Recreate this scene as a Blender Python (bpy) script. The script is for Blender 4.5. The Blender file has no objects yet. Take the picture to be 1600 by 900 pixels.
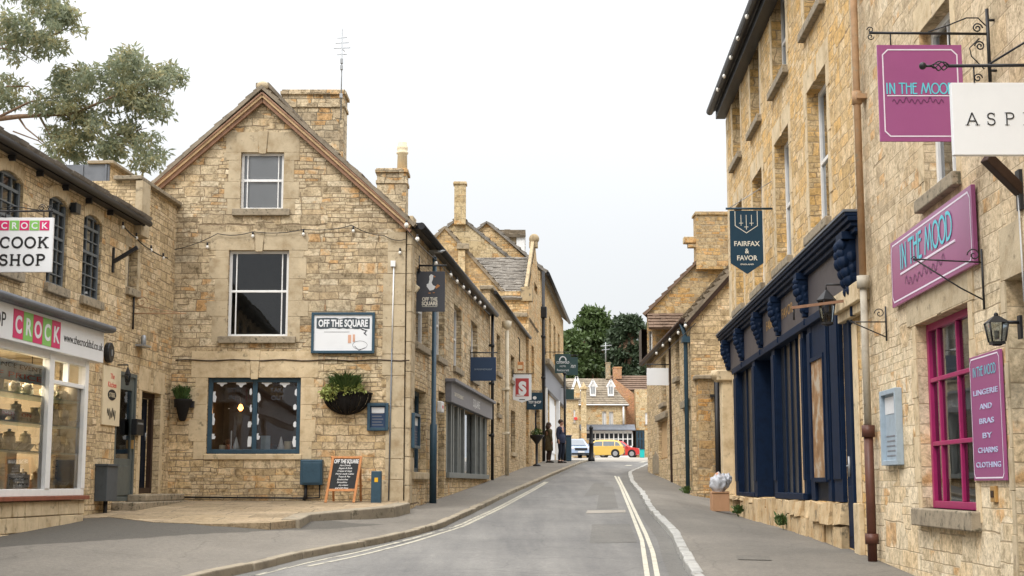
SKYGAIN = 34
import bpy, bmesh, math, random
from mathutils import Vector as V, Matrix
R = math.radians
rnd = random.Random(7)
SC = bpy.context.scene
COL = SC.collection
# ------------------------------------------------------------------ camera model (50 mm lens, eye 1.6 m, looking slightly up the hill)
FPX = 2222.2; PITCH = math.atan(307/2222.2); CP, SP = math.cos(PITCH), math.sin(PITCH); EYE = 1.6
def ray(u, v):
    a = (u-800)/FPX; b = (450-v)/FPX
    return V((a, CP-b*SP, SP+b*CP))
def at(u, v, y):
    r = ray(u, v); t = y/r.y
    return V((r.x*t, y, EYE+r.z*t))
K = .0415
def base(y):
    if y < -15: return -15*K
    if y < 62: return K*y
    if y < 68: return K*62+(y-62)*(.032)
    if y < 128: return K*62+6*.032+(y-68)*.0222
    return K*62+6*.032+60*.0222+(y-128)*.012
def gp(u, v, c=0.0):
    r = ray(u, v)
    t = (c-EYE)/(r.z-K*r.y)
    return V((r.x*t, r.y*t, K*r.y*t+c))
def sm(x): x = max(0, min(1, x)); return x*x*(3-2*x)
def extra(x, y):   # the forecourt on the left climbs a little towards the shops
    k = kl(y)-.8 if y > -6 else -4.2
    return .17*sm((k-x)/2.2)*sm((34-y)/4)
def pz(x, y): return base(y)+extra(x, y)
# ------------------------------------------------------------------ frames
class Fr:
    def __init__(s, x, y, dx, dy, side):
        s.O = V((x, y, 0)); s.d = V((dx, dy, 0)).normalized()
        s.n = V((s.d.y, -s.d.x, 0))*side
    def pt(s, a, z, o=0.0):
        p = s.O+s.d*a+s.n*o; return V((p.x, p.y, z))
    def px(s, u, v, o=0.0):
        r = ray(u, v); P = s.O+s.n*o
        t = (P.dot(s.n))/(r.dot(s.n))
        q = r*t
        return ((V((q.x, q.y, 0))-P).dot(s.d), EYE+q.z)
    def su(s, u, v=757, o=0.0): return s.px(u, v, o)[0]
# ------------------------------------------------------------------ objects
def new_obj(name, me, parent=None):
    o = bpy.data.objects.new(name, me); COL.objects.link(o)
    if parent is not None: o.parent = parent
    return o
def tag(o, label=None, cat=None, group=None, kind=None):
    if label: o['label'] = label
    if cat: o['category'] = cat
    if group: o['group'] = group
    if kind: o['kind'] = kind
    return o
def thing(name, loc, label, cat, group=None):
    o = bpy.data.objects.new(name, None); COL.objects.link(o); o.location = loc
    o.empty_display_size = .2
    return tag(o, label, cat, group)
def rootloc(o):
    l = V((0, 0, 0))
    while o is not None: l = l+V(o.location); o = o.parent
    return l
class MB:
    def __init__(s): s.v = []; s.f = []; s.sm = []; s.mi = []; s.cm = 0
    def face(s, pts, nrm=None, smooth=False):
        if nrm is not None:
            n = (pts[1]-pts[0]).cross(pts[2]-pts[0])
            if n.dot(nrm) < 0: pts = pts[::-1]
        b = len(s.v); s.v += [V(p) for p in pts]; s.f.append(tuple(range(b, b+len(pts)))); s.sm.append(smooth); s.mi.append(s.cm)
    def raw(s, verts, faces, smooth=False):
        b = len(s.v); s.v += [V(p) for p in verts]
        for f in faces: s.f.append(tuple(b+i for i in f)); s.sm.append(smooth); s.mi.append(s.cm)
    def hexa(s, p):     # p: 8 points, bottom 4 then top 4 in ring order
        c = sum(p, V((0, 0, 0)))/8
        for f in ((0, 1, 2, 3), (4, 5, 6, 7), (0, 1, 5, 4), (1, 2, 6, 5), (2, 3, 7, 6), (3, 0, 4, 7)):
            q = [p[i] for i in f]; m = sum(q, V((0, 0, 0)))/4
            s.face(q, m-c)
        return s
    def box(s, F, s0, s1, z0, z1, o0, o1):
        return s.hexa([F.pt(s0, z0, o0), F.pt(s1, z0, o0), F.pt(s1, z0, o1), F.pt(s0, z0, o1),
                       F.pt(s0, z1, o0), F.pt(s1, z1, o0), F.pt(s1, z1, o1), F.pt(s0, z1, o1)])
    def wbox(s, x0, x1, y0, y1, z0, z1):
        return s.hexa([V((x0, y0, z0)), V((x1, y0, z0)), V((x1, y1, z0)), V((x0, y1, z0)), V((x0, y0, z1)), V((x1, y0, z1)), V((x1, y1, z1)), V((x0, y1, z1))])
    def beam(s, a, b, w, h, up=V((0, 0, 1))):
        a = V(a); b = V(b); d = (b-a).normalized(); x = d.cross(up)
        if x.length < 1e-4: x = d.cross(V((1, 0, 0)))
        x.normalize(); y = x.cross(d).normalized(); x = x*w/2; y = y*h/2
        return s.hexa([a-x-y, a+x-y, a+x+y, a-x+y, b-x-y, b+x-y, b+x+y, b-x+y])
    def tube(s, pts, r, n=8, cap=True, smooth=True):
        pts = [V(p) for p in pts]; rr = r if isinstance(r, (list, tuple)) else [r]*len(pts)
        b = len(s.v); up = None; m = len(pts)
        for i, p in enumerate(pts):
            d = (pts[min(i+1, m-1)]-pts[max(i-1, 0)])
            if d.length < 1e-9: d = V((0, 0, 1))
            d.normalize()
            if up is None: up = d.orthogonal().normalized()
            x = (up-d*up.dot(d))
            if x.length < 1e-6: x = d.orthogonal()
            x.normalize(); up = x; y = d.cross(x)
            for k in range(n):
                a = 2*math.pi*k/n; s.v.append(p+(x*math.cos(a)+y*math.sin(a))*rr[i])
        for i in range(m-1):
            for k in range(n):
                k2 = (k+1) % n
                s.f.append((b+i*n+k, b+i*n+k2, b+(i+1)*n+k2, b+(i+1)*n+k)); s.sm.append(smooth); s.mi.append(s.cm)
        if cap:
            s.f.append(tuple(b+k for k in range(n))[::-1]); s.sm.append(False); s.mi.append(s.cm)
            s.f.append(tuple(b+(m-1)*n+k for k in range(n))); s.sm.append(False); s.mi.append(s.cm)
        return s
    def lathe(s, c, prof, n=16, smooth=True, sx=1, sy=1):
        c = V(c)
        b = len(s.v)
        for (r, z) in prof:
            for k in range(n):
                a = 2*math.pi*k/n; s.v.append(c+V((math.cos(a)*r*sx, math.sin(a)*r*sy, z)))
        for i in range(len(prof)-1):
            for k in range(n):
                k2 = (k+1) % n
                s.f.append((b+i*n+k, b+i*n+k2, b+(i+1)*n+k2, b+(i+1)*n+k)); s.sm.append(smooth); s.mi.append(s.cm)
        for i, rev in ((0, True), (len(prof)-1, False)):
            if prof[i][0] > 1e-4:
                t = tuple(b+i*n+k for k in range(n)); s.f.append(t[::-1] if rev else t); s.sm.append(False); s.mi.append(s.cm)
        return s
    def ball(s, c, r, n=8, m=6, sc=(1, 1, 1)):
        c = V(c); b = len(s.v)
        for i in range(m+1):
            ph = math.pi*i/m
            for k in range(n):
                a = 2*math.pi*k/n
                s.v.append(c+V((math.sin(ph)*math.cos(a)*r*sc[0], math.sin(ph)*math.sin(a)*r*sc[1], -math.cos(ph)*r*sc[2])))
        for i in range(m):
            for k in range(n):
                k2 = (k+1) % n
                s.f.append((b+i*n+k, b+i*n+k2, b+(i+1)*n+k2, b+(i+1)*n+k)); s.sm.append(True); s.mi.append(s.cm)
        return s
    def prism(s, F, poly, o0, o1):   # poly of (s,z) any simple polygon extruded between offsets
        a = [F.pt(p[0], p[1], o0) for p in poly]; b = [F.pt(p[0], p[1], o1) for p in poly]
        s.face(a, F.n*(-1 if o0 < o1 else 1)); s.face(b, F.n*(1 if o0 < o1 else -1))
        c = sum(a+b, V((0, 0, 0)))/(2*len(a)); n = len(a)
        ar = sum(poly[i][0]*poly[(i+1) % n][1]-poly[(i+1) % n][0]*poly[i][1] for i in range(n))
        for i in range(n):
            j = (i+1) % n; e = a[j]-a[i]; nn = e.cross(F.n)
            ref = nn*(1 if (F.d.cross(V((0, 0, 1))).dot(F.n))*ar*-1 > 0 else -1)
            s.face([a[i], a[j], b[j], b[i]], -ref)
        return s
    def build(s, name, mat, parent=None, bevel=0, weld=False):
        me = bpy.data.meshes.new(name)
        off = rootloc(parent) if parent is not None else V((0, 0, 0))
        if parent is None and s.v:       # top-level mesh: origin at its base centre
            xs = [p.x for p in s.v]; ys = [p.y for p in s.v]; off = V(((min(xs)+max(xs))/2, (min(ys)+max(ys))/2, min(p.z for p in s.v)))
        me.from_pydata([tuple(p-off) for p in s.v], [], s.f)
        uv = me.uv_layers.new(name='UVMap')
        for pi, poly in enumerate(me.polygons):
            n = poly.normal
            if abs(n.z) > .97: t = V((1, 0, 0)); b = V((0, 1, 0))
            else:
                t = V((-n.y, n.x, 0)).normalized(); b = n.cross(t)
            for li in poly.loop_indices:
                p = me.vertices[me.loops[li].vertex_index].co+off
                uv.data[li].uv = (p.dot(t), p.dot(b))
        me.polygons.foreach_set('use_smooth', s.sm)
        mats = mat if isinstance(mat, (list, tuple)) else [mat]
        for m in mats: me.materials.append(m)
        if len(mats) > 1: me.polygons.foreach_set('material_index', s.mi)
        o = new_obj(name, me, parent)
        if parent is None: o.location = off
        if weld or bevel:
            bm = bmesh.new(); bm.from_mesh(me); bmesh.ops.remove_doubles(bm, verts=bm.verts, dist=1e-5)
            bm.to_mesh(me); bm.free()
        if bevel:
            md = o.modifiers.new('bevel', 'BEVEL'); md.width = bevel; md.segments = 2; md.limit_method = 'ANGLE'
        return o
def clip(poly, f):
    out = []
    for i in range(len(poly)):
        a = poly[i]; b = poly[(i+1) % len(poly)]; fa = f(a); fb = f(b)
        if fa >= 0: out.append(a)
        if (fa >= 0) != (fb >= 0):
            t = fa/(fa-fb); out.append((a[0]+(b[0]-a[0])*t, a[1]+(b[1]-a[1])*t))
    return out
def wall(mb, F, outline, holes=(), reveal=.16, o=0.0):
    """vertical wall sheet with a convex outline of (s,z) and rectangular holes that have reveals"""
    ss = sorted({p[0] for p in outline} | {h[0] for h in holes} | {h[1] for h in holes})
    zs = sorted({p[1] for p in outline} | {h[2] for h in holes} | {h[3] for h in holes})
    ar = sum(outline[i][0]*outline[(i+1) % len(outline)][1]-outline[(i+1) % len(outline)][0]*outline[i][1] for i in range(len(outline)))
    ol = outline if ar > 0 else outline[::-1]
    for i in range(len(ss)-1):
        for j in range(len(zs)-1):
            a, b, c, d = ss[i], ss[i+1], zs[j], zs[j+1]
            if b-a < 1e-6 or d-c < 1e-6: continue
            m = ((a+b)/2, (c+d)/2)
            if any(h[0] < m[0] < h[1] and h[2] < m[1] < h[3] for h in holes): continue
            P = [(a, c), (b, c), (b, d), (a, d)]
            for k in range(len(ol)):
                p, q = ol[k], ol[(k+1) % len(ol)]
                P = clip(P, lambda w: (q[0]-p[0])*(w[1]-p[1])-(q[1]-p[1])*(w[0]-p[0])+1e-9)
                if len(P) < 3: break
            if len(P) >= 3: mb.face([F.pt(w[0], w[1], o) for w in P], F.n)
    for h in holes:
        a, b, c, d = h[:4]; rv = h[4] if len(h) > 4 else reveal
        mb.face([F.pt(a, c, o), F.pt(a, d, o), F.pt(a, d, o-rv), F.pt(a, c, o-rv)], F.d)
        mb.face([F.pt(b, c, o), F.pt(b, d, o), F.pt(b, d, o-rv), F.pt(b, c, o-rv)], -F.d)
        mb.face([F.pt(a, c, o), F.pt(b, c, o), F.pt(b, c, o-rv), F.pt(a, c, o-rv)], V((0, 0, 1)))
        mb.face([F.pt(a, d, o), F.pt(b, d, o), F.pt(b, d, o-rv), F.pt(a, d, o-rv)], V((0, 0, -1)))
    return mb
def slates(mb, A, B, C, D, row=.2, wid=.28, th=.025, jit=.012, seed=1):
    """stone slates laid in courses over the quad A-B (eave) to D-C (ridge)"""
    r = random.Random(seed); n = (B-A).cross(D-A).normalized()
    if n.z < 0: n = -n
    L = ((D-A).length+(C-B).length)/2; rows = max(2, int(L/row))
    mb.face([A, B, C, D], n); mb.face([A-n*.06, B-n*.06, C-n*.06, D-n*.06], -n)
    for (P, Q) in ((A, B), (B, C), (C, D), (D, A)): mb.face([P, Q, Q-n*.06, P-n*.06], (P+Q)/2-(A+B+C+D)/4)
    for i in range(rows):
        t0 = i/rows; t1 = min(1, (i+1.25)/rows)
        a0, b0 = A.lerp(D, t0), B.lerp(C, t0); a1, b1 = A.lerp(D, t1), B.lerp(C, t1)
        W = (b0-a0).length; x = -r.random()*wid
        while x < W:
            w = wid*r.uniform(.55, 1.35); f0 = max(0, x/W); f1 = min(1, (x+w-.006)/W); x += w
            if f1-f0 < .01: continue
            h = th+r.uniform(-jit, jit)*.6; dj = (a0-a1).normalized()*r.uniform(-jit, jit)
            p = [a0.lerp(b0, f0)+dj, a0.lerp(b0, f1)+dj, a1.lerp(b1, f1), a1.lerp(b1, f0)]
            k = n*h; top = [p[0]+k*1.6, p[1]+k*1.6, p[2]+n*.006, p[3]+n*.006]; bt = [q+n*.002 for q in p]
            mb.face(top, n); mb.face([bt[0], bt[1], top[1], top[0]], a0-a1)
            mb.face([bt[0], bt[3], top[3], top[0]], a0-b0); mb.face([bt[1], bt[2], top[2], top[1]], b0-a0)
    return mb
def text(name, body, F, s, z, h, mat, parent, o=.01, w=None, align='CENTER', th=.003, bold=0.0, shear=0, track=1.0, slope=0.0):
    """lettering lying on a frame; (s,z) is the baseline point; w squeezes it to a width"""
    c = bpy.data.curves.new('lettering', 'FONT'); c.body = body; c.align_x = align; c.size = 1; c.offset = bold; c.extrude = 0
    c.shear = shear; c.space_character = track; c.resolution_u = 4
    t = bpy.data.objects.new('tmp', c); COL.objects.link(t)
    dg = bpy.context.evaluated_depsgraph_get(); me = bpy.data.meshes.new_from_object(t.evaluated_get(dg)); bpy.data.objects.remove(t)
    xs = [v.co.x for v in me.vertices]; ys = [v.co.y for v in me.vertices]
    cap = .7; k = h/cap; kx = k
    if w: kx = w/(max(xs)-min(xs))
    mb = MB(); n = len(me.vertices); fl = -1 if F.d.cross(V((0, 0, 1))).dot(F.n) < 0 else 1
    # make text read left-to-right for someone facing the front of the frame
    pts = [F.pt(s+v.co.x*kx*fl, z+v.co.y*k+v.co.x*kx*slope, o) for v in me.vertices]
    b = 0; mb.v = pts
    for p in me.polygons:
        q = list(p.vertices); nn = (pts[q[1]]-pts[q[0]]).cross(pts[q[2]]-pts[q[0]])
        if nn.dot(F.n) < 0: q = q[::-1]
        mb.f.append(tuple(q)); mb.sm.append(False); mb.mi.append(0)
    ob = mb.build(name, mat, parent)
    if th:
        md = ob.modifiers.new('thick', 'SOLIDIFY'); md.thickness = th; md.offset = -1
    return ob
# ---- a small serif stroke alphabet (unit cell, height 1)
def arc(cx, cy, rx, ry, a0, a1, n=14): return [(cx+rx*math.cos(R(a0+(a1-a0)*i/n)), cy+ry*math.sin(R(a0+(a1-a0)*i/n))) for i in range(n+1)]
GL = {
 'C': (.8, [arc(.45, .5, .38, .46, 48, 312)], [((.72, .62), (.72, .92))]),
 'O': (.9, [arc(.45, .5, .38, .46, 0, 360, 22)], []),
 'K': (.85, [[(.18, 0), (.18, 1)], [(.2, .42), (.7, .96)], [(.38, .6), (.74, .04)]], [((.04, .03), (.34, .03)), ((.04, .97), (.34, .97)), ((.56, .97), (.84, .97)), ((.6, .03), (.9, .03))]),
 'S': (.72, [arc(.36, .73, .25, .22, 30, 270, 10)+arc(.36, .27, .27, .24, 90, -150, 10)], [((.6, .68), (.6, .95)), ((.1, .06), (.1, .32))]),
 'H': (.95, [[(.18, 0), (.18, 1)], [(.74, 0), (.74, 1)], [(.18, .5), (.74, .5)]], [((.04, .03), (.32, .03)), ((.04, .97), (.32, .97)), ((.6, .03), (.88, .03)), ((.6, .97), (.88, .97))]),
 'P': (.78, [[(.18, 0), (.18, 1)], [(.18, .97)]+arc(.42, .74, .26, .23, 90, -90, 10)+[(.18, .51)]], [((.04, .03), (.34, .03)), ((.04, .97), (.3, .97))]),
 'A': (.92, [[(.12, .02), (.45, .98), (.8, .02)], [(.24, .34), (.66, .34)]], [((.0, .03), (.26, .03)), ((.64, .03), (.94, .03))]),
 'I': (.42, [[(.2, 0), (.2, 1)]], [((.05, .03), (.35, .03)), ((.05, .97), (.35, .97))]),
 'R': (.85, [[(.18, 0), (.18, 1)], [(.18, .97)]+arc(.42, .74, .26, .23, 90, -90, 10)+[(.18, .51)], [(.42, .5), (.74, .04)]], [((.04, .03), (.34, .03)), ((.04, .97), (.3, .97)), ((.62, .03), (.9, .03))]),
 'E': (.78, [[(.18, 0), (.18, 1)], [(.18, .97), (.68, .97)], [(.18, .03), (.68, .03)], [(.18, .5), (.5, .5)]], [((.68, .75), (.68, .97)), ((.7, .03), (.7, .25))]),
}
def ribbon(mb, F, pts, w, o):
    P = [V((p[0], p[1])) for p in pts]
    for i in range(len(P)-1):
        d = P[i+1]-P[i]
        if d.length < 1e-6: continue
        d.normalize(); q = V((-d.y, d.x))*w/2; e = d*w*.2
        a, b = P[i]-e, P[i+1]+e
        oo = o+.0004*(len(mb.f) % 3)
        mb.face([F.pt(a.x-q.x, a.y-q.y, oo), F.pt(b.x-q.x, b.y-q.y, oo), F.pt(b.x+q.x, b.y+q.y, oo), F.pt(a.x+q.x, a.y+q.y, oo)], F.n)
def serif(name, body, F, s, z, h, w, mat, parent, o=.01, th=.16, fl=1, gap=.0, cx=False):
    tot = sum(GL[c][0]+gap for c in body)-gap; k = w/tot; x = 0; mb = MB()
    for c in body:
        adv, st, se = GL[c]
        for line in st: ribbon(mb, F, [(s+fl*(x+p[0])*k, z+p[1]*h) for p in line], th*h if len(line) < 4 or c == 'P' else th*h, o)
        for a, b in se: ribbon(mb, F, [(s+fl*(x+p[0])*k, z+p[1]*h) for p in (a, b)], th*h*.5, o+.001)
        x += adv+gap
    return mb.build(name, mat, parent)
def scroll(F, s, z, r, turns=1.6, dirn=1, a0=0, o=0.0, n=22):
    return [F.pt(s+dirn*r*(1-.8*i/n)*math.cos(a0+2*math.pi*turns*i/n), z+r*(1-.8*i/n)*math.sin(a0+2*math.pi*turns*i/n), o) for i in range(n+1)]
# ------------------------------------------------------------------ materials
def nm(name):
    m = bpy.data.materials.new(name); m.use_nodes = True; nt = m.node_tree; b = nt.nodes['Principled BSDF']
    return m, nt, b
def N(nt, t, **k):
    n = nt.nodes.new(t)
    for a, b in k.items():
        if a in n.inputs: n.inputs[a].default_value = b
        else: setattr(n, a, b)
    return n
def ramp(nt, stops, interp='LINEAR'):
    r = nt.nodes.new('ShaderNodeValToRGB'); cr = r.color_ramp; cr.interpolation = interp
    while len(cr.elements) < len(stops): cr.elements.new(.5)
    for e, (p, c) in zip(cr.elements, stops): e.position = p; e.color = (*c, 1) if len(c) == 3 else c
    return r
def mix(nt, a, b, fac, mode='MIX'):
    m = nt.nodes.new('ShaderNodeMix'); m.data_type = 'RGBA'; m.blend_type = mode; L = nt.links
    for sock, val in ((m.inputs[0], fac), (m.inputs[6], a), (m.inputs[7], b)):
        if hasattr(val, 'links'): L.new(val, sock)
        elif isinstance(val, (int, float)): sock.default_value = val if sock == m.inputs[0] else (val, val, val, 1)
        else: sock.default_value = (*val, 1)
    return m.outputs[2]
def mth(nt, op, a, b=0.0, c=None):
    m = nt.nodes.new('ShaderNodeMath'); m.operation = op
    for i, val in enumerate((a, b, c)):
        if val is None: continue
        if hasattr(val, 'links'): nt.links.new(val, m.inputs[i])
        else: m.inputs[i].default_value = val
    return m.outputs[0]
def noise(nt, vec, scale, detail=4, rough=.6, dist=0):
    n = N(nt, 'ShaderNodeTexNoise'); n.inputs['Scale'].default_value = scale; n.inputs['Detail'].default_value = detail
    n.inputs['Roughness'].default_value = rough; n.inputs['Distortion'].default_value = dist
    nt.links.new(vec, n.inputs['Vector']); return n.outputs['Fac']
def geo(nt): return nt.nodes.new('ShaderNodeNewGeometry').outputs['Position']
def stone(name, cols, bw=.34, bh=.13, mort=(.30, .24, .16), seed=0, big=.5, ms=.012, bump=.5, stain=.5, rubble=.03, dark=(.13, .115, .09), low=None, tint=(.56, .30, .10), tk=.62, ct=.55):
    m, nt, b = nm(name); L = nt.links
    uv = N(nt, 'ShaderNodeUVMap').outputs[0]
    mp = N(nt, 'ShaderNodeMapping'); mp.inputs['Location'].default_value = (seed*3.17, seed*1.31, 0); L.new(uv, mp.inputs[0]); uv = mp.outputs[0]
    pos = geo(nt)
    sx = N(nt, 'ShaderNodeSeparateXYZ'); L.new(uv, sx.inputs[0])
    # uneven course heights: warp v by a 1-D noise of itself; joints wander a little
    c1 = N(nt, 'ShaderNodeCombineXYZ'); L.new(sx.outputs[1], c1.inputs[1])
    w1 = noise(nt, c1.outputs[0], 2.1, 2, .5)
    nn = N(nt, 'ShaderNodeTexNoise'); nn.inputs['Scale'].default_value = 3.2; nn.inputs['Detail'].default_value = 3; L.new(uv, nn.inputs['Vector'])
    nsep = N(nt, 'ShaderNodeSeparateColor'); L.new(nn.outputs['Color'], nsep.inputs[0])
    vv = mth(nt, 'ADD', sx.outputs[1], mth(nt, 'MULTIPLY', w1, .34))
    vv = mth(nt, 'ADD', vv, mth(nt, 'MULTIPLY', mth(nt, 'SUBTRACT', nsep.outputs[0], .5), rubble*2))
    uu = mth(nt, 'ADD', sx.outputs[0], mth(nt, 'MULTIPLY', mth(nt, 'SUBTRACT', nsep.outputs[1], .5), rubble*4))
    cc = N(nt, 'ShaderNodeCombineXYZ'); L.new(uu, cc.inputs[0]); L.new(vv, cc.inputs[1])
    def brick(w, h, off, sq, sf):
        t = N(nt, 'ShaderNodeTexBrick'); t.offset = off; t.squash = sq; t.squash_frequency = sf; t.offset_frequency = 2
        L.new(cc.outputs[0], t.inputs['Vector'])
        t.inputs['Color1'].default_value = (0, 0, 0, 1); t.inputs['Color2'].default_value = (1, 1, 1, 1); t.inputs['Mortar'].default_value = (.5, .5, .5, 1)
        t.inputs['Scale'].default_value = 1; t.inputs['Mortar Size'].default_value = ms; t.inputs['Mortar Smooth'].default_value = .5
        t.inputs['Brick Width'].default_value = w; t.inputs['Row Height'].default_value = h
        return t
    A = brick(bw, bh, .45, .7, 3); B = brick(bw*1.45, bh*1.9, .37, 1.3, 2)
    msk = ramp(nt, [(.5-(big-.5)*.3-.004, (0, 0, 0)), (.5-(big-.5)*.3+.004, (1, 1, 1))]); L.new(noise(nt, cc.outputs[0], .9, 1, .4), msk.inputs[0])
    rv = mix(nt, A.outputs[0], B.outputs[0], msk.outputs[0]); fm = mix(nt, A.outputs[1], B.outputs[1], msk.outputs[0])
    n2 = noise(nt, pos, 1.1, 3, .6)
    val = mth(nt, 'ADD', rv, mth(nt, 'MULTIPLY', mth(nt, 'SUBTRACT', n2, .5), .75))
    cr = ramp(nt, [(i/(len(cols)-1), c) for i, c in enumerate(cols)]); L.new(val, cr.inputs[0])
    base_c = cr.outputs[0]
    if low:
        sp = N(nt, 'ShaderNodeSeparateXYZ'); L.new(pos, sp.inputs[0]); c2 = ramp(nt, [(i/(len(low[1])-1), c) for i, c in enumerate(low[1])]); L.new(val, c2.inputs[0])
        zz = mth(nt, 'ADD', sp.outputs[2], mth(nt, 'MULTIPLY', mth(nt, 'SUBTRACT', rv, .5), 1.0)); mr = ramp(nt, [(0, (1, 1, 1)), (1, (0, 0, 0))]); mz = N(nt, 'ShaderNodeMapRange'); mz.inputs[1].default_value = low[0]-.5; mz.inputs[2].default_value = low[0]+.6; L.new(zz, mz.inputs[0]); L.new(mz.outputs[0], mr.inputs[0]); base_c = mix(nt, cr.outputs[0], c2.outputs[0], mr.outputs[0])
    base_c = mix(nt, base_c, (1.01, .97, .915), 1.0, 'MULTIPLY')
    tm = mth(nt, 'ADD', mth(nt, 'MULTIPLY', rv, .38), mth(nt, 'MULTIPLY', noise(nt, cc.outputs[0], 1.7, 3, .7), .62)); tr_ = ramp(nt, [(tk, (0, 0, 0)), (tk+.05, (1, 1, 1))]); L.new(tm, tr_.inputs[0])
    base_c = mix(nt, base_c, tint, mth(nt, 'MULTIPLY', tr_.outputs[0], .68))
    mo = noise(nt, pos, 8.5, 6, .78, .6); mr_ = ramp(nt, [(.36, (1-ct, 1-ct*1.05, 1-ct*1.12)), (.5, (1, 1, 1)), (.64, (1.22, 1.22, 1.24))]); L.new(mo, mr_.inputs[0]); base_c = mix(nt, base_c, mr_.outputs[0], 1.0, 'MULTIPLY')
    g = noise(nt, pos, 26, 5, .7); gr = ramp(nt, [(.3, (.6, .58, .55)), (.5, (.98, .98, .98)), (.72, (1.18, 1.18, 1.18))]); L.new(g, gr.inputs[0])
    col = mix(nt, base_c, gr.outputs[0], .85, 'MULTIPLY')
    # lichen / soot blotches
    s1 = noise(nt, pos, .55, 6, .72); sr = ramp(nt, [(.47, (0, 0, 0)), (.72, (1, 1, 1))]); L.new(s1, sr.inputs[0])
    col = mix(nt, col, dark, mth(nt, 'MULTIPLY', sr.outputs[0], stain*.65))
    s2 = noise(nt, pos, 5.5, 6, .75); sr2 = ramp(nt, [(.56, (0, 0, 0)), (.7, (1, 1, 1))]); L.new(s2, sr2.inputs[0])
    col = mix(nt, col, dark, mth(nt, 'MULTIPLY', sr2.outputs[0], stain*.5))
    jm = mth(nt, 'MULTIPLY', fm, mth(nt, 'ADD', .25, mth(nt, 'MULTIPLY', noise(nt, pos, 5, 4), 1.25)))
    col = mix(nt, col, mort, jm)
    L.new(col, b.inputs['Base Color']); b.inputs['Roughness'].default_value = .93; b.inputs['Specular IOR Level'].default_value = .2
    h = mth(nt, 'SUBTRACT', mth(nt, 'ADD', mth(nt, 'MULTIPLY', rv, .35), mth(nt, 'MULTIPLY', g, .55)), mth(nt, 'MULTIPLY', fm, 1.1))
    bp = N(nt, 'ShaderNodeBump'); bp.inputs['Strength'].default_value = bump; bp.inputs['Distance'].default_value = .03; L.new(h, bp.inputs['Height']); L.new(bp.outputs[0], b.inputs['Normal'])
    return m
def surf(name, col, var=.25, rough=.8, scale=6, bump=.15, dist=.01, col2=None, metal=0, spec=.3, spots=None):
    m, nt, b = nm(name); L = nt.links; pos = geo(nt)
    n1 = noise(nt, pos, scale, 6, .65); c2 = col2 or tuple(c*(1-var) for c in col); c3 = tuple(min(1, c*(1+var*.5)) for c in col)
    r = ramp(nt, [(.3, c2), (.5, col), (.72, c3)]); L.new(n1, r.inputs[0]); out = r.outputs[0]
    if spots:
        n3 = noise(nt, pos, spots[1], 5, .7); rr = ramp(nt, [(spots[2], (0, 0, 0)), (spots[2]+.1, (1, 1, 1))]); L.new(n3, rr.inputs[0])
        out = mix(nt, out, spots[0], rr.outputs[0])
    L.new(out, b.inputs['Base Color']); b.inputs['Roughness'].default_value = rough; b.inputs['Metallic'].default_value = metal; b.inputs['Specular IOR Level'].default_value = spec
    if bump:
        bp = N(nt, 'ShaderNodeBump'); bp.inputs['Strength'].default_value = bump; bp.inputs['Distance'].default_value = dist
        L.new(noise(nt, pos, scale*5, 4, .7), bp.inputs['Height']); L.new(bp.outputs[0], b.inputs['Normal'])
    return m
def glass(name, tint=(.75, .8, .82), rough=.02, tr=.8):
    m, nt, b = nm(name); nt.nodes.remove(b); L = nt.links; out = nt.nodes['Material Output']
    g = N(nt, 'ShaderNodeBsdfGlossy'); g.inputs['Roughness'].default_value = rough; g.inputs['Color'].default_value = (.9, .92, .95, 1)
    t = N(nt, 'ShaderNodeBsdfTransparent'); t.inputs['Color'].default_value = (*[c*tr for c in tint], 1)
    fr = N(nt, 'ShaderNodeFresnel'); fr.inputs['IOR'].default_value = 1.5
    bp = N(nt, 'ShaderNodeBump'); bp.inputs['Strength'].default_value = .04; bp.inputs['Distance'].default_value = .02; L.new(noise(nt, geo(nt), 2.0, 1), bp.inputs['Height'])
    L.new(bp.outputs[0], g.inputs['Normal']); L.new(bp.outputs[0], fr.inputs['Normal'])
    mx = N(nt, 'ShaderNodeMixShader'); L.new(mth(nt, 'MULTIPLY', fr.outputs[0], 1.5), mx.inputs[0]); L.new(t.outputs[0], mx.inputs[1]); L.new(g.outputs[0], mx.inputs[2]); L.new(mx.outputs[0], out.inputs[0])
    return m
def emit(name, col, st):
    m, nt, b = nm(name); b.inputs['Base Color'].default_value = (*col, 1); b.inputs['Emission Color'].default_value = (*col, 1); b.inputs['Emission Strength'].default_value = st
    return m
M = {}
M['honey'] = stone('honey_rubble_stone', [(.40, .32, .20), (.56, .45, .285), (.66, .54, .36), (.58, .46, .28), (.70, .59, .42), (.60, .47, .29)], .24, .080, seed=1, ms=.008, stain=.4, rubble=.022, mort=(.22, .16, .10), ct=.5, tk=.665)
M['gable'] = stone('weathered_gable_stone', [(.32, .265, .18), (.50, .41, .275), (.62, .53, .375), (.52, .41, .26), (.68, .60, .45), (.55, .45, .30)], .26, .078, seed=2, ms=.009, stain=.8, rubble=.026, mort=(.19, .14, .09), ct=.55, tk=.64, low=(3.7, [(.50, .38, .22), (.63, .50, .31), (.69, .57, .39), (.64, .48, .27), (.71, .60, .43)]))
M['flank'] = stone('flank_stone', [(.44, .33, .18), (.58, .44, .26), (.64, .50, .31), (.56, .41, .22), (.67, .54, .36)], .3, .11, seed=3, stain=.45, ms=.009, tk=.58, mort=(.18, .125, .07), ct=.58)
M['orange'] = stone('orange_rubble_stone', [(.50, .36, .18), (.64, .48, .27), (.72, .58, .38), (.64, .45, .22), (.74, .62, .44)], .26, .10, seed=4, rubble=.05, stain=.3, ms=.010, tint=(.66, .40, .13), tk=.55, ct=.42, mort=(.32, .22, .12))
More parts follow.
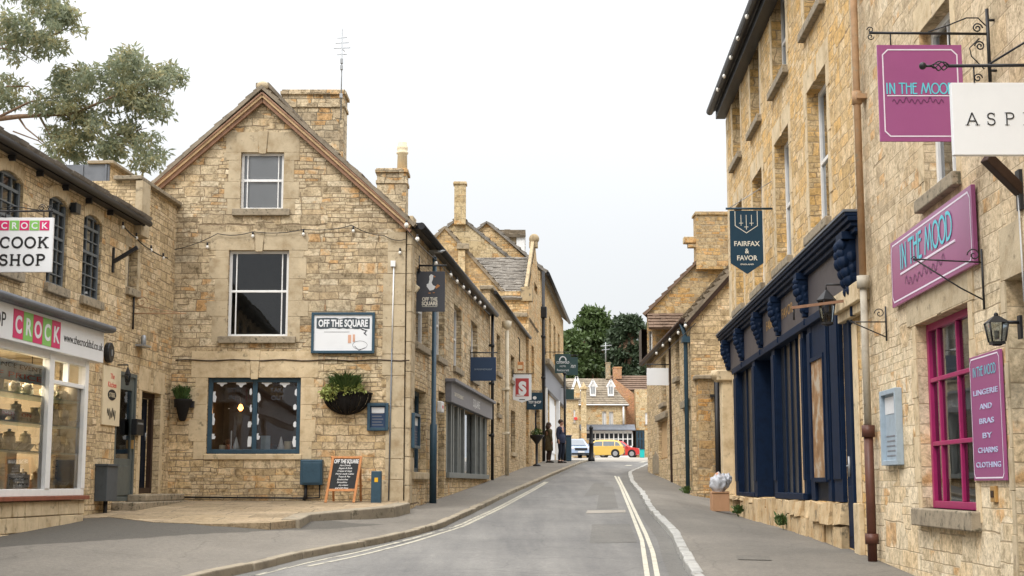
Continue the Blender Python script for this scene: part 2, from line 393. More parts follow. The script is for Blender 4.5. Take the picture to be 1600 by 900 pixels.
M['cream'] = stone('cream_coursed_stone', [(.47, .38, .26), (.60, .50, .35), (.66, .56, .41), (.58, .46, .30), (.70, .61, .46)], .36, .115, seed=5, stain=.4, rubble=.014, ms=.007, mort=(.40, .31, .20), ct=.42, tk=.66, low=(3.1, [(.60, .50, .34), (.70, .61, .45), (.74, .65, .49), (.70, .56, .36), (.76, .68, .53)]))
M['old'] = stone('old_brown_stone', [(.33, .24, .14), (.46, .34, .19), (.52, .41, .25), (.47, .29, .11), (.54, .44, .29)], .3, .12, seed=6, rubble=.05, stain=.7)
M['far'] = stone('far_yellow_stone', [(.46, .36, .21), (.55, .45, .28), (.6, .5, .33), (.52, .41, .25)], .6, .25, seed=7, stain=.35)
M['brick'] = stone('orange_brick', [(.52, .27, .16), (.58, .33, .20), (.62, .39, .26)], .22, .075, seed=8, stain=.2, rubble=.01)
M['chim'] = stone('chimney_stone', [(.33, .27, .19), (.48, .40, .28), (.58, .50, .36), (.46, .37, .24)], .34, .13, seed=9, stain=1.0, ct=.6, mort=(.16, .13, .09))
def dress(name, col, seed=0): return surf(name, col, .38, .92, 3.1, .5, .015, col2=(col[0]*.72, col[1]*.66, col[2]*.58), spots=(tuple(c*.5 for c in col), 6, .58))
M['ashlar'] = dress('dressed_stone', (.47, .385, .26)); M['ashlar2'] = dress('pale_dressed_stone', (.60, .48, .31)); M['worn'] = surf('lichened_coping_stone', (.36, .28, .17), .35, .9, 3, .4, .01, spots=((.13, .11, .08), 7, .56)); M['sill'] = surf('weathered_sill_stone', (.30, .25, .18), .4, .9, 8, .4, .01, spots=((.1, .09, .06), 12, .55))
M['slate'] = surf('stone_slate', (.235, .195, .145), .5, .9, 3.1, .4, .02, spots=((.38, .34, .27), 9, .6)); M['slate2'] = surf('grey_stone_slate', (.20, .18, .155), .5, .9, 2.6, .4, .02, spots=((.36, .34, .30), 10, .58))
M['slatebr'] = surf('brown_tile', (.15, .10, .07), .4, .9, 3, .3)
M['lead'] = surf('lead_sheet', (.15, .165, .19), .25, .55, 3, .1, metal=.3)
M['black'] = surf('black_iron', (.02, .02, .022), .3, .45, 20, .1); M['blackp'] = surf('black_plastic', (.015, .016, .018), .2, .35, 20, 0)
M['white'] = surf('white_paint', (.78, .78, .77), .07, .4, 9, .05, spots=((.55, .53, .5), 14, .7)); M['whites'] = surf('white_sign_face', (.74, .755, .775), .04, .35, 3, 0)
M['teal'] = surf('teal_paint', (.034, .072, .105), .2, .38, 9, .05); M['navy'] = surf('navy_gloss_paint', (.0035, .0125, .036), .3, .6, 8, .04, spec=.15)
M['navyd'] = surf('dark_navy_panel', (.004, .008, .018), .25, .55, 8, .04, spec=.15); M['grey'] = surf('grey_paint', (.07, .085, .10), .2, .45, 9, .05); M['gdoor'] = surf('grey_green_paint', (.10, .115, .11), .2, .45, 9, .05)
M['fasciab'] = surf('dull_brown_grey_fascia', (.075, .066, .07), .25, .5, 5, .08); M['wframe'] = surf('pale_slate_paint', (.13, .145, .155), .2, .5, 9, .05); M['pane_toner'] = surf('grey_pane_toner', (.20, .23, .26), .3, .8, 2, 0); M['greyp'] = surf('lilac_grey_paint', (.19, .19, .21), .15, .5, 9, .05); M['slats'] = surf('grey_shutter_paint', (.18, .195, .19), .2, .5, 8, .06)
M['wood'] = surf('orange_pine', (.50, .22, .085), .3, .6, 12, .1); M['brown'] = surf('red_brown_timber', (.29, .165, .105), .35, .7, 7, .2); M['dwood'] = surf('dark_brown_timber', (.035, .018, .012), .3, .5, 7, .1)
M['buff'] = surf('buff_barge_board', (.52, .36, .2), .25, .7, 7, .15)
M['mag'] = surf('magenta_paint', (.34, .022, .115), .12, .35, 9, .05); M['purple'] = surf('purple_sign', (.31, .085, .22), .05, .22, 3, 0, spec=.5)
M['lilac'] = surf('pale_lilac_line', (.74, .66, .76), .03, .5, 3, 0); M['faded'] = surf('faded_blue_letter', (.42, .46, .64), .08, .5, 5, 0); M['aqua'] = surf('aqua_letter', (.12, .55, .66), .05, .4, 3, 0); M['script'] = surf('dark_script', (.11, .03, .09), .1, .5, 3, 0)
M['ink'] = surf('black_letter', (.02, .02, .022), .1, .5, 5, 0); M['cream_let'] = surf('cream_letter', (.72, .68, .58), .1, .5, 5, 0); M['gold'] = surf('gold_letter', (.45, .27, .1), .1, .4, 5, 0, metal=.3)
M['pink'] = surf('pink_tile', (.60, .03, .14), .04, .4, 3, 0); M['green'] = surf('green_tile', (.22, .5, .12), .04, .4, 3, 0); M['redl'] = surf('red_letter', (.6, .06, .05), .08, .4, 3, 0)
M['signgrey'] = surf('charcoal_sign', (.065, .068, .08), .08, .5, 4, 0); M['signblue'] = surf('blue_sign', (.025, .05, .105), .08, .45, 4, 0); M['signteal'] = surf('deep_teal_sign', (.014, .045, .075), .08, .45, 4, 0)
M['signgreen'] = surf('dark_green_sign', (.035, .07, .07), .1, .45, 4, 0); M['sky_board'] = surf('pale_blue_board', (.33, .40, .46), .15, .5, 9, .05); M['paper'] = surf('printed_paper', (.66, .67, .68), .12, .5, 30, 0)
M['creamb'] = surf('cream_board', (.70, .60, .42), .08, .5, 5, 0)
M['board'] = surf('chalkboard', (.018, .02, .022), .3, .6, 9, 0); M['chalk'] = surf('chalk', (.7, .7, .7), .15, .9, 30, 0)
M['rust'] = surf('orange_rusty_pipe', (.40, .25, .14), .35, .8, 4, .2, spots=((.30, .25, .18), 7, .56)); M['pipew'] = surf('flaking_cream_pipe', (.42, .38, .31), .3, .7, 5, .2, spots=((.2, .15, .1), 12, .6)); M['pipeb'] = surf('brown_pipe', (.10, .04, .028), .25, .45, 6, .05)
M['pipec'] = surf('cream_pipe', (.58, .52, .40), .2, .6, 6, .1)
M['glass'] = glass('window_glass'); M['glassc'] = glass('clear_shop_glass', (.95, .96, .96), .01, .95)
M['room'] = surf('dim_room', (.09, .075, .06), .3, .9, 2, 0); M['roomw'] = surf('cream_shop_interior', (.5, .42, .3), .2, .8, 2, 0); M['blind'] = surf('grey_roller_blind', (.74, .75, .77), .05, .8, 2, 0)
M['curtain'] = surf('pale_curtain', (.55, .53, .5), .15, .8, 5, 0)
M['card'] = surf('cardboard', (.44, .25, .14), .12, .85, 6, .1); M['bag'] = surf('white_plastic_bag', (.45, .46, .49), .2, .35, 8, .4, .03, spots=((.55, .22, .1), 4, .6))
M['leafg'] = surf('grass_leaf', (.065, .11, .03), .5, .6, 6, 0, col2=(.02, .06, .012)); M['leafy'] = surf('yellow_green_leaf', (.30, .34, .10), .4, .6, 9, 0)
M['basket'] = surf('black_wicker', (.012, .010, .009), .5, .8, 30, .6, .02)
M['terra'] = surf('terracotta_sill', (.24, .08, .045), .3, .7, 10, .1); M['bulb'] = surf('frosted_bulb', (.75, .72, .66), .05, .25, 3, 0)
M['plinth'] = surf('golden_rough_block', (.52, .39, .23), .5, .92, 2.6, .6, .03, col2=(.42, .24, .09), spots=((.20, .16, .10), 5, .56)); M['dark'] = surf('dark_far_pane', (.02, .023, .028), .2, .3, 3, 0, spec=.25); M['galv'] = surf('galvanised_steel', (.33, .34, .35), .15, .45, 6, .05, metal=.5); M['glow'] = emit('warm_lamp', (1, .42, .1), 5.0)
M['skin'] = surf('skin', (.45, .25, .18), .1, .6, 9, 0); M['hair'] = surf('brown_hair', (.05, .03, .02), .4, .7, 30, .2); M['olive'] = surf('olive_coat', (.10, .08, .042), .3, .9, 12, .2); M['navyc'] = surf('navy_jacket', (.022, .028, .055), .3, .85, 12, .2)
M['denim'] = surf('dark_trousers', (.012, .016, .03), .3, .9, 14, .1); M['shoe'] = surf('dark_shoe', (.03, .02, .015), .3, .5, 12, 0)
M['crock'] = surf('cream_glazed_crockery', (.62, .55, .42), .2, .25, 25, 0, spots=((.35, .15, .1), 22, .62)); M['shelf'] = surf('glass_shelf_edge', (.42, .5, .44), .1, .3, 5, 0)
M['tyre'] = surf('tyre', (.015, .015, .016), .2, .8, 20, .1); M['rim'] = surf('alloy', (.4, .4, .42), .1, .35, 9, 0, metal=.6); M['carglass'] = surf('tinted_car_glass', (.10, .12, .14), .1, .08, 3, 0, spec=.8)
M['light'] = surf('lamp_lens', (.6, .6, .62), .1, .1, 9, 0); M['redlens'] = surf('red_lens', (.4, .02, .02), .1, .2, 9, 0)
def paint(name, col):
    m = surf(name, col, .06, .3, 3, 0, spec=.6); m.node_tree.nodes['Principled BSDF'].inputs['Coat Weight'].default_value = .6; return m
M['yellowcar'] = paint('yellow_car_paint', (.62, .41, .09)); M['redcar'] = paint('red_car_paint', (.50, .03, .03)); M['bluecar'] = paint('silver_blue_car_paint', (.28, .36, .5))
def leafmat(name, cols, transl=.25):
    m, nt, b = nm(name); L = nt.links
    r = ramp(nt, [(i/(len(cols)-1), c) for i, c in enumerate(cols)])
    oi = mth(nt, 'FRACT', mth(nt, 'MULTIPLY', noise(nt, geo(nt), 1.3, 5, .8), 1.6)); L.new(oi, r.inputs[0])
    L.new(r.outputs[0], b.inputs['Base Color']); b.inputs['Roughness'].default_value = .55
    t = N(nt, 'ShaderNodeBsdfTranslucent'); L.new(r.outputs[0], t.inputs[0]); mx = N(nt, 'ShaderNodeMixShader'); mx.inputs[0].default_value = transl
    L.new(b.outputs[0], mx.inputs[1]); L.new(t.outputs[0], mx.inputs[2]); L.new(mx.outputs[0], nt.nodes['Material Output'].inputs[0])
    return m
M['euc'] = leafmat('olive_green_leaf', [(.16, .19, .11), (.24, .27, .15), (.36, .33, .16), (.21, .25, .17), (.40, .34, .16)], .6)
M['conif'] = leafmat('dark_conifer_leaf', [(.04, .075, .022), (.06, .10, .03), (.10, .145, .045)], .2); M['conif2'] = leafmat('deep_evergreen_leaf', [(.022, .038, .02), (.035, .058, .028), (.05, .075, .035)], .15)
M['bark'] = surf('pale_brown_bark', (.22, .14, .09), .4, .9, 6, .4)
# ---- ground surfaces
def asphalt(name, c0, c1, lanes=False, dark=None):
    m, nt, b = nm(name); L = nt.links; pos = geo(nt)
    a = noise(nt, pos, .35, 5, .65); r = ramp(nt, [(.32, c0), (.68, c1)]); L.new(a, r.inputs[0])
    g = noise(nt, pos, 90, 3, .8); gr = ramp(nt, [(.3, (.62, .62, .62)), (.7, (1.32, 1.31, 1.29))]); L.new(g, gr.inputs[0])
    col = mix(nt, r.outputs[0], gr.outputs[0], .8, 'MULTIPLY')
    p = noise(nt, pos, 3.5, 6, .8); pr = ramp(nt, [(.6, (0, 0, 0)), (.72, (1, 1, 1))]); L.new(p, pr.inputs[0])
    col = mix(nt, col, tuple(x*.62 for x in c0), mth(nt, 'MULTIPLY', pr.outputs[0], .5))
    st = N(nt, 'ShaderNodeMapping'); st.inputs['Scale'].default_value = (1.6, .12, 1); L.new(pos, st.inputs[0]); sr_ = ramp(nt, [(.35, (.78, .78, .79)), (.62, (1.12, 1.11, 1.09))]); L.new(noise(nt, st.outputs[0], 1.0, 4, .6), sr_.inputs[0]); col = mix(nt, col, sr_.outputs[0], 1.0 if lanes else .4, 'MULTIPLY')
    sp_ = noise(nt, pos, 1.1, 6, .8); spr = ramp(nt, [(.62, (0, 0, 0)), (.66, (1, 1, 1))]); L.new(sp_, spr.inputs[0]); col = mix(nt, col, tuple(x*.72 for x in c0), mth(nt, 'MULTIPLY', spr.outputs[0], .35))
    if dark:   # an older darker surfacing laid over one side of a wandering joint
        (ax_, ay_), (bx_, by_), ylim, dc = dark; sp = N(nt, 'ShaderNodeSeparateXYZ'); L.new(pos, sp.inputs[0]); k_ = (bx_-ax_)/(by_-ay_)
        ln = mth(nt, 'SUBTRACT', mth(nt, 'ADD', mth(nt, 'MULTIPLY', mth(nt, 'SUBTRACT', sp.outputs[1], ay_), k_), ax_), sp.outputs[0]); ln = mth(nt, 'ADD', ln, mth(nt, 'MULTIPLY', mth(nt, 'SUBTRACT', noise(nt, pos, .8, 4, .6), .5), .5))
        mk = N(nt, 'ShaderNodeMapRange'); mk.inputs[1].default_value = 0; mk.inputs[2].default_value = .06; L.new(ln, mk.inputs[0]); my = N(nt, 'ShaderNodeMapRange'); my.inputs[1].default_value = ylim; my.inputs[2].default_value = ylim-.1; L.new(sp.outputs[1], my.inputs[0])
        col = mix(nt, col, mix(nt, dc, gr.outputs[0], .8, 'MULTIPLY'), mth(nt, 'MULTIPLY', mk.outputs[0], mth(nt, 'MULTIPLY', my.outputs[0], .85)))
    ag = noise(nt, pos, 17, 4, .85); agr = ramp(nt, [(.34, (.78, .78, .78)), (.66, (1.16, 1.16, 1.15))]); L.new(ag, agr.inputs[0]); col = mix(nt, col, agr.outputs[0], .9, 'MULTIPLY')
    # hairline cracks
    vo = N(nt, 'ShaderNodeTexVoronoi'); vo.feature = 'DISTANCE_TO_EDGE'; vo.inputs['Scale'].default_value = .55
    dn = N(nt, 'ShaderNodeTexNoise'); dn.inputs['Scale'].default_value = 1.6; dn.inputs['Detail'].default_value = 5; L.new(pos, dn.inputs['Vector'])
    L.new(mix(nt, pos, dn.outputs['Color'], .35, 'ADD'), vo.inputs['Vector'])
    ck = ramp(nt, [(.0, (1, 1, 1)), (.012, (0, 0, 0))]); L.new(vo.outputs['Distance'], ck.inputs[0])
    col = mix(nt, col, tuple(x*.4 for x in c0), mth(nt, 'MULTIPLY', ck.outputs[0], .3))
    L.new(col, b.inputs['Base Color']); b.inputs['Roughness'].default_value = .85; b.inputs['Specular IOR Level'].default_value = .35
    bp = N(nt, 'ShaderNodeBump'); bp.inputs['Strength'].default_value = .3; bp.inputs['Distance'].default_value = .008; L.new(g, bp.inputs['Height']); L.new(bp.outputs[0], b.inputs['Normal'])
    return m
M['road'] = asphalt('worn_asphalt', (.125, .123, .12), (.185, .18, .172), True); M['pave'] = asphalt('pavement_asphalt', (.125, .115, .10), (.185, .168, .145)); _a, _b = gp(20, 877), gp(460, 834); M['pavel'] = asphalt('left_pavement_asphalt', (.135, .122, .104), (.195, .176, .15), False, ((_a.x, _a.y), (_b.x, _b.y), 23.2, (.072, .066, .057))); M['dpave'] = asphalt('dark_forecourt_asphalt', (.082, .076, .066), (.115, .105, .09))
M['dpave2'] = asphalt('relaid_pavement', (.11, .102, .09), (.15, .138, .12)); M['patch'] = asphalt('patched_asphalt', (.108, .104, .097), (.15, .144, .132)); M['square'] = asphalt('pale_square_surface', (.24, .22, .19), (.34, .31, .27)); M['soil'] = asphalt('ground_surface', (.13, .12, .09), (.18, .17, .12))
M['flag'] = stone('stone_flags', [(.25, .20, .135), (.33, .265, .175), (.37, .30, .21), (.29, .23, .155)], 1.1, .75, seed=11, mort=(.09, .08, .055), ms=.012, stain=.6, bump=.3, rubble=.02, big=.1, tk=2, ct=.35)
M['kerb'] = surf('kerb_stone', (.34, .335, .315), .35, .85, 3.2, .3, .01, spots=((.16, .14, .11), 8, .6)); M['kerbb'] = surf('buff_kerb_stone', (.27, .23, .17), .35, .9, 3, .3, .01, spots=((.10, .09, .06), 6, .58))
M['line'] = surf('worn_cream_line', (.47, .445, .365), .2, .8, 5, 0, spots=((.19, .18, .16), 10, .56)); M['linec'] = surf('worn_pale_line', (.40, .375, .30), .2, .8, 5, 0, spots=((.17, .16, .145), 8, .52))
# ------------------------------------------------------------------ ground, road, pavements
def interp(pts, y):
    if y <= pts[0].y: a, b = pts[0], pts[1]
    elif y >= pts[-1].y: a, b = pts[-2], pts[-1]
    else:
        for i in range(len(pts)-1):
            if pts[i].y <= y <= pts[i+1].y: a, b = pts[i], pts[i+1]; break
    return a.x+(b.x-a.x)*(y-a.y)/(b.y-a.y)
KL = sorted([gp(u, v) for u, v in ((296, 900), (352, 889), (400, 880), (480, 860), (600, 840), (687, 819), (740, 795), (800, 767), (866, 739), (890, 729), (912, 720))], key=lambda p: p.y)
KR = sorted([gp(u, v) for u, v in ((1083, 900), (1062, 862), (1050, 834), (1034, 816), (1009, 787), (1000, 770), (984, 750), (981, 737), (1012, 724))], key=lambda p: p.y)
KLs = [V((-1.2+(-3.6+1.2)*0-1.9, -6, 0))]+KL; KRs = [V((2.25, -6, 0))]+KR
def kl(y): return (interp(KLs, y-.4)+interp(KLs, y)+interp(KLs, y+.4))/3
def kr(y): return (interp(KRs, y-.3)+interp(KRs, y)+interp(KRs, y+.3))/3
def pr(x, y): return base(y)-.30*math.exp(-((y-31)/7)**2)*sm((x-kr(y)-.3)/2.0)
YS = [-6+i*.5 for i in range(int(73/.5)+1)]
def strip(name, mat, fa, fb, ya, yb, fz, nx=6, kind='structure', step=.5):
    mb = MB(); n = max(2, int((yb-ya)/step)); prev = None
    for i in range(n+1):
        y = ya+(yb-ya)*i/n; a, b = fa(y), fb(y); row = []
        for k in range(nx+1):
            x = a+(b-a)*k/nx; row.append(V((x, y, fz(x, y))))
        if prev:
            for k in range(nx): mb.face([prev[k], prev[k+1], row[k+1], row[k]], V((0, 0, 1)), True)
        prev = row
    return tag(mb.build(name, mat), kind=kind)
mb = MB(); ys = [-300, -100, -40, -15, -8, 0, 15, 30, 45, 62, 68, 80, 100, 128, 160, 220, 320, 600, 1200]
for i in range(len(ys)-1):
    z0, z1 = base(ys[i])-.35, base(ys[i+1])-.35
    mb.face([V((-700, ys[i], z0)), V((700, ys[i], z0)), V((700, ys[i+1], z1)), V((-700, ys[i+1], z1))], V((0, 0, 1)))
tag(mb.build('ground', M['soil']), kind='structure')
RZ = lambda x, y: base(y)-.11+.04*(1-((x-(kl(y)+kr(y))/2)/3.2)**2)
strip('road', M['road'], lambda y: kl(y)-.02, lambda y: kr(y)+.02 if y < 59 else kr(59)+(y-59)*.9, -6, 67, RZ, 8)
tag(strip('town_square', M['square'], lambda y: -60, lambda y: 70, 66.9, 150, lambda x, y: base(y)-.1, 4, step=3))
# pavements
strip('pavement_left', M['pavel'], lambda y: -9.6 if y < 28 else (-3.0 if y < 45 else -1.5), lambda y: kl(y)-.13, -6, 67, lambda x, y: pz(x, y), 14)
strip('pavement_right', M['pave'], lambda y: kr(y)+.10, lambda y: 6.5 if y < 58 else 7.5+(y-58)*.5, -6, 60, lambda x, y: pr(x, y), 12)
def kerbs(name, mat, f, side, ya, yb, w, seed, hh=.125):
    r = random.Random(seed); mb = MB(); y = ya
    while y < yb:
        L = r.uniform(.55, 1.0); y2 = y+L-.022; j = r.uniform(-.012, .012); dz = r.uniform(-.006, .008); ww = w*r.uniform(.88, 1.1)
        a, b = V((f(y)+j, y, 0)), V((f(y2)+j+r.uniform(-.01, .01), y2, 0)); s = V((side*ww, 0, 0))
        zt = lambda p: base(p.y)+.006+dz; q = [a, b, b+s, a+s]
        mb.hexa([V((p.x, p.y, base(p.y)-hh-.1)) for p in q]+[V((p.x, p.y, zt(p))) for p in q]); y += L
    return tag(mb.build(name, mat, bevel=.016), kind='structure')
kerbs('kerb_left', M['kerbb'], kl, -1, -6, 66.5, .14, 3); kerbs('kerb_right', M['kerb'], kr, 1, -6, 59.5, .13, 5)
# worn double lines on both sides of the road
def pline(name, pix, mat, w, c=-.075):
    P = sorted([gp(u, v, c) for u, v in pix], key=lambda p: p.y)
    ya, yb = P[0].y, P[-1].y
    return strip(name, mat, lambda y: interp(P, y)-w/2, lambda y: interp(P, y)+w/2, ya, yb, lambda x, y: RZ(x, y)+.004, 1)
pline('road_line', ((1012, 903), (1003, 844), (986, 800), (969, 759), (961, 744)), M['line'], .06)
pline('road_line', ((1028, 903), (1020, 862), (1009, 834), (994, 803), (978, 769), (966, 745)), M['line'], .06)
pline('road_line', ((400, 897), (480, 878), (560, 862), (640, 842), (719, 820), (780, 792), (831, 765), (852, 753)), M['linec'], .07)
pline('road_line', ((480, 884), (560, 868), (640, 848), (724, 822), (785, 793), (836, 765), (856, 753)), M['linec'], .07)
strip('road_gutter', M['patch'], lambda y: kl(y)+.0, lambda y: kl(y)+.24, 2, 64, lambda x, y: RZ(x, y)+.004, 2)
strip('road_gutter', M['patch'], lambda y: kr(y)-.22, lambda y: kr(y)-.0, 2, 58, lambda x, y: RZ(x, y)+.004, 2)
# gutter strip of duller surface between lines and kerb, patches
def patch(name, pix, mat, c=-.1, dz=.003, f=None):
    P = [gp(u, v, c) for u, v in pix]; f = f or RZ
    mb = MB(); mb.face([V((p.x, p.y, f(p.x, p.y)+dz)) for p in P], V((0, 0, 1))); return tag(mb.build(name, mat), kind='structure')
patch('road_patch', ((915, 805), (978, 803), (977, 799), (918, 800)), M['square'], dz=.005)
patch('road_patch', ((925, 822), (984, 821), (996, 850), (921, 852)), M['patch'])
patch('road_patch', ((938, 762), (958, 762), (966, 796), (932, 798)), M['patch'])
patch('road_patch', ((928, 756), (945, 756), (940, 775), (912, 778)), M['patch'])
PZf = lambda x, y: pz(x, y)
0 and strip('forecourt_asphalt', M['dpave'], lambda y: -9, lambda y: min(-3.35, kl(y)-.55) if y > 17.5 else kl(y)-.9-(17.5-y)*.25, 2, 22.6, lambda x, y: pz(x, y)+.02, 14)
0 and patch('pavement_patch', ((1050, 800), (1105, 801), (1125, 822), (1064, 821)), M['dpave2'], c=0, dz=.008, f=lambda x, y: pr(x, y))
patch('pavement_patch', ((1150, 868), (1200, 869), (1206, 876), (1154, 875)), M['dpave2'], c=0, dz=.008, f=lambda x, y: pr(x, y))
# raised stone flagged terrace before the gable front
TC = .165
T = [gp(u, v, TC) for u, v in ((172, 809), (240, 817), (330, 820), (420, 818), (462, 814), (480, 806), (545, 800), (612, 794), (636, 788))]
T = [V((-6.7, T[0].y-.3, 0))]+T+[V((-1.95, 27.05, 0)), V((-6.7, 27.05, 0))]
mb = MB(); mb.face([V((p.x, p.y, K*p.y+TC+.012)) for p in T], V((0, 0, 1)))
for i in range(len(T)-2):
    a, b = T[i], T[i+1]; mb.face([V((a.x, a.y, K*a.y+TC+.012)), V((b.x, b.y, K*b.y+TC+.012)), V((b.x, b.y, K*b.y-.1)), V((a.x, a.y, K*a.y-.1))])
tag(mb.build('terrace_paving', M['flag']), kind='structure')
mb = MB(); r = random.Random(4)
E = T[5:10]; ln = 0
for i in range(len(E)-1):
    a, b = E[i], E[i+1]; n = max(1, int((b-a).length/.7))
    for k in range(n):
        p, q = a.lerp(b, k/n), a.lerp(b, (k+.985)/n); d = (q-p).normalized(); o = V((d.y, -d.x, 0)); j = r.uniform(0, .03)
        if o.y > 0: o = -o
        c = [p+o*(.06+j), q+o*(.06+j), q-o*.22, p-o*.22]
        mb.hexa([V((w.x, w.y, K*w.y-.05)) for w in c]+[V((w.x, w.y, K*w.y+TC+.03+j*.3)) for w in c])
tag(mb.build('terrace_kerb', M['kerbb'], bevel=.02), kind='structure')
# ------------------------------------------------------------------ frames of the street
FRt = Fr(3.74, 0, .0359, 1, -1)
FL = Fr(-1.93-.0891*27, 0, .0891, 1, 1)
FW = Fr(-8.1, 0, .0602, 1, 1)
FG = Fr(0, 27, 1, 0, 1)
def front(y): return Fr(0, y, 1, 0, 1)
def rect(F, u0, v0, u1, v1, o=0):
    a = F.px(u0, v0, o); b = F.px(u1, v1, o)
    return (min(a[0], b[0]), max(a[0], b[0]), min(a[1], b[1]), max(a[1], b[1]))
def frame_bars(mb, F, h, o, w=.05, t=.05, vx=(), hz=(), bw=.025):
    a, b, c, d = h
    mb.box(F, a, a+w, c, d, o-t, o); mb.box(F, b-w, b, c, d, o-t, o)
    mb.box(F, a+w, b-w, c, c+w, o-t, o-.002); mb.box(F, a+w, b-w, d-w, d, o-t, o-.002)
    for f in vx:
        x = a+(b-a)*f; mb.box(F, x-bw/2, x+bw/2, c+w, d-w, o-t*.9, o-.008)
    for f in hz:
        g = f if isinstance(f, tuple) else (f, bw)
        z = c+(d-c)*g[0]; mb.box(F, a+w, b-w, z-g[1]/2, z+g[1]/2, o-t*.85, o-.005)
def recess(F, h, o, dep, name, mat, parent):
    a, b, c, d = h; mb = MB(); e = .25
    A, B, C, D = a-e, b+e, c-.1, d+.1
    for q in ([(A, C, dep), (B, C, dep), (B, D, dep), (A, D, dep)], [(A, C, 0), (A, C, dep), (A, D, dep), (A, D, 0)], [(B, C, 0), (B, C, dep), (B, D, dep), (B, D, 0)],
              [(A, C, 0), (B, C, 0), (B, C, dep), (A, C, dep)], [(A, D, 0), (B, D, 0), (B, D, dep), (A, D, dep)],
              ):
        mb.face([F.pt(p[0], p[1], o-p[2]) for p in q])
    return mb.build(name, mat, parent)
def window(F, h, parent, rv=.14, mat='white', w=.05, vx=(), hz=((.5, .045),), bw=.022, sill=True, blind=None, room=True, sillm='sill', sl=.08, gl='glass', name='window', bev=.004, so=.07):
    mb = MB(); o = -rv+.05; frame_bars(mb, F, h, o, w, .06, vx, hz, bw)
    f = mb.build(name, M[mat], parent, bevel=bev)
    a, b, c, d = h
    p = MB(); p.face([F.pt(a+w*.5, c+w*.5, o-.035), F.pt(b-w*.5, c+w*.5, o-.035), F.pt(b-w*.5, d-w*.5, o-.035), F.pt(a+w*.5, d-w*.5, o-.035)], F.n); p.build('pane', M[gl], f)
    if sill: MB().box(F, a-sl, b+sl, c-.13, c+.005, -rv+.05, so).build('sill', M[sillm], f, bevel=.012)
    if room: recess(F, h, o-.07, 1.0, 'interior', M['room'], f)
    if blind:
        k, fr = blind; MB().box(F, a+w, b-w, d-(d-c)*fr, d-w, o-.1, o-.09).build('blind' if k == 'blind' else 'curtain', M[k], f)
    return f
def pipe(F, s, z0, z1, parent, mat, r=.045, o=.09, brk=(), name='downpipe'):
    mb = MB().tube([F.pt(s, z0, o), F.pt(s, z1, o)], r, 10)
    for z in brk:
        mb.tube([F.pt(s, z-.05, o), F.pt(s, z+.05, o)], r*1.35, 10); mb.box(F, s-r*1.9, s+r*1.9, z-.03, z+.03, .0, o)
    return mb.build(name, M[mat], parent)
def ashl(F, parent, rects, mat='ashlar', o=.012, name='window_surround'):
    mb = MB()
    for i, (a, b, c, d) in enumerate(rects): mb.box(F, a, b, c, d, -.1, o+.0015*(i % 4))
    return mb.build(name, M[mat], parent, bevel=.004)
# ================================================================== the gable house
gh = thing('gable_house', (-4.7, 27, 1.2), 'tall honey stone house with steep gable end, white sash windows and teal cafe window', 'house')
ax, az = FG.px(412, 146); er, ez = FG.px(634, 345); el = 2*ax-er
W1 = rect(FG, 377, 238, 442, 327); W2 = rect(FG, 358, 391, 449, 526); W3 = rect(FG, 325, 590, 468, 709)
mb = MB(); wall(mb, FG, [(el, .6), (er, .6), (er, ez), (ax, az), (el, ez)], [W1, W2, W3+(.2,)], .16)
s0 = FL.px(641, 600)[0]; s1 = FL.px(765, 487)[0]; s0 = 27.03/ .99605
s0 = (27-0)/FL.d.y
zt = FL.px(715, 479)[1]; zb = FL.px(655, 538)[1]
FW_ = [(FL.su(669, 500), FL.su(650, 500)), (FL.su(694.5, 520), FL.su(682, 520)), (FL.su(721, 530), FL.su(709, 530)), (FL.su(746, 550), FL.su(736, 550))]
fh = [(min(a, b), max(a, b), zb, zt) for a, b in FW_]
D1 = rect(FL, 645, 604, 665, 739); D2 = (FL.su(684), FL.su(694), K*31+.05, FL.px(690, 612)[1]); SH = rect(FL, 698, 632, 760, 741)
SH = (SH[0], SH[1], FL.px(726, 741)[1], FL.px(700, 630)[1])
lz = lambda s: s
fz0 = [(s0, .6), (s1, .6), (s1, ez), (s0, ez)]
wall(mb, FL, fz0, [h+(.2,) for h in fh]+[D1+(.25,), D2+(.4,), SH+(.3,)], .2)
# far gable end and rear
xe = [FL.pt(s1, .6), FL.pt(s1, ez)]
dv = FL.d*(s1-s0)
mb.face([FL.pt(s1, .6), FL.pt(s1, ez), V((ax, 27, az))+dv, V((el, 27, ez))+dv, V((el, 27, .6))+dv]); mb.face([V((el, 27, .6)), V((el, 27, .6))+dv, V((el, 27, ez))+dv, V((el, 27, ez))])
mb.build('wall', M['gable'], gh)
# dressed stone round the openings, keystones, quoins
def surround(F, h, parent, side=.28, top=.33, mat='ashlar', key=True, kw=.16, seed=0, o=.005):
    a, b, c, d = h; r = random.Random(seed); rs = []
    z = c-.1; i = 0
    while z < d:
        hh = min(r.uniform(.28, .5), d-z+.001); w1 = side*(1.0 if i % 2 else .72)*r.uniform(.9, 1.15); w2 = side*(1.0 if i % 2 else .72)*r.uniform(.9, 1.15)
        rs += [(a-w1, a-.001, z, z+hh-.004), (b+.001, b+w2, z, z+hh-.004)]; z += hh; i += 1
    m = (a+b)/2; q = kw/2
    rs += [(a-side, m-q-.006, d+.001, d+top), (m+q+.006, b+side, d+.001, d+top)]
    ob = ashl(F, parent, rs, mat, o)
    if key:
        MB().prism(F, [(m-q*.8, d-.03), (m+q*.8, d-.03), (m+q*1.25, d+top+.02), (m-q*1.25, d+top+.02)], 0, .026).build('keystone', M[mat], parent, bevel=.004)
surround(FG, W1, gh, .3, .40, 'ashlar', seed=1); surround(FG, W2, gh, .36, .36, 'ashlar', seed=2); surround(FG, W3, gh, .32, .50, 'ashlar2', seed=3)
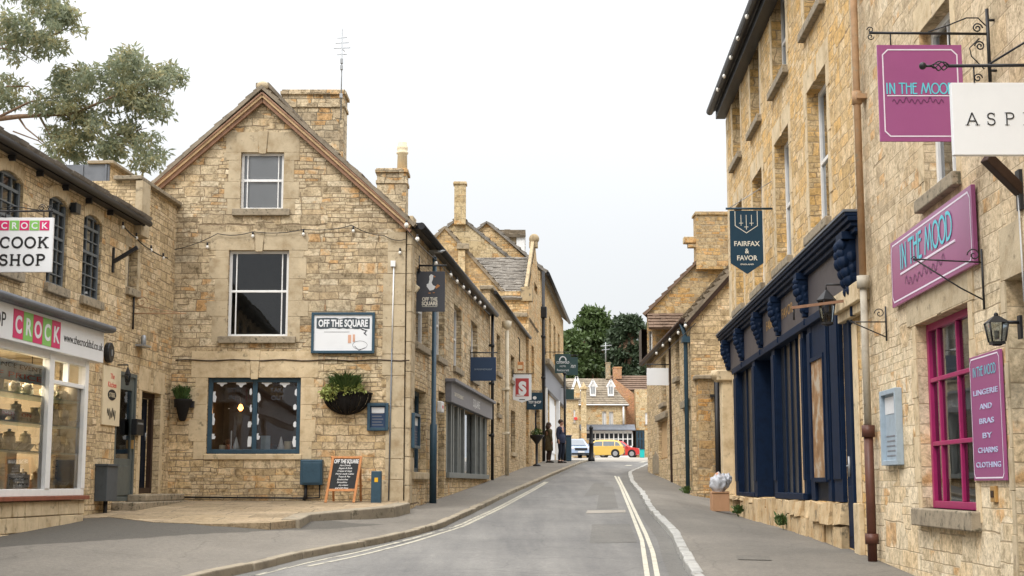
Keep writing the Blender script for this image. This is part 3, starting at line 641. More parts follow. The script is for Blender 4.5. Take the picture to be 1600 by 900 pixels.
r = random.Random(9); z = 1.25; rs = []
while z < ez-.35:
    hh = r.uniform(.3, .62); w = r.choice((.34, .5, .42)); rs.append((er-w, er+.004, z, z+hh-.01)); z += hh
ashl(FG, gh, rs, 'ashlar', .014, 'quoin'); rs2 = []
z = 1.25
while z < ez-.35:
    hh = r.uniform(.3, .6); rs2.append((s0+.02, s0+r.choice((.3, .45)), z, z+hh-.01)); z += hh
ashl(FL, gh, rs2, 'ashlar', .012, 'quoin')
window(FG, W1, gh, .14, 'white', .05, (.14, .86), ((.52, .05),), blind=('blind', .93), sl=.14, gl='glassc')
window(FG, W2, gh, .14, 'white', .055, (.12, .88), ((.53, .045),), sl=.16)
# wide teal shop window
a, b, c, d = W3; mb = MB(); frame_bars(mb, FG, W3, -.07, .085, .08); mb.box(FG, (a+b)/2-.04, (a+b)/2+.05, c+.08, d-.08, -.15, -.072)
sw = mb.build('shop_window', M['teal'], gh, bevel=.006)
for k in (0, 1):
    x0 = a+.07 if k == 0 else (a+b)/2+.04; x1 = (a+b)/2-.03 if k == 0 else b-.07
    MB().face([FG.pt(x0, c+.07, -.11), FG.pt(x1, c+.07, -.11), FG.pt(x1, d-.07, -.11), FG.pt(x0, d-.07, -.11)]) if 0 else None
    p = MB(); p.face([FG.pt(x0, c+.07, -.11), FG.pt(x1, c+.07, -.11), FG.pt(x1, d-.07, -.11), FG.pt(x0, d-.07, -.11)], FG.n); p.build('pane', M['glassc'], sw)
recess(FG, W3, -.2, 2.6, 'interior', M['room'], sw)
MB().box(FG, a-.04, b+.04, c-.11, c-.01, -.1, .03).build('sill', M['ashlar2'], sw, bevel=.012)
# white stickers and lettering on the glass, as in the window: scalloped corners, jugs and cups
mb = MB(); r = random.Random(3)
def blobp(mb, cx, cz, w, h, o=-.1): mb.prism(FG, [(cx+w*q[0], cz+h*q[1]) for q in ((-.5, .1), (-.42, .5), (.42, .5), (.5, .1), (.2, -.1), (.08, -.5), (-.1, -.5), (-.22, -.1))], o, o+.004)
for (u, v, w, h) in ((347, 600, .2, .09), (377, 601, .2, .1), (417, 600, .2, .09), (445, 601, .2, .1)):
    x, z = FG.px(u, v, -.1); mb = MB(); blobp(mb, x, z, w, h); mb.build('window_sticker', M['whites'], sw)
for (u, v, w, h) in ((335, 620, .07, .2), (333, 655, .06, .22), (333, 682, .08, .1), (392, 612, .05, .14), (392, 638, .04, .14), (390, 663, .07, .11), (390, 690, .08, .19), (404, 621, .08, .19), (402, 655, .06, .2), (402, 682, .09, .12), (463, 613, .06, .14), (461, 636, .07, .12), (461, 663, .07, .12), (460, 690, .07, .2)):
    x, z = FG.px(u, v, -.1); mb = MB(); k_ = int(u*7+v) % 3; sh3 = ([(-.5, -.5), (.3, -.5), (.45, -.1), (.8, .1), (.5, .25), (.4, .5), (-.35, .5), (-.5, .1)], [(-.3, -.5), (.35, -.5), (.6, 0), (.2, .2), (.35, .5), (-.3, .5), (-.6, -.05)], [(-.5, -.3), (0, -.5), (.5, -.25), (.35, .3), (.0, .5), (-.45, .25)])[k_]; mb.prism(FG, [(x+w*a_, z+h*b_) for a_, b_ in sh3], -.106, -.102); mb.build('window_sticker', M['whites'], sw)
for t, u, v in (('SIT', 362, 613), ('IN', 362, 624), ('TAKE', 434, 613), ('OUT', 434, 625)):
    x, z = FG.px(u, v, -.1); text('lettering', t, FG, x, z, .085, M['signgrey'], sw, -.1, bold=.01)
# flank windows
for i, h in enumerate(fh): window(FL, h, gh, .18, 'white', .07, (.5,), ((.5, .05),), blind=('curtain', .3), sl=.12)
window(FL, D1, gh, .2, 'teal', .1, (.5,), ((.5, .06),), bw=.09, sillm='ashlar', name='window')
fd = MB(); frame_bars(fd, FL, D2, -.2, .08, .06); fdo = fd.build('door', M['teal'], gh)
MB().box(FL, D2[0]+.07, D2[1]-.07, D2[2], D2[3]-.07, -.28, -.24).build('door_panel', M['navyd'], fdo)
# grey slatted shopfront on the flank
sfz = SH[3]; a, b, c, d = SH
sf = MB(); n = 7; w = (b-a)
for i in range(15):
    x = a+w*(i/14)
    if .36 < i/14 < .60: continue
    sf.box(FL, x-.09, x+.09, c, d, -.06, .035 if i % 2 else .005)
sf.box(FL, a-.05, b+.05, c-.1, c+.02, -.2, .08); sfo = sf.build('shopfront', M['slats'], gh, bevel=.004)
p = MB(); p.face([FL.pt(a, c, -.08), FL.pt(b, c, -.08), FL.pt(b, d, -.08), FL.pt(a, d, -.08)], FL.n); p.build('pane', M['glass'], sfo)
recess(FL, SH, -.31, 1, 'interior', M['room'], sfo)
ft = FL.px(699, 598)[1]; fb = FL.px(699, 629)[1]
fo = MB().box(FL, a-.25, b+.25, fb, ft, 0, .14).box(FL, a-.32, b+.32, ft, ft+.07, 0, .24).build('fascia', M['greyp'], gh, bevel=.006)
text('lettering', 'DAY RESTAURANT', FL, a+1.1, fb+.16, .09, M['cream_let'], fo, .143, w=1.6); text('lettering', 'SQUARE', FL, (a+b)/2+.5, fb+.12, .2, M['paper'], fo, .143, w=1.5)
# roof with stone slates, timber barge boards
dn = FL.d*-.12
rt = MB(); A = V((er+.16, 27, ez-.16))+dn; B = A+dv+FL.d*.2; Cc = V((ax, 27, az+.06))+dn+dv+FL.d*.2; Dd = V((ax, 27, az+.06))+dn
slates(rt, A+V((.05, -.08, .06)), B+V((.05, 0, .06)), Cc+V((0, 0, .06)), Dd+V((0, -.08, .06)), .2, .28, .018, seed=2)
A2 = V((el-.16, 27, ez-.16))+dn; B2 = A2+dv
slates(rt, A2+V((0, -.08, .06)), B2+V((0, 0, .06)), Cc+V((0, 0, .06)), Dd+V((0, -.08, .06)), .2, .28, .018, seed=3)
for i in range(30):
    p = Dd+FL.d*(i*.5)+V((0, 0, .08)); q = p+FL.d*.49
    rt.beam(p, q, .26, .09)
gr = rt.build('roof', M['slate'], gh)
bb = MB(); bl = MB()
for sx, ex in ((1, er+.1), (-1, el-.1)):
    p, q = V((ax, 26.87, az-.03)), V((ex, 26.87, ez-.1))
    d = (q-p).normalized(); nrm = V((-d.z*sx, 0, d.x*sx)); up = V((0, 0, 1))
    bb.beam(p-V((0, 0, .04)), q-V((0, 0, .04)), .06, .07, up); bl.beam(p+V((0, .05, -.13)), q+V((0, .05, -.13)), .08, .07, up)
    bl.beam(p+V((0, -.02, .0)), q+V((0, -.02, .0)), .07, .035, up)
bb.build('barge_board', M['buff'], gh, bevel=.005); bl.build('verge_timber', M['brown'], gh, bevel=.005)
MB().ball(V((ax, 26.88, az+.12)), .12, 10, 6, (1, .7, .8)).build('ridge_stone', M['ashlar'], gh)
gt = MB().tube([FL.pt(s0-.1, ez-.12, .2), FL.pt(s1+.1, ez-.12, .2)], .07, 10).box(FL, s0, s1, ez-.16, ez-.04, 0, .15); gt.build('gutter', M['black'], gh)
pipe(FL, s1-.12, K*s1, ez-.1, gh, 'blackp', .045, .1, (3, 4.5, 5.6))
def chimney(parent, y, u0, u1, v0, vb, dep, mat='chim', cap=2, name='chimney', side=0, xs=None):
    F = front(y); a, zt = F.px(u0, v0); b, _ = F.px(u1, v0); _, zb = F.px((u0+u1)/2, vb); mb = MB()
    mb.wbox(a+.05, b-.05, y+.05, y+dep-.05, zb, zt-.12); mb.wbox(a, b, y, y+dep, zt-.12, zt-.04); mb.wbox(a+.03, b-.03, y+.03, y+dep-.03, zt-.04, zt)
    if cap > 1: mb.wbox(a+.02, b-.02, y+.02, y+dep-.02, zt-.42, zt-.33)
    return mb.build(name, M[mat], parent, bevel=.01), (a, b, zt)
ch, (ca, cb, cz) = chimney(gh, 31.2, 438, 541, 139, 300, .75)
ch2, (c2a, c2b, c2z) = chimney(gh, 37.2, 586, 638, 262, 380, .8)
MB().lathe(((c2a+c2b)/2+.25, 37.6, c2z), [(.14, 0), (.13, .45), (.16, .47), (.16, .52), (.13, .54), (.15, .6), (.15, .66), (.12, .7), (.12, .78), (.1, .8)], 14).build('chimney_pot', M['creamb'], ch2)
# meter cable, white conduit at the corner
s = FG.px(613, 500)[0]
MB().tube([FG.pt(s+.02, FG.px(613, 415)[1], .03), FG.pt(s, FG.px(613, 545)[1], .03)], .014, 6).box(FG, s-.04, s+.05, FG.px(613, 417)[1], FG.px(613, 408)[1], 0, .07).build('conduit', M['white'], gh)
MB().tube([FG.pt(s, FG.px(613, 545)[1], .03), FG.pt(s-.03, 1.25, .03)], .013, 6).build('conduit', M['lead'], gh)
z1 = FG.px(300, 563)[1]
pts = [FG.pt(-6.4+i*(4.45/24), z1+.012*math.sin(i*1.3), .02) for i in range(25)]
MB().tube(pts, .012, 5).build('cable', M['dwood'], gh)
# ================================================================== string lights
def string_lights(F, pix, bulbs, label, o=.05, sag=.1, br=.032, r=.008):
    P = [F.pt(*F.px(u, v, o), o) for u, v in pix]; mb = MB(); pts = []
    for i in range(len(P)-1):
        for k in range(6):
            t = k/6; p = P[i].lerp(P[i+1], t); p.z -= sag*4*t*(1-t); pts.append(p)
    pts.append(P[-1]); t = thing('string_lights', P[0], label, 'string lights'); mb.tube(pts, r, 5).build('cable', M['black'], t)
    for (u, v) in bulbs:
        p = F.pt(*F.px(u, v, o), o); MB().tube([p+V((0, 0, .09)), p+V((0, 0, .03))], .02, 6).build('bulb_holder', M['black'], t); MB().ball(p, br, 8, 6, (1, 1, 1.25)).build('bulb', M['bulb'], t)
    return t
string_lights(FG, ((262, 392), (340, 365), (395, 362), (475, 358), (550, 352), (600, 368), (634, 374)), ((324, 386), (395, 369), (474, 366), (552, 361), (625, 395)), 'black string of round bulbs strung across the gable between its two sash windows', .05, .05)
string_lights(FL, ((634, 357), (680, 405), (765, 491)), ((635, 352), (652, 374), (681, 412), (704, 430), (714, 440), (724, 449), (733, 457), (742, 466), (750, 473), (757, 480)), 'festoon of white bulbs along the dark gutter of the gable house flank', .28, .04, .04)
# ================================================================== the shop wing on the left
lw = thing('shop_building', (-7, 20, 1), 'long low honey stone shop with arched grey windows and white framed display window at left', 'shop')
sc = (27.02-0)/FW.d.y; ew = FW.px(213, 341, .2); ze = ew[1]+.05; se = FW.su(213, 341)
pz_ = FW.px(224, 284)[1]
_, zp2 = FW.px(266, 319)
zpar = (pz_+zp2)/2
ar_ = []
for (u0, u1, vt, ub, vb) in ((0, 35, 263, 20, 395), (74, 105, 304, 97, 448), (129, 158, 338, 150, 474)):
    a, b = FW.su(u0, (vt+vb)/2), FW.su(u1, (vt+vb)/2); ztp = FW.px((u0+u1)/2, vt)[1]; zbt = FW.px(ub, vb)[1]; ar_.append([a, b, zbt, ztp])
zb_ = sum(x[2] for x in ar_[1:])/2; zt_ = sum(x[3] for x in ar_[1:])/2
w_ = ar_[1][1]-ar_[1][0]; w2_ = ar_[2][1]-ar_[2][0]
for x in ar_: x[2] = zb_; x[3] = zt_
ar_[0][0] = ar_[0][1]-max(w_, w2_)*1.05
sp = ar_[1][0]-ar_[0][0]
ar_ = [[ar_[0][0]-sp*k, ar_[0][1]-sp*k, zb_, zt_] for k in (3, 2, 1)]+ar_
slit = rect(FW, 201, 385, 213, 455)
door1 = rect(FW, 183, 578, 208, 776); door2 = rect(FW, 222, 610, 246, 780)
gz0 = base(24)+.17
door1 = (door1[0], door1[1], base(24.5)+.30, door1[3]); door2 = (door2[0], door2[1], base(26)+.36, door2[3])
mb = MB(); holes = [tuple(x)+(.12,) for x in ar_]+[slit, door1+(.08,), door2+(.22,)]
swi = (FW.px(0, 660)[0]-9, FW.px(133, 690, .4)[0]-.15, 0, 0)
bz = FW.px(128, 774, .4)[1]; tz = FW.px(120, 571, .4)[1]+.15
holes.append((6.3, FW.su(131, 690, .4)-.05, bz+.05, tz, .05))
wall(mb, FW, [(6, -.3), (sc, -.3), (sc, ze), (6, ze)], holes, .2)
wall(mb, FW, [(se, ze), (sc, ze), (sc, zpar), (se, zpar)], [], .2, 0)
o0 = lambda s, z, q: FW.pt(s, z, -q)
mb.face([o0(se, ze-.5, 0), o0(se, zpar, 0), o0(se, zpar, 4), o0(se, ze-.5, 4)]); mb.face([o0(6, -.3, 0), o0(6, ze, 0), o0(6, ze, 7), o0(6, -.3, 7)])
mb.face([o0(se, zpar, 0), o0(sc, zpar, 0), o0(sc, zpar, 4), o0(se, zpar, 4)])
# arched heads: curved infill of the top of each opening
mb.build('wall', M['honey'], lw)
for i, x in enumerate(ar_):
    a, b, c, d = x; rise = .13; hd = MB(); m = (a+b)/2
    pts = [(a+(b-a)*k/10, d+.0-rise+rise*math.sin(math.pi*(.08+.84*k/10))) for k in range(11)]
    for k in range(10):
        p, q = pts[k], pts[k+1]; f = [(p[0], min(d, p[1])), (q[0], min(d, q[1])), (q[0], d+.001), (p[0], d+.001)]
        hd.hexa([FW.pt(f[0][0], f[0][1], -.12), FW.pt(f[1][0], f[1][1], -.12), FW.pt(f[1][0], f[1][1], .003), FW.pt(f[0][0], f[0][1], .003), FW.pt(f[3][0], f[3][1], -.12), FW.pt(f[2][0], f[2][1], -.12), FW.pt(f[2][0], f[2][1], .003), FW.pt(f[3][0], f[3][1], .003)])
    win = window(FW, tuple(x), lw, .09, 'wframe', .055, (.33, .67), (.14, .28, .42, (.55, .045), .69, (.84, .045)), bw=.02, sl=.06, blind=('pane_toner', .98))  # plain grey sheet added behind the glass so the panes look paler
    hd.build('arch_head', M['honey'], win)
    vs = MB()
    for k in range(9):
        t0 = math.pi*(.08+.84*k/9); t1 = math.pi*(.08+.84*(k+.93)/9)
        P = [(a+(b-a)*(1-math.cos(t))/2*1.0, d-rise+rise*math.sin(t)) for t in (t0, t1)]
        Q = [(m+(p[0]-m)*1.12, p[1]+.16) for p in P]
        vs.prism(FW, [P[0], P[1], Q[1], Q[0]], -.02, .014)
    vs.build('arch_stone', M['ashlar2'], win, bevel=.005)
window(FW, slit, lw, .2, 'grey', .04, (), (), sl=.08)
surround(FW, slit, lw, .16, .16, 'ashlar', False, seed=4)
# lead clad roof box with stone cheek behind the eaves, copings
F1 = 1.0
cp = FW.px(170, 300, -F1); zc = FW.px(172, 257, -F1)[1]; c2 = FW.px(222, 330, -F1)
FWb = Fr(FW.pt(0, 0, -F1).x, FW.pt(0, 0, -F1).y, FW.d.x, FW.d.y, 1)
mb = MB(); mb.box(FWb, cp[0], c2[0]+.6, ze-.6, zc, -2.2, 0).build('roof_block', M['honey'], lw)
lo = FWb.pt(cp[0], 0, 0)
lb = MB().box(FWb, cp[0]-.05, cp[0]-.004, ze-.6, zc-.01, -2.4, .01)
for k in range(5): lb.box(FWb, cp[0]-.075, cp[0]-.05, ze-.6, zc-.01, -.45*k-.06, -.45*k-.03)
lb.build('lead_cladding', M['lead'], lw)
cpg = MB().box(FWb, cp[0]-.1, c2[0]+.65, zc, zc+.06, -.4, .1).box(FW, se-.12, sc+.0, zpar, zpar+.07, -.4, .1)
cpg.build('coping', M['sill'], lw, bevel=.01)
MB().box(FW, se-.1, se+.35, ze-.25, zpar-.02, 0, .13).build('pier', M['ashlar'], lw, bevel=.01)
# eaves, gutter and roof
rt = MB(); A, B = FW.pt(6, ze+.02, .28), FW.pt(se-.02, ze+.02, .28); slates(rt, A, B, FW.pt(se-.02, ze+1.9, -3.4), FW.pt(6, ze+1.9, -3.4), .2, .3, .03, seed=5)
rt.build('roof', M['slate2'], lw)
MB().tube([FW.pt(6, ze-.03, .23), FW.pt(se+.05, ze-.03, .23)], .055, 10).box(FW, 6, se, ze-.08, ze-.0, .02, .17).build('gutter', M['black'], lw)
for i in range(10): MB().box(FW, 14.2+i*1.0, 14.24+i*1.0, ze-.16, ze-.08, 0, .1).build('eaves_bracket', M['black'], lw)
# shop fascia with tiled name
fe = FW.px(162, 547, .5)[0]; f1 = FW.px(162, 525, .5)[1]; f0 = FW.px(160, 570, .5)[1]
f1 = (f1+FW.px(0, 463, .5)[1])/2; f0 = (f0+FW.px(0, 524, .5)[1])/2
fa = MB().box(FW, 6.3, fe, f0, f1, 0, .5).build('fascia', M['whites'], lw, bevel=.006)
MB().box(FW, 6.3, fe+.12, f1+.002, f1+.10, 0, .6).tube([FW.pt(6.3, f1+.06, .6), FW.pt(fe+.12, f1+.06, .6)], .05, 8).build('fascia_cap', M['lead'], fa)
t0 = FW.su(20, 510, .5); t1 = FW.su(94, 525, .5); tw = (t1-t0)/5; zc0 = (f0+f1)/2; th_ = (f1-f0)*.80
cr_ = [FW.px(u, v, .5) for u, v in ((20, 480), (94, 538))]
tzz = FW.px(57, 487, .5)[1]-FW.px(57, 531, .5)[1]
for i, ch_ in enumerate('CROCK'):
    x = t0+tw*(i+.5)
    MB().box(FW, t0+tw*i+.005, t0+tw*(i+1)-.005, zc0-tzz/2, zc0+tzz/2, .49, .506).build('name_tile', M['pink' if i % 2 == 0 else 'green'], fa)
    text('lettering', ch_, FW, x, zc0-tzz*.29, tzz*.58, M['whites'], fa, .51, bold=.03)
ws, we = FW.su(99, 540, .5), FW.su(160, 550, .5)
text('lettering', 'www.thecrockltd.co.uk', FW, (ws+we)/2, zc0-.06, .12, M['ink'], fa, .504, w=we-ws)
text('lettering', 'COOK SHOP', FW, FW.su(9, 495, .5)-.85, zc0-.08, .19, M['ink'], fa, .504, w=1.7)
# display window in white frame
b0, b1 = 6.35, FW.px(133, 690, .4)[0]; mu = FW.su(75, 690, .4); mu2 = FW.su(107, 590, .4); tr = FW.px(110, 601, .4)[1]
fr = MB(); fr.box(FW, b0, b1, bz, bz+.10, .3, .41); fr.box(FW, b0, b1, f0-.1, f0+.02, .3, .405)
for x, w in ((b1-.07, .14), (mu, .17), (mu-2.6, .17), (mu-5.2, .17)): fr.box(FW, x-w/2, x+w/2, bz+.1, f0-.02, .31, .42)
fr.box(FW, mu+.08, b1-.14, tr-.03, tr+.03, .32, .4); fr.box(FW, mu2-.02, mu2+.02, tr+.03, f0-.1, .32, .4)
fro = fr.build('display_window', M['white'], lw, bevel=.006)
p = MB(); p.face([FW.pt(b0, bz+.05, .36), FW.pt(b1, bz+.05, .36), FW.pt(b1, f0-.05, .36), FW.pt(b0, f0-.05, .36)], FW.n); p.build('pane', M['glassc'], fro)
MB().box(FW, 6.3, b1+.1, bz-.06, bz-.002, 0, .47).build('window_ledge', M['terra'], fro, bevel=.008)
bs = MB(); r = random.Random(6); y = 6.4
for row in range(3):
    y = 6.3+r.random()*.3; zz0 = -.4 if row == 0 else bz-.06-(2-row+1)*.21; zz1 = bz-.06-(2-row)*.21-.008
    if row == 0: zz0 = .0
    while y < b1+.02:
        L = min(r.uniform(.35, .8), b1+.05-y)
        if L < .05: break
        bs.box(FW, y, y+L-.01, zz0, zz1, 0, .40+r.uniform(0, .02)); y += L
bs.build('stall_riser', M['ashlar2'], fro, bevel=.012)
# inside of the display
din = MB()
for q in ([(6.3, bz, -1.1), (b1+.3, bz, -1.1), (b1+.3, tz, -1.1), (6.3, tz, -1.1)], [(b1-.02, bz, .3), (b1-.02, bz, -1.1), (b1-.02, tz, -1.1), (b1-.02, tz, .3)], [(6.3, bz+.03, .3), (b1, bz+.03, .3), (b1, bz+.03, -1.1), (6.3, bz+.03, -1.1)], [(6.3, tz, .3), (b1, tz, .3), (b1, tz, -1.1), (6.3, tz, -1.1)], [(6.35, bz, .3), (6.35, bz, -1.1), (6.35, tz, -1.1), (6.35, tz, .3)]):
    din.face([FW.pt(*w) for w in q])
din.build('interior', M['roomw'], fro)
shz = [FW.px(110, v, .2)[1] for v in (709, 668, 628)]; sh = MB()
for z in shz: sh.box(FW, 17.5, b1-.03, z-.02, z, -.15, .34)
sho = sh.build('display_shelf', M['shelf'], fro)
# paper notices in the display
def paper_sheet(u0, v0, u1, v1, o, lines, parent, mat='paper'):
    a = FW.px(u0, v0, o); b = FW.px(u1, v1, o); s0_, s1_, z0_, z1_ = a[0], b[0], b[1], a[1]
    z0_ = FW.px((u0+u1)/2, v1, o)[1]; z1_ = FW.px((u0+u1)/2, v0, o)[1]
    sh_ = MB().box(FW, s0_, s1_, z0_, z1_, o-.004, o).build('notice', M[mat], parent)
    for t, fz, h, m in lines: text('lettering', t, FW, (s0_+s1_)/2, z0_+(z1_-z0_)*fz, (z1_-z0_)*h, M[m], sh_, o+.004, w=(s1_-s0_)*.86)
paper_sheet(-60, 559, 73, 592, .33, (('CLEARANCE EVENT', .62, .22, 'ink'), ('HALF PRICE', .15, .26, 'redl')), fro, 'sky_board'); paper_sheet(12, 741, 46, 761, .3, (('Special offers', .55, .22, 'ink'), ('in store', .15, .22, 'ink')), fro)
paper_sheet(-30, 640, 54, 650, .3, (('SALE NOW ON', .15, .6, 'redl'),), fro, 'creamb')
# crockery on the shelves
PROTO = {}
def crock(kind, prof, mat='crock', hn=False):
    mb = MB().lathe((0, 0, 0), prof, 14)
    if hn: mb.tube([(.045, 0, .075), (.075, 0, .07), (.078, 0, .04), (.045, 0, .025)], .007, 6)
    me = mb.build(kind, M[mat]); PROTO[kind] = me.data; bpy.data.objects.remove(me)
crock('mug', [(.035, 0), (.044, .01), (.046, .095), (.04, .095), (.038, .02)], hn=True); crock('storage_jar', [(.05, 0), (.06, .01), (.062, .13), (.05, .15), (.055, .155), (.055, .175), (.015, .185), (.02, .205), (.0, .21)])
crock('bowl', [(.03, 0), (.035, .01), (.08, .07), (.075, .07), (.03, .02)]); crock('jug', [(.04, 0), (.06, .03), (.055, .09), (.035, .13), (.045, .16), (.03, .15)], hn=True)
r = random.Random(12); lab = {'mug': 'small cream patterned mugs standing in the shop display', 'storage_jar': 'lidded cream storage jars standing in the shop display', 'bowl': 'round cream bowls standing in the shop display', 'jug': 'cream jugs with pinched necks standing in the shop display'}
lv = [bz+.10]+[z+.001 for z in shz]
for li, z in enumerate(lv+[bz+.10]):
    x = 18.3
    while x < b1-.12:
        k = r.choice(['mug', 'mug', 'storage_jar', 'bowl', 'jug']); oo = r.uniform(.14, .27) if li < 4 else -.1
        if abs(x-mu) > .12:
            p = FW.pt(x, z, oo); o = bpy.data.objects.new(k, PROTO[k]); COL.objects.link(o); o.location = p; o.rotation_euler.z = r.uniform(0, 6); o.scale = (1.35,)*3
            tag(o, lab[k], 'crockery', {'mug': 'mugs', 'storage_jar': 'storage jars', 'bowl': 'bowls', 'jug': 'jugs'}[k]+' in the shop display')
        x += r.uniform(.11, .19)
# stepped stack of boxed pots low in the window: a pyramid on plinth
st = MB()
sx = FW.su(28, 740, .1)
for k in range(3): st.box(FW, sx-.45+k*.14, sx+.45-k*.14, bz+.10+k*.17, bz+.27+k*.17, -.35, .0)
st.build('display_step', M['creamb'], fro)
# hanging lit lamp in display
lp = FW.pt(FW.su(49, 600, -.2), FW.px(49, 598, -.2)[1], -.2)
lt = thing('pendant_lamp', lp, 'small warm glowing lamp hanging inside the left shop window', 'lamp')
MB().tube([lp+V((0, 0, .5)), lp+V((0, 0, .05))], .008, 6).build('cord', M['black'], lt)
MB().lathe(lp, [(.12, 0), (.03, .07), (.0, .08)], 12).build('shade', M['creamb'], lt); MB().lathe(lp+V((0, 0, -.25)), [(.02, 0), (.025, .02), (.02, .25), (.09, .26), (.0, .27)], 10).build('bulb', M['glow'], lt)
ld = bpy.data.lights.new('shop_lamp', 'AREA'); ld.energy = 70; ld.size = 1.1; ld.color = (1, .84, .62); lo_ = bpy.data.objects.new('shop_lamp', ld); COL.objects.link(lo_); lo_.location = FW.pt(19.9, tz-.06, -.45)
# doors
mb = MB(); frame_bars(mb, FW, door1, -.0, .07, .05); d1 = mb.build('door', M['gdoor'], lw, bevel=.004)
a, b, c, d = door1; pm = MB().box(FW, a+.07, b-.07, c, c+.72, -.07, -.03).box(FW, a+.07, a+.16, c+.7, d-.07, -.07, -.025).box(FW, b-.16, b-.07, c+.7, d-.07, -.07, -.025).box(FW, a+.16, b-.16, d-.3, d-.07, -.07, -.025)
pm.box(FW, a+.2, b-.2, c+.1, c+.6, -.03, -.02); pm.build('door_panel', M['gdoor'], d1, bevel=.006)
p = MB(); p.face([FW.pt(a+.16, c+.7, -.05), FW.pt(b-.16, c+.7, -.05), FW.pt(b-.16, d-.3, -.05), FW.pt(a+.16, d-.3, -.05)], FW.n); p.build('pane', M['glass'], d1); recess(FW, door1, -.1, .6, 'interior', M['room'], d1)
mb.box
MB().box(FW, b-.15, b-.10, c+.9, c+1.05, -.025, .01).build('handle', M['gold'], d1)
mb = MB(); frame_bars(mb, FW, door2, -.12, .1, .08); d2 = mb.build('door', M['dwood'], lw, bevel=.004)
a, b, c, d = door2; pm = MB().box(FW, a+.1, b-.1, c, d-.1, -.26, -.22)
for k in range(4): pm.box(FW, a+.13+k*.2, a+.29+k*.2, c+.05, d-.15, -.22, -.21)
pm.build('door_panel', M['navyd'], d2, bevel=.004); MB().tube([FW.pt(b-.2, c+.95, -.2), FW.pt(b-.2, c+1.1, -.2)], .015, 8).build('handle', M['galv'], d2)
surround(FW, door2, lw, .2, .4, 'ashlar2', False, seed=8)
# doorstep
ds = MB(); s_a, s_b = FW.su(180, 785), FW.su(262, 785); s_a = door1[0]-.05
ds.box(FW, s_a, sc-.03, base(24)+.1, door1[2]-.01, 0, .42); ds.box(FW, s_a+.8, sc-.05, door1[2]-.008, door2[2]-.01, 0, .34)
ds.build('doorstep', M['sill'], lw, bevel=.02)
# alarm, small fittings on the wing
def lantern(name, top, s, label, F=None, cat='lantern', mat='black', glassm='lamp'):
    """hexagonal lantern whose top centre is `top`"""
    t = thing(name, top, label, cat)
    MB().lathe(top-V((0, 0, .16)), [(.0, .16), (.02*s/.15, .15), (.05*s/.15, .12), (s, .02), (s*.95, 0)], 6, False).build('lantern_cap', M[mat], t)
    fr = MB()
    for k in range(6):
        a = math.pi*2*k/6; p = top+V((math.cos(a)*s*.88, math.sin(a)*s*.88, -.16)); q = top+V((math.cos(a)*s*.55, math.sin(a)*s*.55, -.16-s*2.1)); fr.tube([p, q], .008, 5)
    fr.lathe(top-V((0, 0, .16+s*2.1+.03)), [(.02, -.02), (s*.6, 0), (s*.6, .03)], 6, False); fr.build('lantern_frame', M[mat], t)
    MB().lathe(top-V((0, 0, .16+s*2.1)), [(s*.5, 0), (s*.82, s*2.1)], 6, False).build('lantern_glass', M['glass'], t)
    return t
p = FW.pt(*FW.px(200, 572, .18), .18)
lt = lantern('wall_lantern', p, .055, 'small dark lantern over the grey green door of the left shop wing'); MB().tube([FW.pt(FW.px(200, 572, .18)[0], p.z+.02, 0), p+V((0, 0, .02)), p], .012, 6).build('bracket', M['black'], lt)
tag(MB().lathe((0, 0, 0), [(0, 0)], 3).build('x', M['black'])) if 0 else None
def wall_thing(name, F, r4, o, mat, label, cat, bevel=.006):
    return tag(MB().box(F, r4[0], r4[1], r4[2], r4[3], .002, o).build(name, M[mat], None, bevel=bevel), label, cat)
bt = thing('alarm_bell', FW.pt(*FW.px(171, 551, 0)), 'black oval bell box on the stone wall just right of the white shop fascia', 'bell')
s_, z_ = FW.px(171, 551, .05)
mb = MB(); mb.prism(FW, [(s_+.15*math.cos(a), z_+.17*math.sin(a)) for a in [2*math.pi*k/18 for k in range(18)]], 0, .09); mb.build('bell_cover', M['blackp'], bt, bevel=.02)
MB().box(FW, s_-.02, s_+.02, z_-.05, z_+.05, .09, .10).build('badge', M['galv'], bt)
# cream board
r4 = rect(FW, 161, 575, 188, 664, .03); r4 = (FW.su(161, 620, .03), FW.su(188, 620, .03), FW.px(175, 665, .03)[1], FW.px(175, 573, .03)[1])
cbx = thing('advert_board', FW.pt(r4[0], r4[2]), 'tall cream board with red script and black oval badge beside the grey green door', 'sign')
MB().box(FW, *r4, 0, .03).build('board', M['creamb'], cbx, bevel=.004)
m = (r4[0]+r4[1])/2; H = r4[3]-r4[2]; text('lettering', 'The', FW, m, r4[3]-.2, .09, M['redl'], cbx, .033); text('lettering', 'Kitchen', FW, m, r4[3]-.34, .09, M['redl'], cbx, .033, w=.4)
mb = MB(); mb.prism(FW, [(m+.2*math.cos(a), r4[2]+H*.52+.09*math.sin(a)) for a in [2*math.pi*k/20 for k in range(20)]], .03, .036); mb.build('badge', M['ink'], cbx); text('lettering', 'STEEL', FW, m, r4[2]+H*.52-.035, .07, M['creamb'], cbx, .04, w=.3)
mb = MB(); ribbon(mb, FW, [(m-.2+.4*k/30, r4[2]+H*.2+.07*math.sin(k*1.1)+.03*math.sin(k*.4)) for k in range(31)], .02, .034); mb.build('script', M['ink'], cbx)
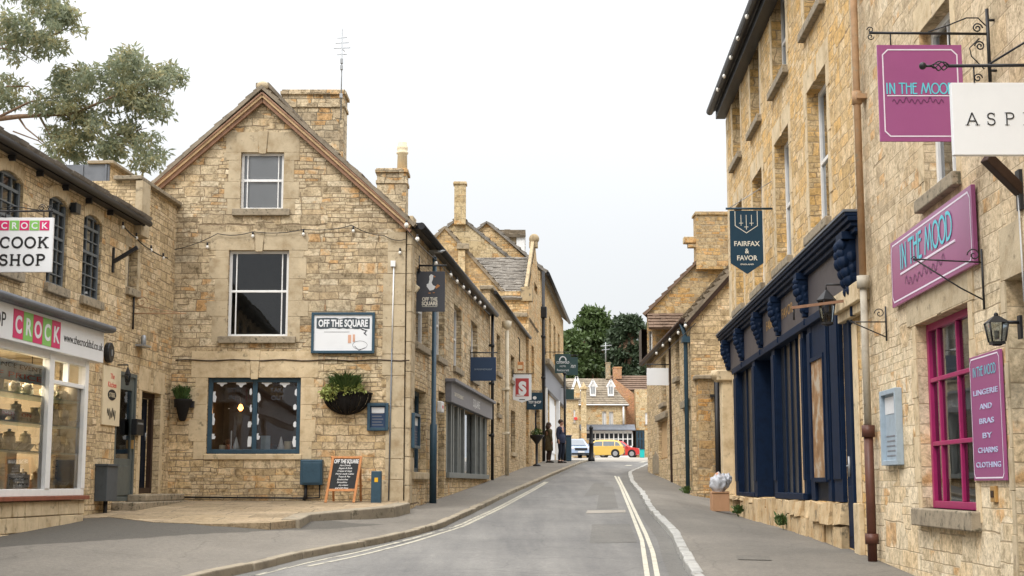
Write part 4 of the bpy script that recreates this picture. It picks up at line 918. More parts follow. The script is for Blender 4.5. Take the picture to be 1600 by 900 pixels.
# meter cupboard & pipe
r4 = (FW.su(162, 755, .15), FW.su(179, 755, .15), FW.px(170, 783, .15)[1], FW.px(170, 728, .15)[1])
mt = thing('meter_box', FW.pt(r4[0], r4[2]), 'slim grey utility cabinet on the wall at the left end of the forecourt step', 'meter box')
MB().box(FW, *r4, .0, .2).build('cabinet', M['grey'], mt, bevel=.01); MB().box(FW, r4[0]-.02, r4[1]+.02, r4[3], r4[3]+.03, 0, .22).build('lid', M['grey'], mt)
m = (r4[0]+r4[1])/2; MB().tube([FW.pt(m, r4[2], .1), FW.pt(m, base(24)+.05, .1)], .035, 8).build('pipe', M['black'], mt)
r4 = (FW.su(212, 667, .08), FW.su(223, 667, .08), FW.px(217, 680, .08)[1], FW.px(217, 655, .08)[1])
ic = thing('letterbox', FW.pt(r4[0], r4[2]), 'small black post box on the stone between the grey and the dark brown doors', 'letterbox'); MB().box(FW, *r4, 0, .1).build('box', M['blackp'], ic, bevel=.01); MB().box(FW, r4[0]+.05, r4[1]-.05, r4[3]-.09, r4[3]-.06, .1, .105).build('slot', M['galv'], ic)
# iron brackets
bkt = thing('sign_bracket', FW.pt(*FW.px(177, 405)), 'short stubby black arm sticking out of the left wing wall below the slit window', 'bracket')
a = FW.px(176, 398); MB().box(FW, a[0]-.03, a[0]+.03, a[1]-.3, a[1]+.12, 0, .03).build('wall_plate', M['black'], bkt)
MB().beam(FW.pt(a[0], a[1]-.12, .02), FW.pt(a[0]+.0, a[1]+.12, .42), .06, .06).build('arm', M['black'], bkt)
bkt = thing('scroll_bracket', FW.pt(*FW.px(206, 490)), 'rusty thin scrolled sign bracket reaching across towards the gable house', 'bracket')
a = FW.px(206, 488); s_, z_ = a
MB().tube([FW.pt(s_, z_-.3, .03), FW.pt(s_, z_+.35, .03)], .018, 6).build('upright', M['black'], bkt)
Fp = Fr(FW.pt(s_, 0).x, FW.pt(s_, 0).y, 1, 0, 1)
MB().tube([FW.pt(s_, z_-.02, 0), Fp.pt(.95, z_-.02)], .012, 6).tube([Fp.pt(.0, z_+.12), Fp.pt(.4, z_+.06), Fp.pt(.9, z_-.02)], .008, 6).tube(scroll(Fp, .16, z_+.18, .11, 1.4), .008, 5).tube(scroll(Fp, .34, z_+.06, .06, 1.3), .007, 5).build('scroll_arm', M['rust'], bkt)
lpz = FW.px(226, 534, .1); sp_ = thing('wall_spotlight', FW.pt(*lpz), 'little pale lamp on a small shelf bracket high above the brown door', 'lamp')
MB().box(FW, lpz[0]-.2, lpz[0]+.2, lpz[1]-.09, lpz[1]-.06, 0, .16).build('shelf', M['galv'], sp_); MB().lathe(FW.pt(lpz[0], lpz[1]-.06, .08), [(.04, 0), (.05, .04), (.045, .16), (.02, .18)], 10).build('lamp_head', M['galv'], sp_)
string_lights(FW, ((192, 352), (213, 372), (235, 390), (262, 403)), ((192, 355), (213, 372), (236, 391), (255, 403)), 'short black cable with dead bulbs from the left eaves to the gable corner', .1, .02, .03, .012)
fl = thing('floodlight', FW.pt(*FW.px(119, 326)), 'tiny dark floodlight high between the two arched windows of the left wing', 'light'); q = FW.px(119, 326, .1)
MB().box(FW, q[0]-.1, q[0]+.1, q[1]-.08, q[1]+.08, .04, .14).build('lamp_head', M['blackp'], fl, bevel=.01); MB().box(FW, q[0]-.02, q[0]+.02, q[1]-.02, q[1]+.02, 0, .05).build('bracket', M['black'], fl)
# ------------------------------------------------------------------ things on and before the gable house
def leaves(mb, c, rad, n, ln, wd, seed, hang=0.0, shell=.35):
    r = random.Random(seed)
    for i in range(n):
        while True:
            p = V((r.uniform(-1, 1), r.uniform(-1, 1), r.uniform(-1, 1)))
            if p.length <= 1 and p.length > shell*r.random(): break
        p = V((p.x*rad[0], p.y*rad[1], p.z*rad[2]))+c
        d = V((r.gauss(0, 1), r.gauss(0, 1), r.gauss(0, 1)-hang)).normalized(); x = d.orthogonal().normalized(); x = (Matrix.Rotation(r.uniform(0, 6.28), 3, d) @ x)
        L = ln*r.uniform(.6, 1.3); w = wd*r.uniform(.6, 1.3)
        mb.face([p, p+d*L*.5+x*w/2, p+d*L, p+d*L*.5-x*w/2])
def grass_tuft(mb, c, n, h, spread, seed, w=.012):
    r = random.Random(seed)
    for i in range(n):
        a = r.uniform(0, 6.28); s = r.uniform(.1, 1)*spread; b = c+V((math.cos(a)*s*.35, math.sin(a)*s*.25, 0)); hh = h*r.uniform(.6, 1.1)
        m = b+V((math.cos(a)*s*.35, math.sin(a)*s*.35, hh*.75)); t = b+V((math.cos(a)*s, math.sin(a)*s, hh*r.uniform(.7, 1))); x = V((-math.sin(a), math.cos(a), 0))*w if r.random() < .5 else V((w, 0, 0))
        mb.face([b-x, b+x, m+x*.8, m-x*.8]); mb.face([m-x*.8, m+x*.8, t])
# notice board OFF THE SQUARE
r4 = rect(FG, 487, 488, 585, 552, .05)
t = thing('cafe_sign', FG.pt(r4[0], r4[2], .05), 'wide white OFF THE SQUARE sign in a teal frame above the half round plant basket', 'sign')
mb = MB(); frame_bars(mb, FG, r4, .07, .05, .065); mb.build('frame', M['teal'], t, bevel=.004)
MB().box(FG, r4[0]+.03, r4[1]-.03, r4[2]+.03, r4[3]-.03, .01, .045).build('face', M['whites'], t)
w = r4[1]-r4[0]; h = r4[3]-r4[2]; m = (r4[0]+r4[1])/2; y0 = r4[3]-h*.36
r = random.Random(5); top = [(m-w*.42+w*.84*k/14, y0+h*.215+r.uniform(-.012, .012)) for k in range(15)]; bot = [(m-w*.42+w*.84*k/14, y0-h*.035+r.uniform(-.012, .012)) for k in range(15)]
mb = MB(); 
for k in range(14): mb.face([FG.pt(*bot[k], .048), FG.pt(*bot[k+1], .048), FG.pt(*top[k+1], .048), FG.pt(*top[k], .048)], FG.n)
mb.build('letter_backing', M['grey'], t)
text('lettering', 'OFF THE SQUARE', FG, m, y0+.01, h*.165, M['whites'], t, .053, w=w*.78, bold=.035)
mb = MB()
for (a, b, c_, d_) in ((.30, .58, .38, .545), (.36, .54, .34, .47), (.33, .50, .37, .44), (.28, .6, .33, .57)):
    ribbon(mb, FG, [(m+w*a, r4[2]+h*b), (m+w*c_, r4[2]+h*d_)], .02, .047)
for k in range(5): ribbon(mb, FG, [(m-w*.3, r4[2]+h*.52), (m+w*.1, r4[2]+h*.52)], .006, .047)
c = (m+w*.27, r4[2]+h*.2)
ribbon(mb, FG, [(c[0]+.14*math.cos(a), c[1]+.08*math.sin(a)) for a in [2*math.pi*k/16 for k in range(17)]], .006, .047); ribbon(mb, FG, [(c[0]-.1, c[1]-.02), (c[0]-.02, c[1]-.1), (c[0]+.1, c[1]-.05)], .01, .048)
mb.build('drawing', M['signgrey'], t)
mb = MB(); mb.box(FG, m+w*.08, m+w*.13, r4[2]+h*.25, r4[2]+h*.45, .045, .049); mb.box(FG, m+w*.155, m+w*.19, r4[2]+h*.28, r4[2]+h*.46, .045, .049); mb.build('drawing', surf('salmon_print', (.62, .36, .25), .1, .6, 5, 0), t)
mb = MB()
for s_ in (-.3, .28):
    for z_ in (r4[3]+.05, r4[2]-.12): mb.box(FG, m+s_*w, m+s_*w+.02, z_, z_+.1, 0, .03)
mb.build('fixing', M['rust'], t)
# half round basket
bx, bz_ = FG.px(541, 614, .2); t = thing('wall_basket', FG.pt(bx, bz_-.4, 0), 'large half round black wicker wall basket with grass and trailing yellow green leaves', 'planter')
mb = MB(); n = 14; R_ = .46
for i in range(9):
    ph0, ph1 = math.pi/2*i/9, math.pi/2*(i+1)/9
    for k in range(n):
        a0, a1 = math.pi*k/n, math.pi*(k+1)/n
        f = lambda a, ph: FG.pt(bx+math.cos(a)*math.cos(ph)*R_, bz_-math.sin(ph)*R_*.86+.012*math.cos(k*math.pi), .02+math.sin(a)*math.cos(ph)*.30)
        mb.face([f(a0, ph0), f(a1, ph0), f(a1, ph1), f(a0, ph1)])
for k in range(19):
    a = math.pi*k/18; mb.tube([FG.pt(bx+math.cos(a)*math.cos(ph)*R_*1.01, bz_-math.sin(ph)*R_*.87, .02+math.sin(a)*math.cos(ph)*.31) for ph in [math.pi/2*j/7 for j in range(8)]], .008, 4)
mb.tube([FG.pt(bx+math.cos(math.pi*k/16)*R_*1.02, bz_, .02+math.sin(math.pi*k/16)*.31) for k in range(17)], .02, 6)
mb.build('basket', M['basket'], t)
MB().prism(FG, [(bx+math.cos(math.pi*k/10)*R_*.95, 0) for k in (0, 10)]+[(bx, .001)], 0, .01) if 0 else None
mb = MB(); leaves(mb, FG.pt(bx-.05, bz_+.07, .2), (.42, .2, .14), 900, .07, .035, 1); leaves(mb, FG.pt(bx-.32, bz_-.02, .28), (.17, .12, .14), 260, .07, .035, 2); mb.build('trailing_plant', M['leafy'], t)
mb = MB(); grass_tuft(mb, FG.pt(bx-.02, bz_+.05, .2), 420, .36, .5, 3); mb.build('grass', M['leafg'], t)
# small left planter
bx, bz_ = FG.px(286, 628, .15); t = thing('wall_planter', FG.pt(bx, bz_-.35, 0), 'small black tapered wall planter with spiky grass near the left corner of the gable house', 'planter')
MB().lathe(FG.pt(bx, bz_, .16), [(.04, -.36), (.07, -.33), (.12, -.12), (.17, 0), (.18, .05), (.15, .05)], 14).build('pot', M['basket'], t, )
MB().box(FG, bx-.18, bx-.1, bz_-.1, bz_+.02, 0, .1).box(FG, bx+.1, bx+.19, bz_-.1, bz_+.02, 0, .1).build('bracket', M['black'], t)
mb = MB(); grass_tuft(mb, FG.pt(bx-.03, bz_+.03, .16), 160, .32, .26, 5); leaves(mb, FG.pt(bx, bz_+.08, .16), (.14, .1, .08), 120, .07, .03, 6); mb.build('grass', M['leafg'], t)
# framed menu left on gable, one on the flank
def menu(F, r4, label, paper=True, fm='teal'):
    t = thing('menu_case', F.pt(r4[0], r4[2]), label, 'menu board'); mb = MB(); frame_bars(mb, F, r4, .08, .055, .08); mb.build('frame', M[fm], t, bevel=.005)
    MB().box(F, r4[0]+.03, r4[1]-.03, r4[2]+.03, r4[3]-.03, .0, .03).build('backing', M['signblue'], t)
    H = r4[3]-r4[2]; W_ = r4[1]-r4[0]
    pp = MB().box(F, r4[0]+.08, r4[1]-.08, r4[3]-.26*H-.05, r4[3]-.08, .03, .034).build('notice', M['paper'], t)
    mb = MB()
    for k in range(5): mb.box(F, r4[0]+.09, r4[1]-.1-.03*(k % 2), r4[2]+.1+k*.055, r4[2]+.115+k*.055, .03, .033)
    mb.build('small_print', M['greyp'], t); return t
menu(FG, rect(FG, 574.5, 630, 607, 673), 'small teal framed menu case right of the basket, half filled by white paper')
r4 = (FL.su(631.5, 670, .1), FL.su(641, 670, .1), FL.px(636, 698, .08)[1], FL.px(636, 641, .08)[1]); a = s0+.06
menu(FL, (a, a+.75, r4[2], r4[3]), 'tall teal framed menu case fixed round the corner on the street flank')
# teal meter box
r4 = rect(FG, 470, 718, 504, 758, .12); t = thing('meter_box', FG.pt(r4[0], r4[2]), 'glossy teal meter box on black pipes left of the chalkboard', 'meter box')
MB().box(FG, *r4, .0, .2).build('cabinet', M['teal'], t, bevel=.02); MB().box(FG, r4[0]+.05, r4[1]-.03, r4[2]+.04, r4[3]-.06, .2, .215).build('lid', M['teal'], t, bevel=.01)
gz_ = K*27+TC
MB().tube([FG.pt(r4[0]+.1, r4[2], .1), FG.pt(r4[0]+.1, r4[2]-.18, .1), FG.pt(r4[0]+.07, gz_+.02, .1)], .032, 8).tube([FG.pt(r4[1]-.06, r4[2], .08), FG.pt(r4[1]-.06, gz_+.07, .08), FG.pt(r4[0]+.1, gz_+.06, .06), FG.pt(-6.2, gz_+.08, .03)], .016, 6).build('pipe', M['black'], t)
# A-board
t = thing('chalkboard_sign', V((-3.25, 26.45, gz_)), 'pine framed folding chalkboard with rows of white chalk writing standing on the terrace', 'sandwich board')
yb = 26.45; Fa = front(yb)
gA = K*yb+TC+.012
P = {k: Fa.px(*v) for k, v in dict(tl=(521, 713), tr=(566, 715), bl=(509, 790), br=(556, 791)).items()}
hA = P['tl'][1]-gA; Fs = Fr(0, yb, 1, 0, 1)
def slope(s, z, o):  # board leans back 14 degrees
    dz = z-gA; return V((s, yb-.12+dz*.2-o, z))
class FrA(Fr):
    def __init__(s): s.O = V((0, yb, 0)); s.d = V((1, 0, 0)); s.n = V((0, -1, 0))
    def pt(s, a, z, o=0.0):   # a panel turned a few degrees and leaning back
        dz = z-gA; return V((a+.13*(dz-0)*1.0, yb-.2+dz*.2+.12*(a+3.2)-o, gA+dz))
FA = FrA(); x0, x1 = P['bl'][0], P['br'][0]; H = hA
mb = MB(); mb.box(FA, x0, x0+.045, gA, gA+H, -.02, .02); mb.box(FA, x1-.045, x1, gA, gA+H, -.02, .02); mb.box(FA, x0+.045, x1-.045, gA+H-.04, gA+H, -.018, .018); mb.box(FA, x0+.045, x1-.045, gA+H*.24, gA+H*.24+.045, -.018, .018)
mb.build('front_frame', M['wood'], t, bevel=.004)
MB().box(FA, x0+.04, x1-.04, gA+H*.27, gA+H-.03, -.01, .005).build('board', M['board'], t)
mb = MB()
for s_ in (x0, x1-.045): mb.beam(V((s_+.13*H, yb-.2+.2*H+.12*(s_+3.2), gA+H)), V((s_+.1, yb+.35, gA+.01)), .04, .03)
mb.beam(V((x0+.12, yb+.25, gA+.3)), V((x1+.1, yb+.25, gA+.3)), .03, .03)
mb.build('back_frame', M['wood'], t)
m = (x0+x1)/2; text('lettering', 'OFF THE SQUARE', FA, m, gA+H*.85, H*.085, M['chalk'], t, .008, w=(x1-x0)*.8, bold=.03)
r = random.Random(3)
for k, tx in enumerate(('Hot Drinks', 'Bagels & Rolls', 'Crepes & Soup', 'Home made Cakes', 'Toast & Pies', 'Sandwiches', 'Smoothies', 'Ice cream', 'and Gift Shop')):
    text('lettering', tx, FA, m+r.uniform(-.02, .02), gA+H*(.785-.061*k), H*.036, M['chalk'], t, .008, shear=.3, bold=.01)
# teal utility post, kerb side
r4 = rect(front(26.3), 580, 736, 595, 792); F_ = front(26.3); t = thing('utility_post', F_.pt(r4[0], r4[2]), 'short square teal post with a yellow warning label by the corner of the terrace', 'post')
MB().wbox(r4[0], r4[1], 26.3, 26.48, K*26.3+TC, r4[3]).build('post', M['teal'], t, bevel=.012); m = (r4[0]+r4[1])/2
MB().box(F_, m-.03, m+.035, r4[3]-.2, r4[3]-.12, 0, .006).build('warning_label', surf('yellow_label', (.7, .4, .02), .05, .5, 5, 0), t)
# street lamp post
yl = 29.3; zb_l = K*yl; Fl = front(yl); xl = Fl.px(677, 700)[0]
t = thing('street_lamp', V((xl, yl, zb_l)), 'dark blue street lamp post with a flat grey lamp head rising beside the goose sign', 'street lamp')
zt_l = Fl.px(677, 402)[1]
MB().tube([V((xl, yl, zb_l)), V((xl, yl, zb_l+1.6)), V((xl, yl, zb_l+1.62)), V((xl, yl, zt_l))], [.075, .075, .05, .045], 14).build('post', M['navy'] if 0 else M['teal'], t)
hx0, hz0 = Fl.px(650, 392); hx1, _ = Fl.px(697, 392)
MB().tube([V((xl, yl, zt_l-.02)), V((xl-.02, yl, zt_l+.03)), V(((hx0+hx1)/2, yl, hz0-.02))], .03, 8).build('arm', M['galv'], t)
mb = MB(); mb.hexa([V((hx0+.02, yl-.1, hz0-.05)), V((hx1-.1, yl-.07, hz0-.04)), V((hx1-.1, yl+.07, hz0-.04)), V((hx0+.02, yl+.1, hz0-.05)), V((hx0, yl-.12, hz0+.02)), V((hx1, yl-.03, hz0+.015)), V((hx1, yl+.03, hz0+.015)), V((hx0, yl+.12, hz0+.02))])
mb.build('lamp_head', M['galv'], t, bevel=.02); MB().wbox(hx0+.06, hx0+.3, yl-.08, yl+.08, hz0-.07, hz0-.052).build('lens', M['light'], t)
# sensor boxes on the flank near the post
# goose sign
yg = 27.9; F_ = front(yg); r4 = rect(F_, 648, 424, 695, 487)
t = thing('hanging_sign', F_.pt(r4[0], r4[2]), 'charcoal hanging sign with a white goose, under the street lamp at the gable corner', 'sign')
xw = FL.pt(yg/FL.d.y, 0).x; zb_ = F_.px(660, 415)[1]
MB().tube([V((xw, yg, zb_)), V((r4[1]+.03, yg, zb_))], .018, 8).tube([V((xw, yg, zb_-.15)), V((xw, yg, zb_+.2))], .02, 6).build('bracket', M['black'], t)
MB().tube([V((r4[0]+.1, yg, r4[3])), V((r4[0]+.1, yg, zb_))], .008, 5).build('hanger', M['black'], t); MB().tube([V((r4[1]-.1, yg, r4[3])), V((r4[1]-.1, yg, zb_))], .008, 5).build('hanger', M['black'], t)
MB().box(F_, *r4, -.025, .0).build('board', M['signgrey'], t, bevel=.004)
w = r4[1]-r4[0]; h = r4[3]-r4[2]; X = lambda f: r4[0]+w*f; Z = lambda f: r4[2]+h*f
mb = MB(); mb.prism(F_, [(X(a), Z(b)) for a, b in ((.40, .62), (.50, .52), (.62, .54), (.70, .62), (.60, .66), (.56, .72), (.60, .80), (.62, .90), (.54, .93), (.48, .88), (.49, .80), (.46, .70), (.40, .68))], .002, .006)
mb.build('goose', M['whites'], t); mb = MB(); mb.prism(F_, [(X(a), Z(b)) for a, b in ((.63, .90), (.70, .86), (.63, .85))], .002, .007); mb.prism(F_, [(X(a), Z(b)) for a, b in ((.66, .60), (.76, .68), (.84, .64), (.72, .57))], .002, .006); mb.box(F_, X(.46), X(.53), Z(.45), Z(.47), .002, .006); mb.box(F_, X(.60), X(.67), Z(.46), Z(.48), .002, .006); mb.build('goose_bill', M['wood'], t)
text('lettering', 'OFF THE', F_, (r4[0]+r4[1])/2, Z(.27), h*.085, M['cream_let'], t, .004, w=w*.5, bold=.03); text('lettering', 'SQUARE', F_, (r4[0]+r4[1])/2, Z(.16), h*.09, M['cream_let'], t, .004, w=w*.52, bold=.04)
mb = MB().box(F_, X(.25), X(.75), Z(.12), Z(.13), .002, .004).build('underline', M['cream_let'], t)
# red and white bunting scrap / rolled sign hung by the corner
t = thing('corner_light', F_.pt(*F_.px(648, 448)), 'small tilted pale orange lamp box on the corner just left of the goose sign', 'light')
q = front(27.5).px(646, 448); MB().beam(V((q[0]-.09, 27.5, q[1]+.07)), V((q[0]+.09, 27.5, q[1]-.07)), .13, .13).build('lamp_body', M['creamb'], t, bevel=.01); MB().beam(V((q[0]-.1, 27.42, q[1]+.08)), V((q[0]-.05, 27.42, q[1]+.04)), .14, .14).build('lens', M['brown'], t)
MB().tube([V((q[0], 27.5, q[1]+.1)), V((q[0]+.02, 27.5, q[1]+.5))], .008, 5).build('hanger', M['black'], t)
def hang_sign(y, r4px, label, mat, br=None, name='hanging_sign', wall_f=FL, dbl=True, shape=None, brz=None, x_wall=None):
    F_ = front(y); r4 = rect(F_, *r4px); t = thing(name, F_.pt(r4[0], r4[2]), label, 'sign')
    xw = wall_f.pt(y/wall_f.d.y, 0).x if x_wall is None else x_wall; zb = r4[3]+.1 if brz is None else F_.px(800, brz)[1]
    far = r4[1]+.04 if abs(xw-r4[0]) < abs(xw-r4[1]) else r4[0]-.04
    MB().tube([V((xw, y, zb)), V((far, y, zb))], .016, 8).tube([V((xw, y, zb-.12)), V((xw, y, zb+.15))], .018, 6).build('bracket', M['black'], t)
    MB().tube([V((r4[0]+.1, y, r4[3]-.01)), V((r4[0]+.1, y, zb))], .008, 5).build('hanger', M['black'], t); MB().tube([V((r4[1]-.1, y, r4[3]-.01)), V((r4[1]-.1, y, zb))], .008, 5).build('hanger', M['black'], t)
    mb = MB()
    if shape: mb.prism(F_, [(r4[0]+(r4[1]-r4[0])*a, r4[2]+(r4[3]-r4[2])*b) for a, b in shape], -.03, 0)
    else: mb.box(F_, *r4, -.03, 0)
    mb.build('board', M[mat], t, bevel=.004); return t, F_, r4
t, F_, r4 = hang_sign(36.5, (735, 558, 775, 595), 'plain navy rectangular sign with one thin pale line, over the grey slatted shopfront', 'signblue', brz=551)
text('lettering', 'DAYROOM RESTAURANT', F_, (r4[0]+r4[1])/2, (r4[2]+r4[3])/2-.03, .04, M['sky_board'], t, .004, w=.45)
t, F_, r4 = hang_sign(49, (801, 585, 830.5, 629), 'white shield shaped sign with a large S on a red square', 'whites', brz=584, shape=((0, 1), (1, 1), (1, .1), (.8, .07), (.5, 0), (.2, .07), (0, .1)))
w = r4[1]-r4[0]; h = r4[3]-r4[2]; mb = MB().box(F_, r4[0]+w*.15, r4[1]-w*.14, r4[2]+h*.22, r4[3]-h*.14, 0, .006).build('red_square', surf('brick_red_print', (.42, .06, .06), .08, .5, 4, 0), t)
text('lettering', 'S', F_, r4[0]+w*.52, r4[2]+h*.31, h*.42, M['whites'], t, .01, w=w*.42, bold=.06); MB().box(F_, r4[0]+w*.2, r4[0]+w*.6, r4[2]+h*.24, r4[2]+h*.28, .006, .009).build('underline', M['whites'], t)
MB().box(F_, r4[0]+w*.35, r4[0]+w*.65, r4[2]+h*.09, r4[2]+h*.12, 0, .004).build('small_print', M['ink'], t)
t, F_, r4 = hang_sign(54.5, (823, 613, 848, 640), 'square blue green sign with small white emblem and lettering, past the S sign', 'signteal', brz=611)
w = r4[1]-r4[0]; h = r4[3]-r4[2]; text('lettering', 'TOY SHOP', F_, (r4[0]+r4[1])/2, r4[2]+h*.36, h*.14, M['whites'], t, .004, w=w*.8, bold=.03)
mb = MB(); mb.prism(F_, [(r4[0]+w*.5+w*.12*math.cos(a), r4[2]+h*.68+h*.1*math.sin(a)) for a in [2*math.pi*k/10 for k in range(10)]], 0, .006); mb.prism(F_, [(r4[0]+w*.42, r4[2]+h*.28), (r4[0]+w*.58, r4[2]+h*.28), (r4[0]+w*.5, r4[2]+h*.16)], 0, .006); mb.build('emblem', M['whites'], t)
t, F_, r4 = hang_sign(66, (867, 553, 892, 583), 'dark green sign with arched white emblem, high on the tall far left house', 'signgreen', brz=550)
w = r4[1]-r4[0]; h = r4[3]-r4[2]; text('lettering', 'COTSWOLD', F_, (r4[0]+r4[1])/2, r4[2]+h*.5, h*.12, M['whites'], t, .004, w=w*.8, bold=.02); text('lettering', 'HOTEL', F_, (r4[0]+r4[1])/2, r4[2]+h*.32, h*.08, M['whites'], t, .004, w=w*.4); text('lettering', 'Restaurant', F_, (r4[0]+r4[1])/2, r4[2]+h*.1, h*.12, M['whites'], t, .004, w=w*.75)
mb = MB(); ribbon(mb, F_, [(r4[0]+w*(.5+.2*math.cos(R(a))), r4[2]+h*(.66+.2*math.sin(R(a)))) for a in range(0, 181, 15)], .05, .004); mb.build('emblem', M['whites'], t)
t, F_, r4 = hang_sign(72, (880, 558, 903, 586), 'second dark green sign partly behind the first at the far left corner', 'signgreen')
w = r4[1]-r4[0]; h = r4[3]-r4[2]; text('lettering', 'Inn', F_, r4[0]+w*.62, r4[2]+h*.4, h*.25, M['whites'], t, .004, w=w*.4, shear=.3)
t, F_, r4 = hang_sign(76, (881, 608, 897, 624), 'small dark grey square sign low on the far left corner', 'signgreen')
# antenna on the big chimney
t = thing('tv_antenna', V((cb-.12, 31.1, cz-.6)), 'tall thin television aerial with small cross bars fixed to the broad chimney', 'aerial')
F_ = front(31.1); ax_ = F_.px(534, 100)[0]; zt_a = F_.px(534, 45)[1]
mb = MB().tube([V((ax_, 31.1, cz-.75)), V((ax_, 31.1, zt_a))], .016, 6); mb.build('mast', M['galv'], t)
mb = MB()
for v, L in ((58, .10), (66, .14), (74, .18), (84, .10)):
    z = F_.px(534, v)[1]; mb.tube([V((ax_-L, 31.05, z-.04)), V((ax_+L, 31.2, z+.02))], .01, 5)
for v in (96, 106, 150): z = F_.px(534, v)[1]; mb.wbox(ax_-.03, ax_+.03, 31.04, 31.12, z-.05, z+.05)
mb.tube([V((ax_, 31.1, F_.px(534, 76)[1])), V((ax_, 31.6, F_.px(534, 70)[1]))], .01, 5); mb.build('cross_bars', M['galv'], t)
# small boxes on the flank (alarm by the blue door)
t = thing('alarm_box', FL.pt(*FL.px(690, 636)), 'pale alarm box above the narrow blue door beside the lamp post', 'alarm'); q = FL.px(692, 636, .1)
MB().box(FL, q[0]-.2, q[0]+.2, q[1]-.12, q[1]+.12, 0, .1).build('cover', M['paper'], t, bevel=.02); MB().box(FL, q[0]-.08, q[0]+.08, q[1]-.03, q[1]+.03, .1, .105).build('badge', M['redl'], t)
# crock hanging sign near the left edge
yk = 17; F_ = front(yk); r4 = rect(F_, -4, 340, 80, 425)
t = thing('hanging_sign', F_.pt(r4[0], r4[2]), 'square white cook shop sign with pink and green letter tiles hanging from scrolled iron', 'sign')
MB().box(F_, *r4, -.04, 0).build('board', M['whites'], t, bevel=.003)
w = r4[1]-r4[0]; h = r4[3]-r4[2]; tw = w*.90/5
for i, c in enumerate('CROCK'):
    x0 = r4[0]+w*.04+tw*i*.995
    MB().box(F_, x0+.003, x0+tw-.004, r4[3]-h*.235, r4[3]-h*.055, 0, .004).build('name_tile', M['pink' if i % 2 == 0 else 'green'], t)
    text('lettering', c, F_, x0+tw/2, r4[3]-h*.205, h*.115, M['whites'], t, .006, bold=.02, th=.001)
serif('lettering', 'COOK', F_, r4[0]+w*.065, r4[3]-h*.56, h*.20, w*.86, M['ink'], t, .003, .19, gap=.12); serif('lettering', 'SHOP', F_, r4[0]+w*.065, r4[3]-h*.88, h*.20, w*.82, M['ink'], t, .003, .19, gap=.12)
xw = FW.pt(yk/FW.d.y, 0).x; zb = F_.px(40, 331)[1]; mb = MB().tube([V((xw, yk, zb)), V((r4[1]-.01, yk, zb+.01))], .011, 6)
mb.tube([V((xw, yk, zb-.25)), V((xw, yk, zb+.3))], .014, 6); mb.tube([V((r4[1]-.12, yk, zb)), V((r4[1]-.12, yk, r4[3]))], .007, 5).tube([V((r4[0]+.1, yk, zb)), V((r4[0]+.1, yk, r4[3]))], .007, 5)
mb.build('bracket', M['black'], t)
mb = MB().tube(scroll(F_, r4[1]-.15, zb+.05, .045, 1.6), .006, 5).tube(scroll(F_, r4[1]-.05, zb+.04, .04, 1.5, -1), .006, 5).tube(scroll(F_, r4[0]+.16, zb-.0, .04, 1.5), .006, 5).tube([V((r4[0]-.1, yk, zb+.02)), V((r4[0]+.2, yk, zb+.07)), V((r4[1]-.18, yk, zb+.02))], .006, 5)
mb.build('scroll', M['black'], t)
# ================================================================== houses further up on the left
def gab(name, label, F, outline, mat, dep, cat='house', holes=(), loc=None):
    t = thing(name, loc or F.pt(outline[0][0], outline[0][1]), label, cat); mb = MB(); wall(mb, F, outline, holes)
    return t, mb
yb = 41.42; s2 = yb/FL.d.y; s3 = 55/FL.d.y
z2 = (FL.px(766, 449)[1]+FL.px(812, 516)[1])/2
t2 = thing('flat_topped_house', FL.pt(s2, K*yb), 'plain two storey stone house with a cream downpipe behind the gable house', 'house')
u2 = [rect(FL, 776, 520, 782, 585), rect(FL, 798, 553, 804, 598)]; g2 = [rect(FL, 776.5, 628, 781, 648), rect(FL, 798.5, 640, 805, 708)]
mb = MB(); wall(mb, FL, [(s2, 1), (s3, 1), (s3, z2), (s2, z2)], u2+g2, .2)
mb.face([FL.pt(s2, 1), FL.pt(s2, z2), FL.pt(s2, z2, -5), FL.pt(s2, 1, -5)], V((0, -1, 0))); mb.face([FL.pt(s2, z2), FL.pt(s3, z2), FL.pt(s3, z2, -5), FL.pt(s2, z2, -5)], V((0, 0, 1)))
mb.build('wall', M['honey'], t2)
for h in u2+g2[:1]: window(FL, h, t2, .18, 'dwood', .06, (.5,), (.5,), sl=.1)
window(FL, g2[1], t2, .18, 'dwood', .06, (.5,), (.3, .6), sl=.15, sillm='ashlar')
MB().box(FL, s2-.1, s3, z2, z2+.12, -.3, .1).build('coping', M['sill'], t2, bevel=.02)
MB().tube([FL.pt(s2, z2-.08, .16), FL.pt(s3-.1, z2-.05, .16)], .055, 8).build('gutter', M['black'], t2)
sp = FL.su(790, 600, .1); pipe(FL, sp, K*45, FL.px(790, 522)[1], t2, 'pipec', .065, .14, (3.2, 4.6)); pz2 = FL.px(790, 520)[1]
MB().lathe(FL.pt(sp, pz2, .14), [(.07, 0), (.14, .1), (.15, .25), (.1, .27)], 10).build('hopper', M['pipec'], t2)
for (u, a, b) in ((768, 640, 700),): pass
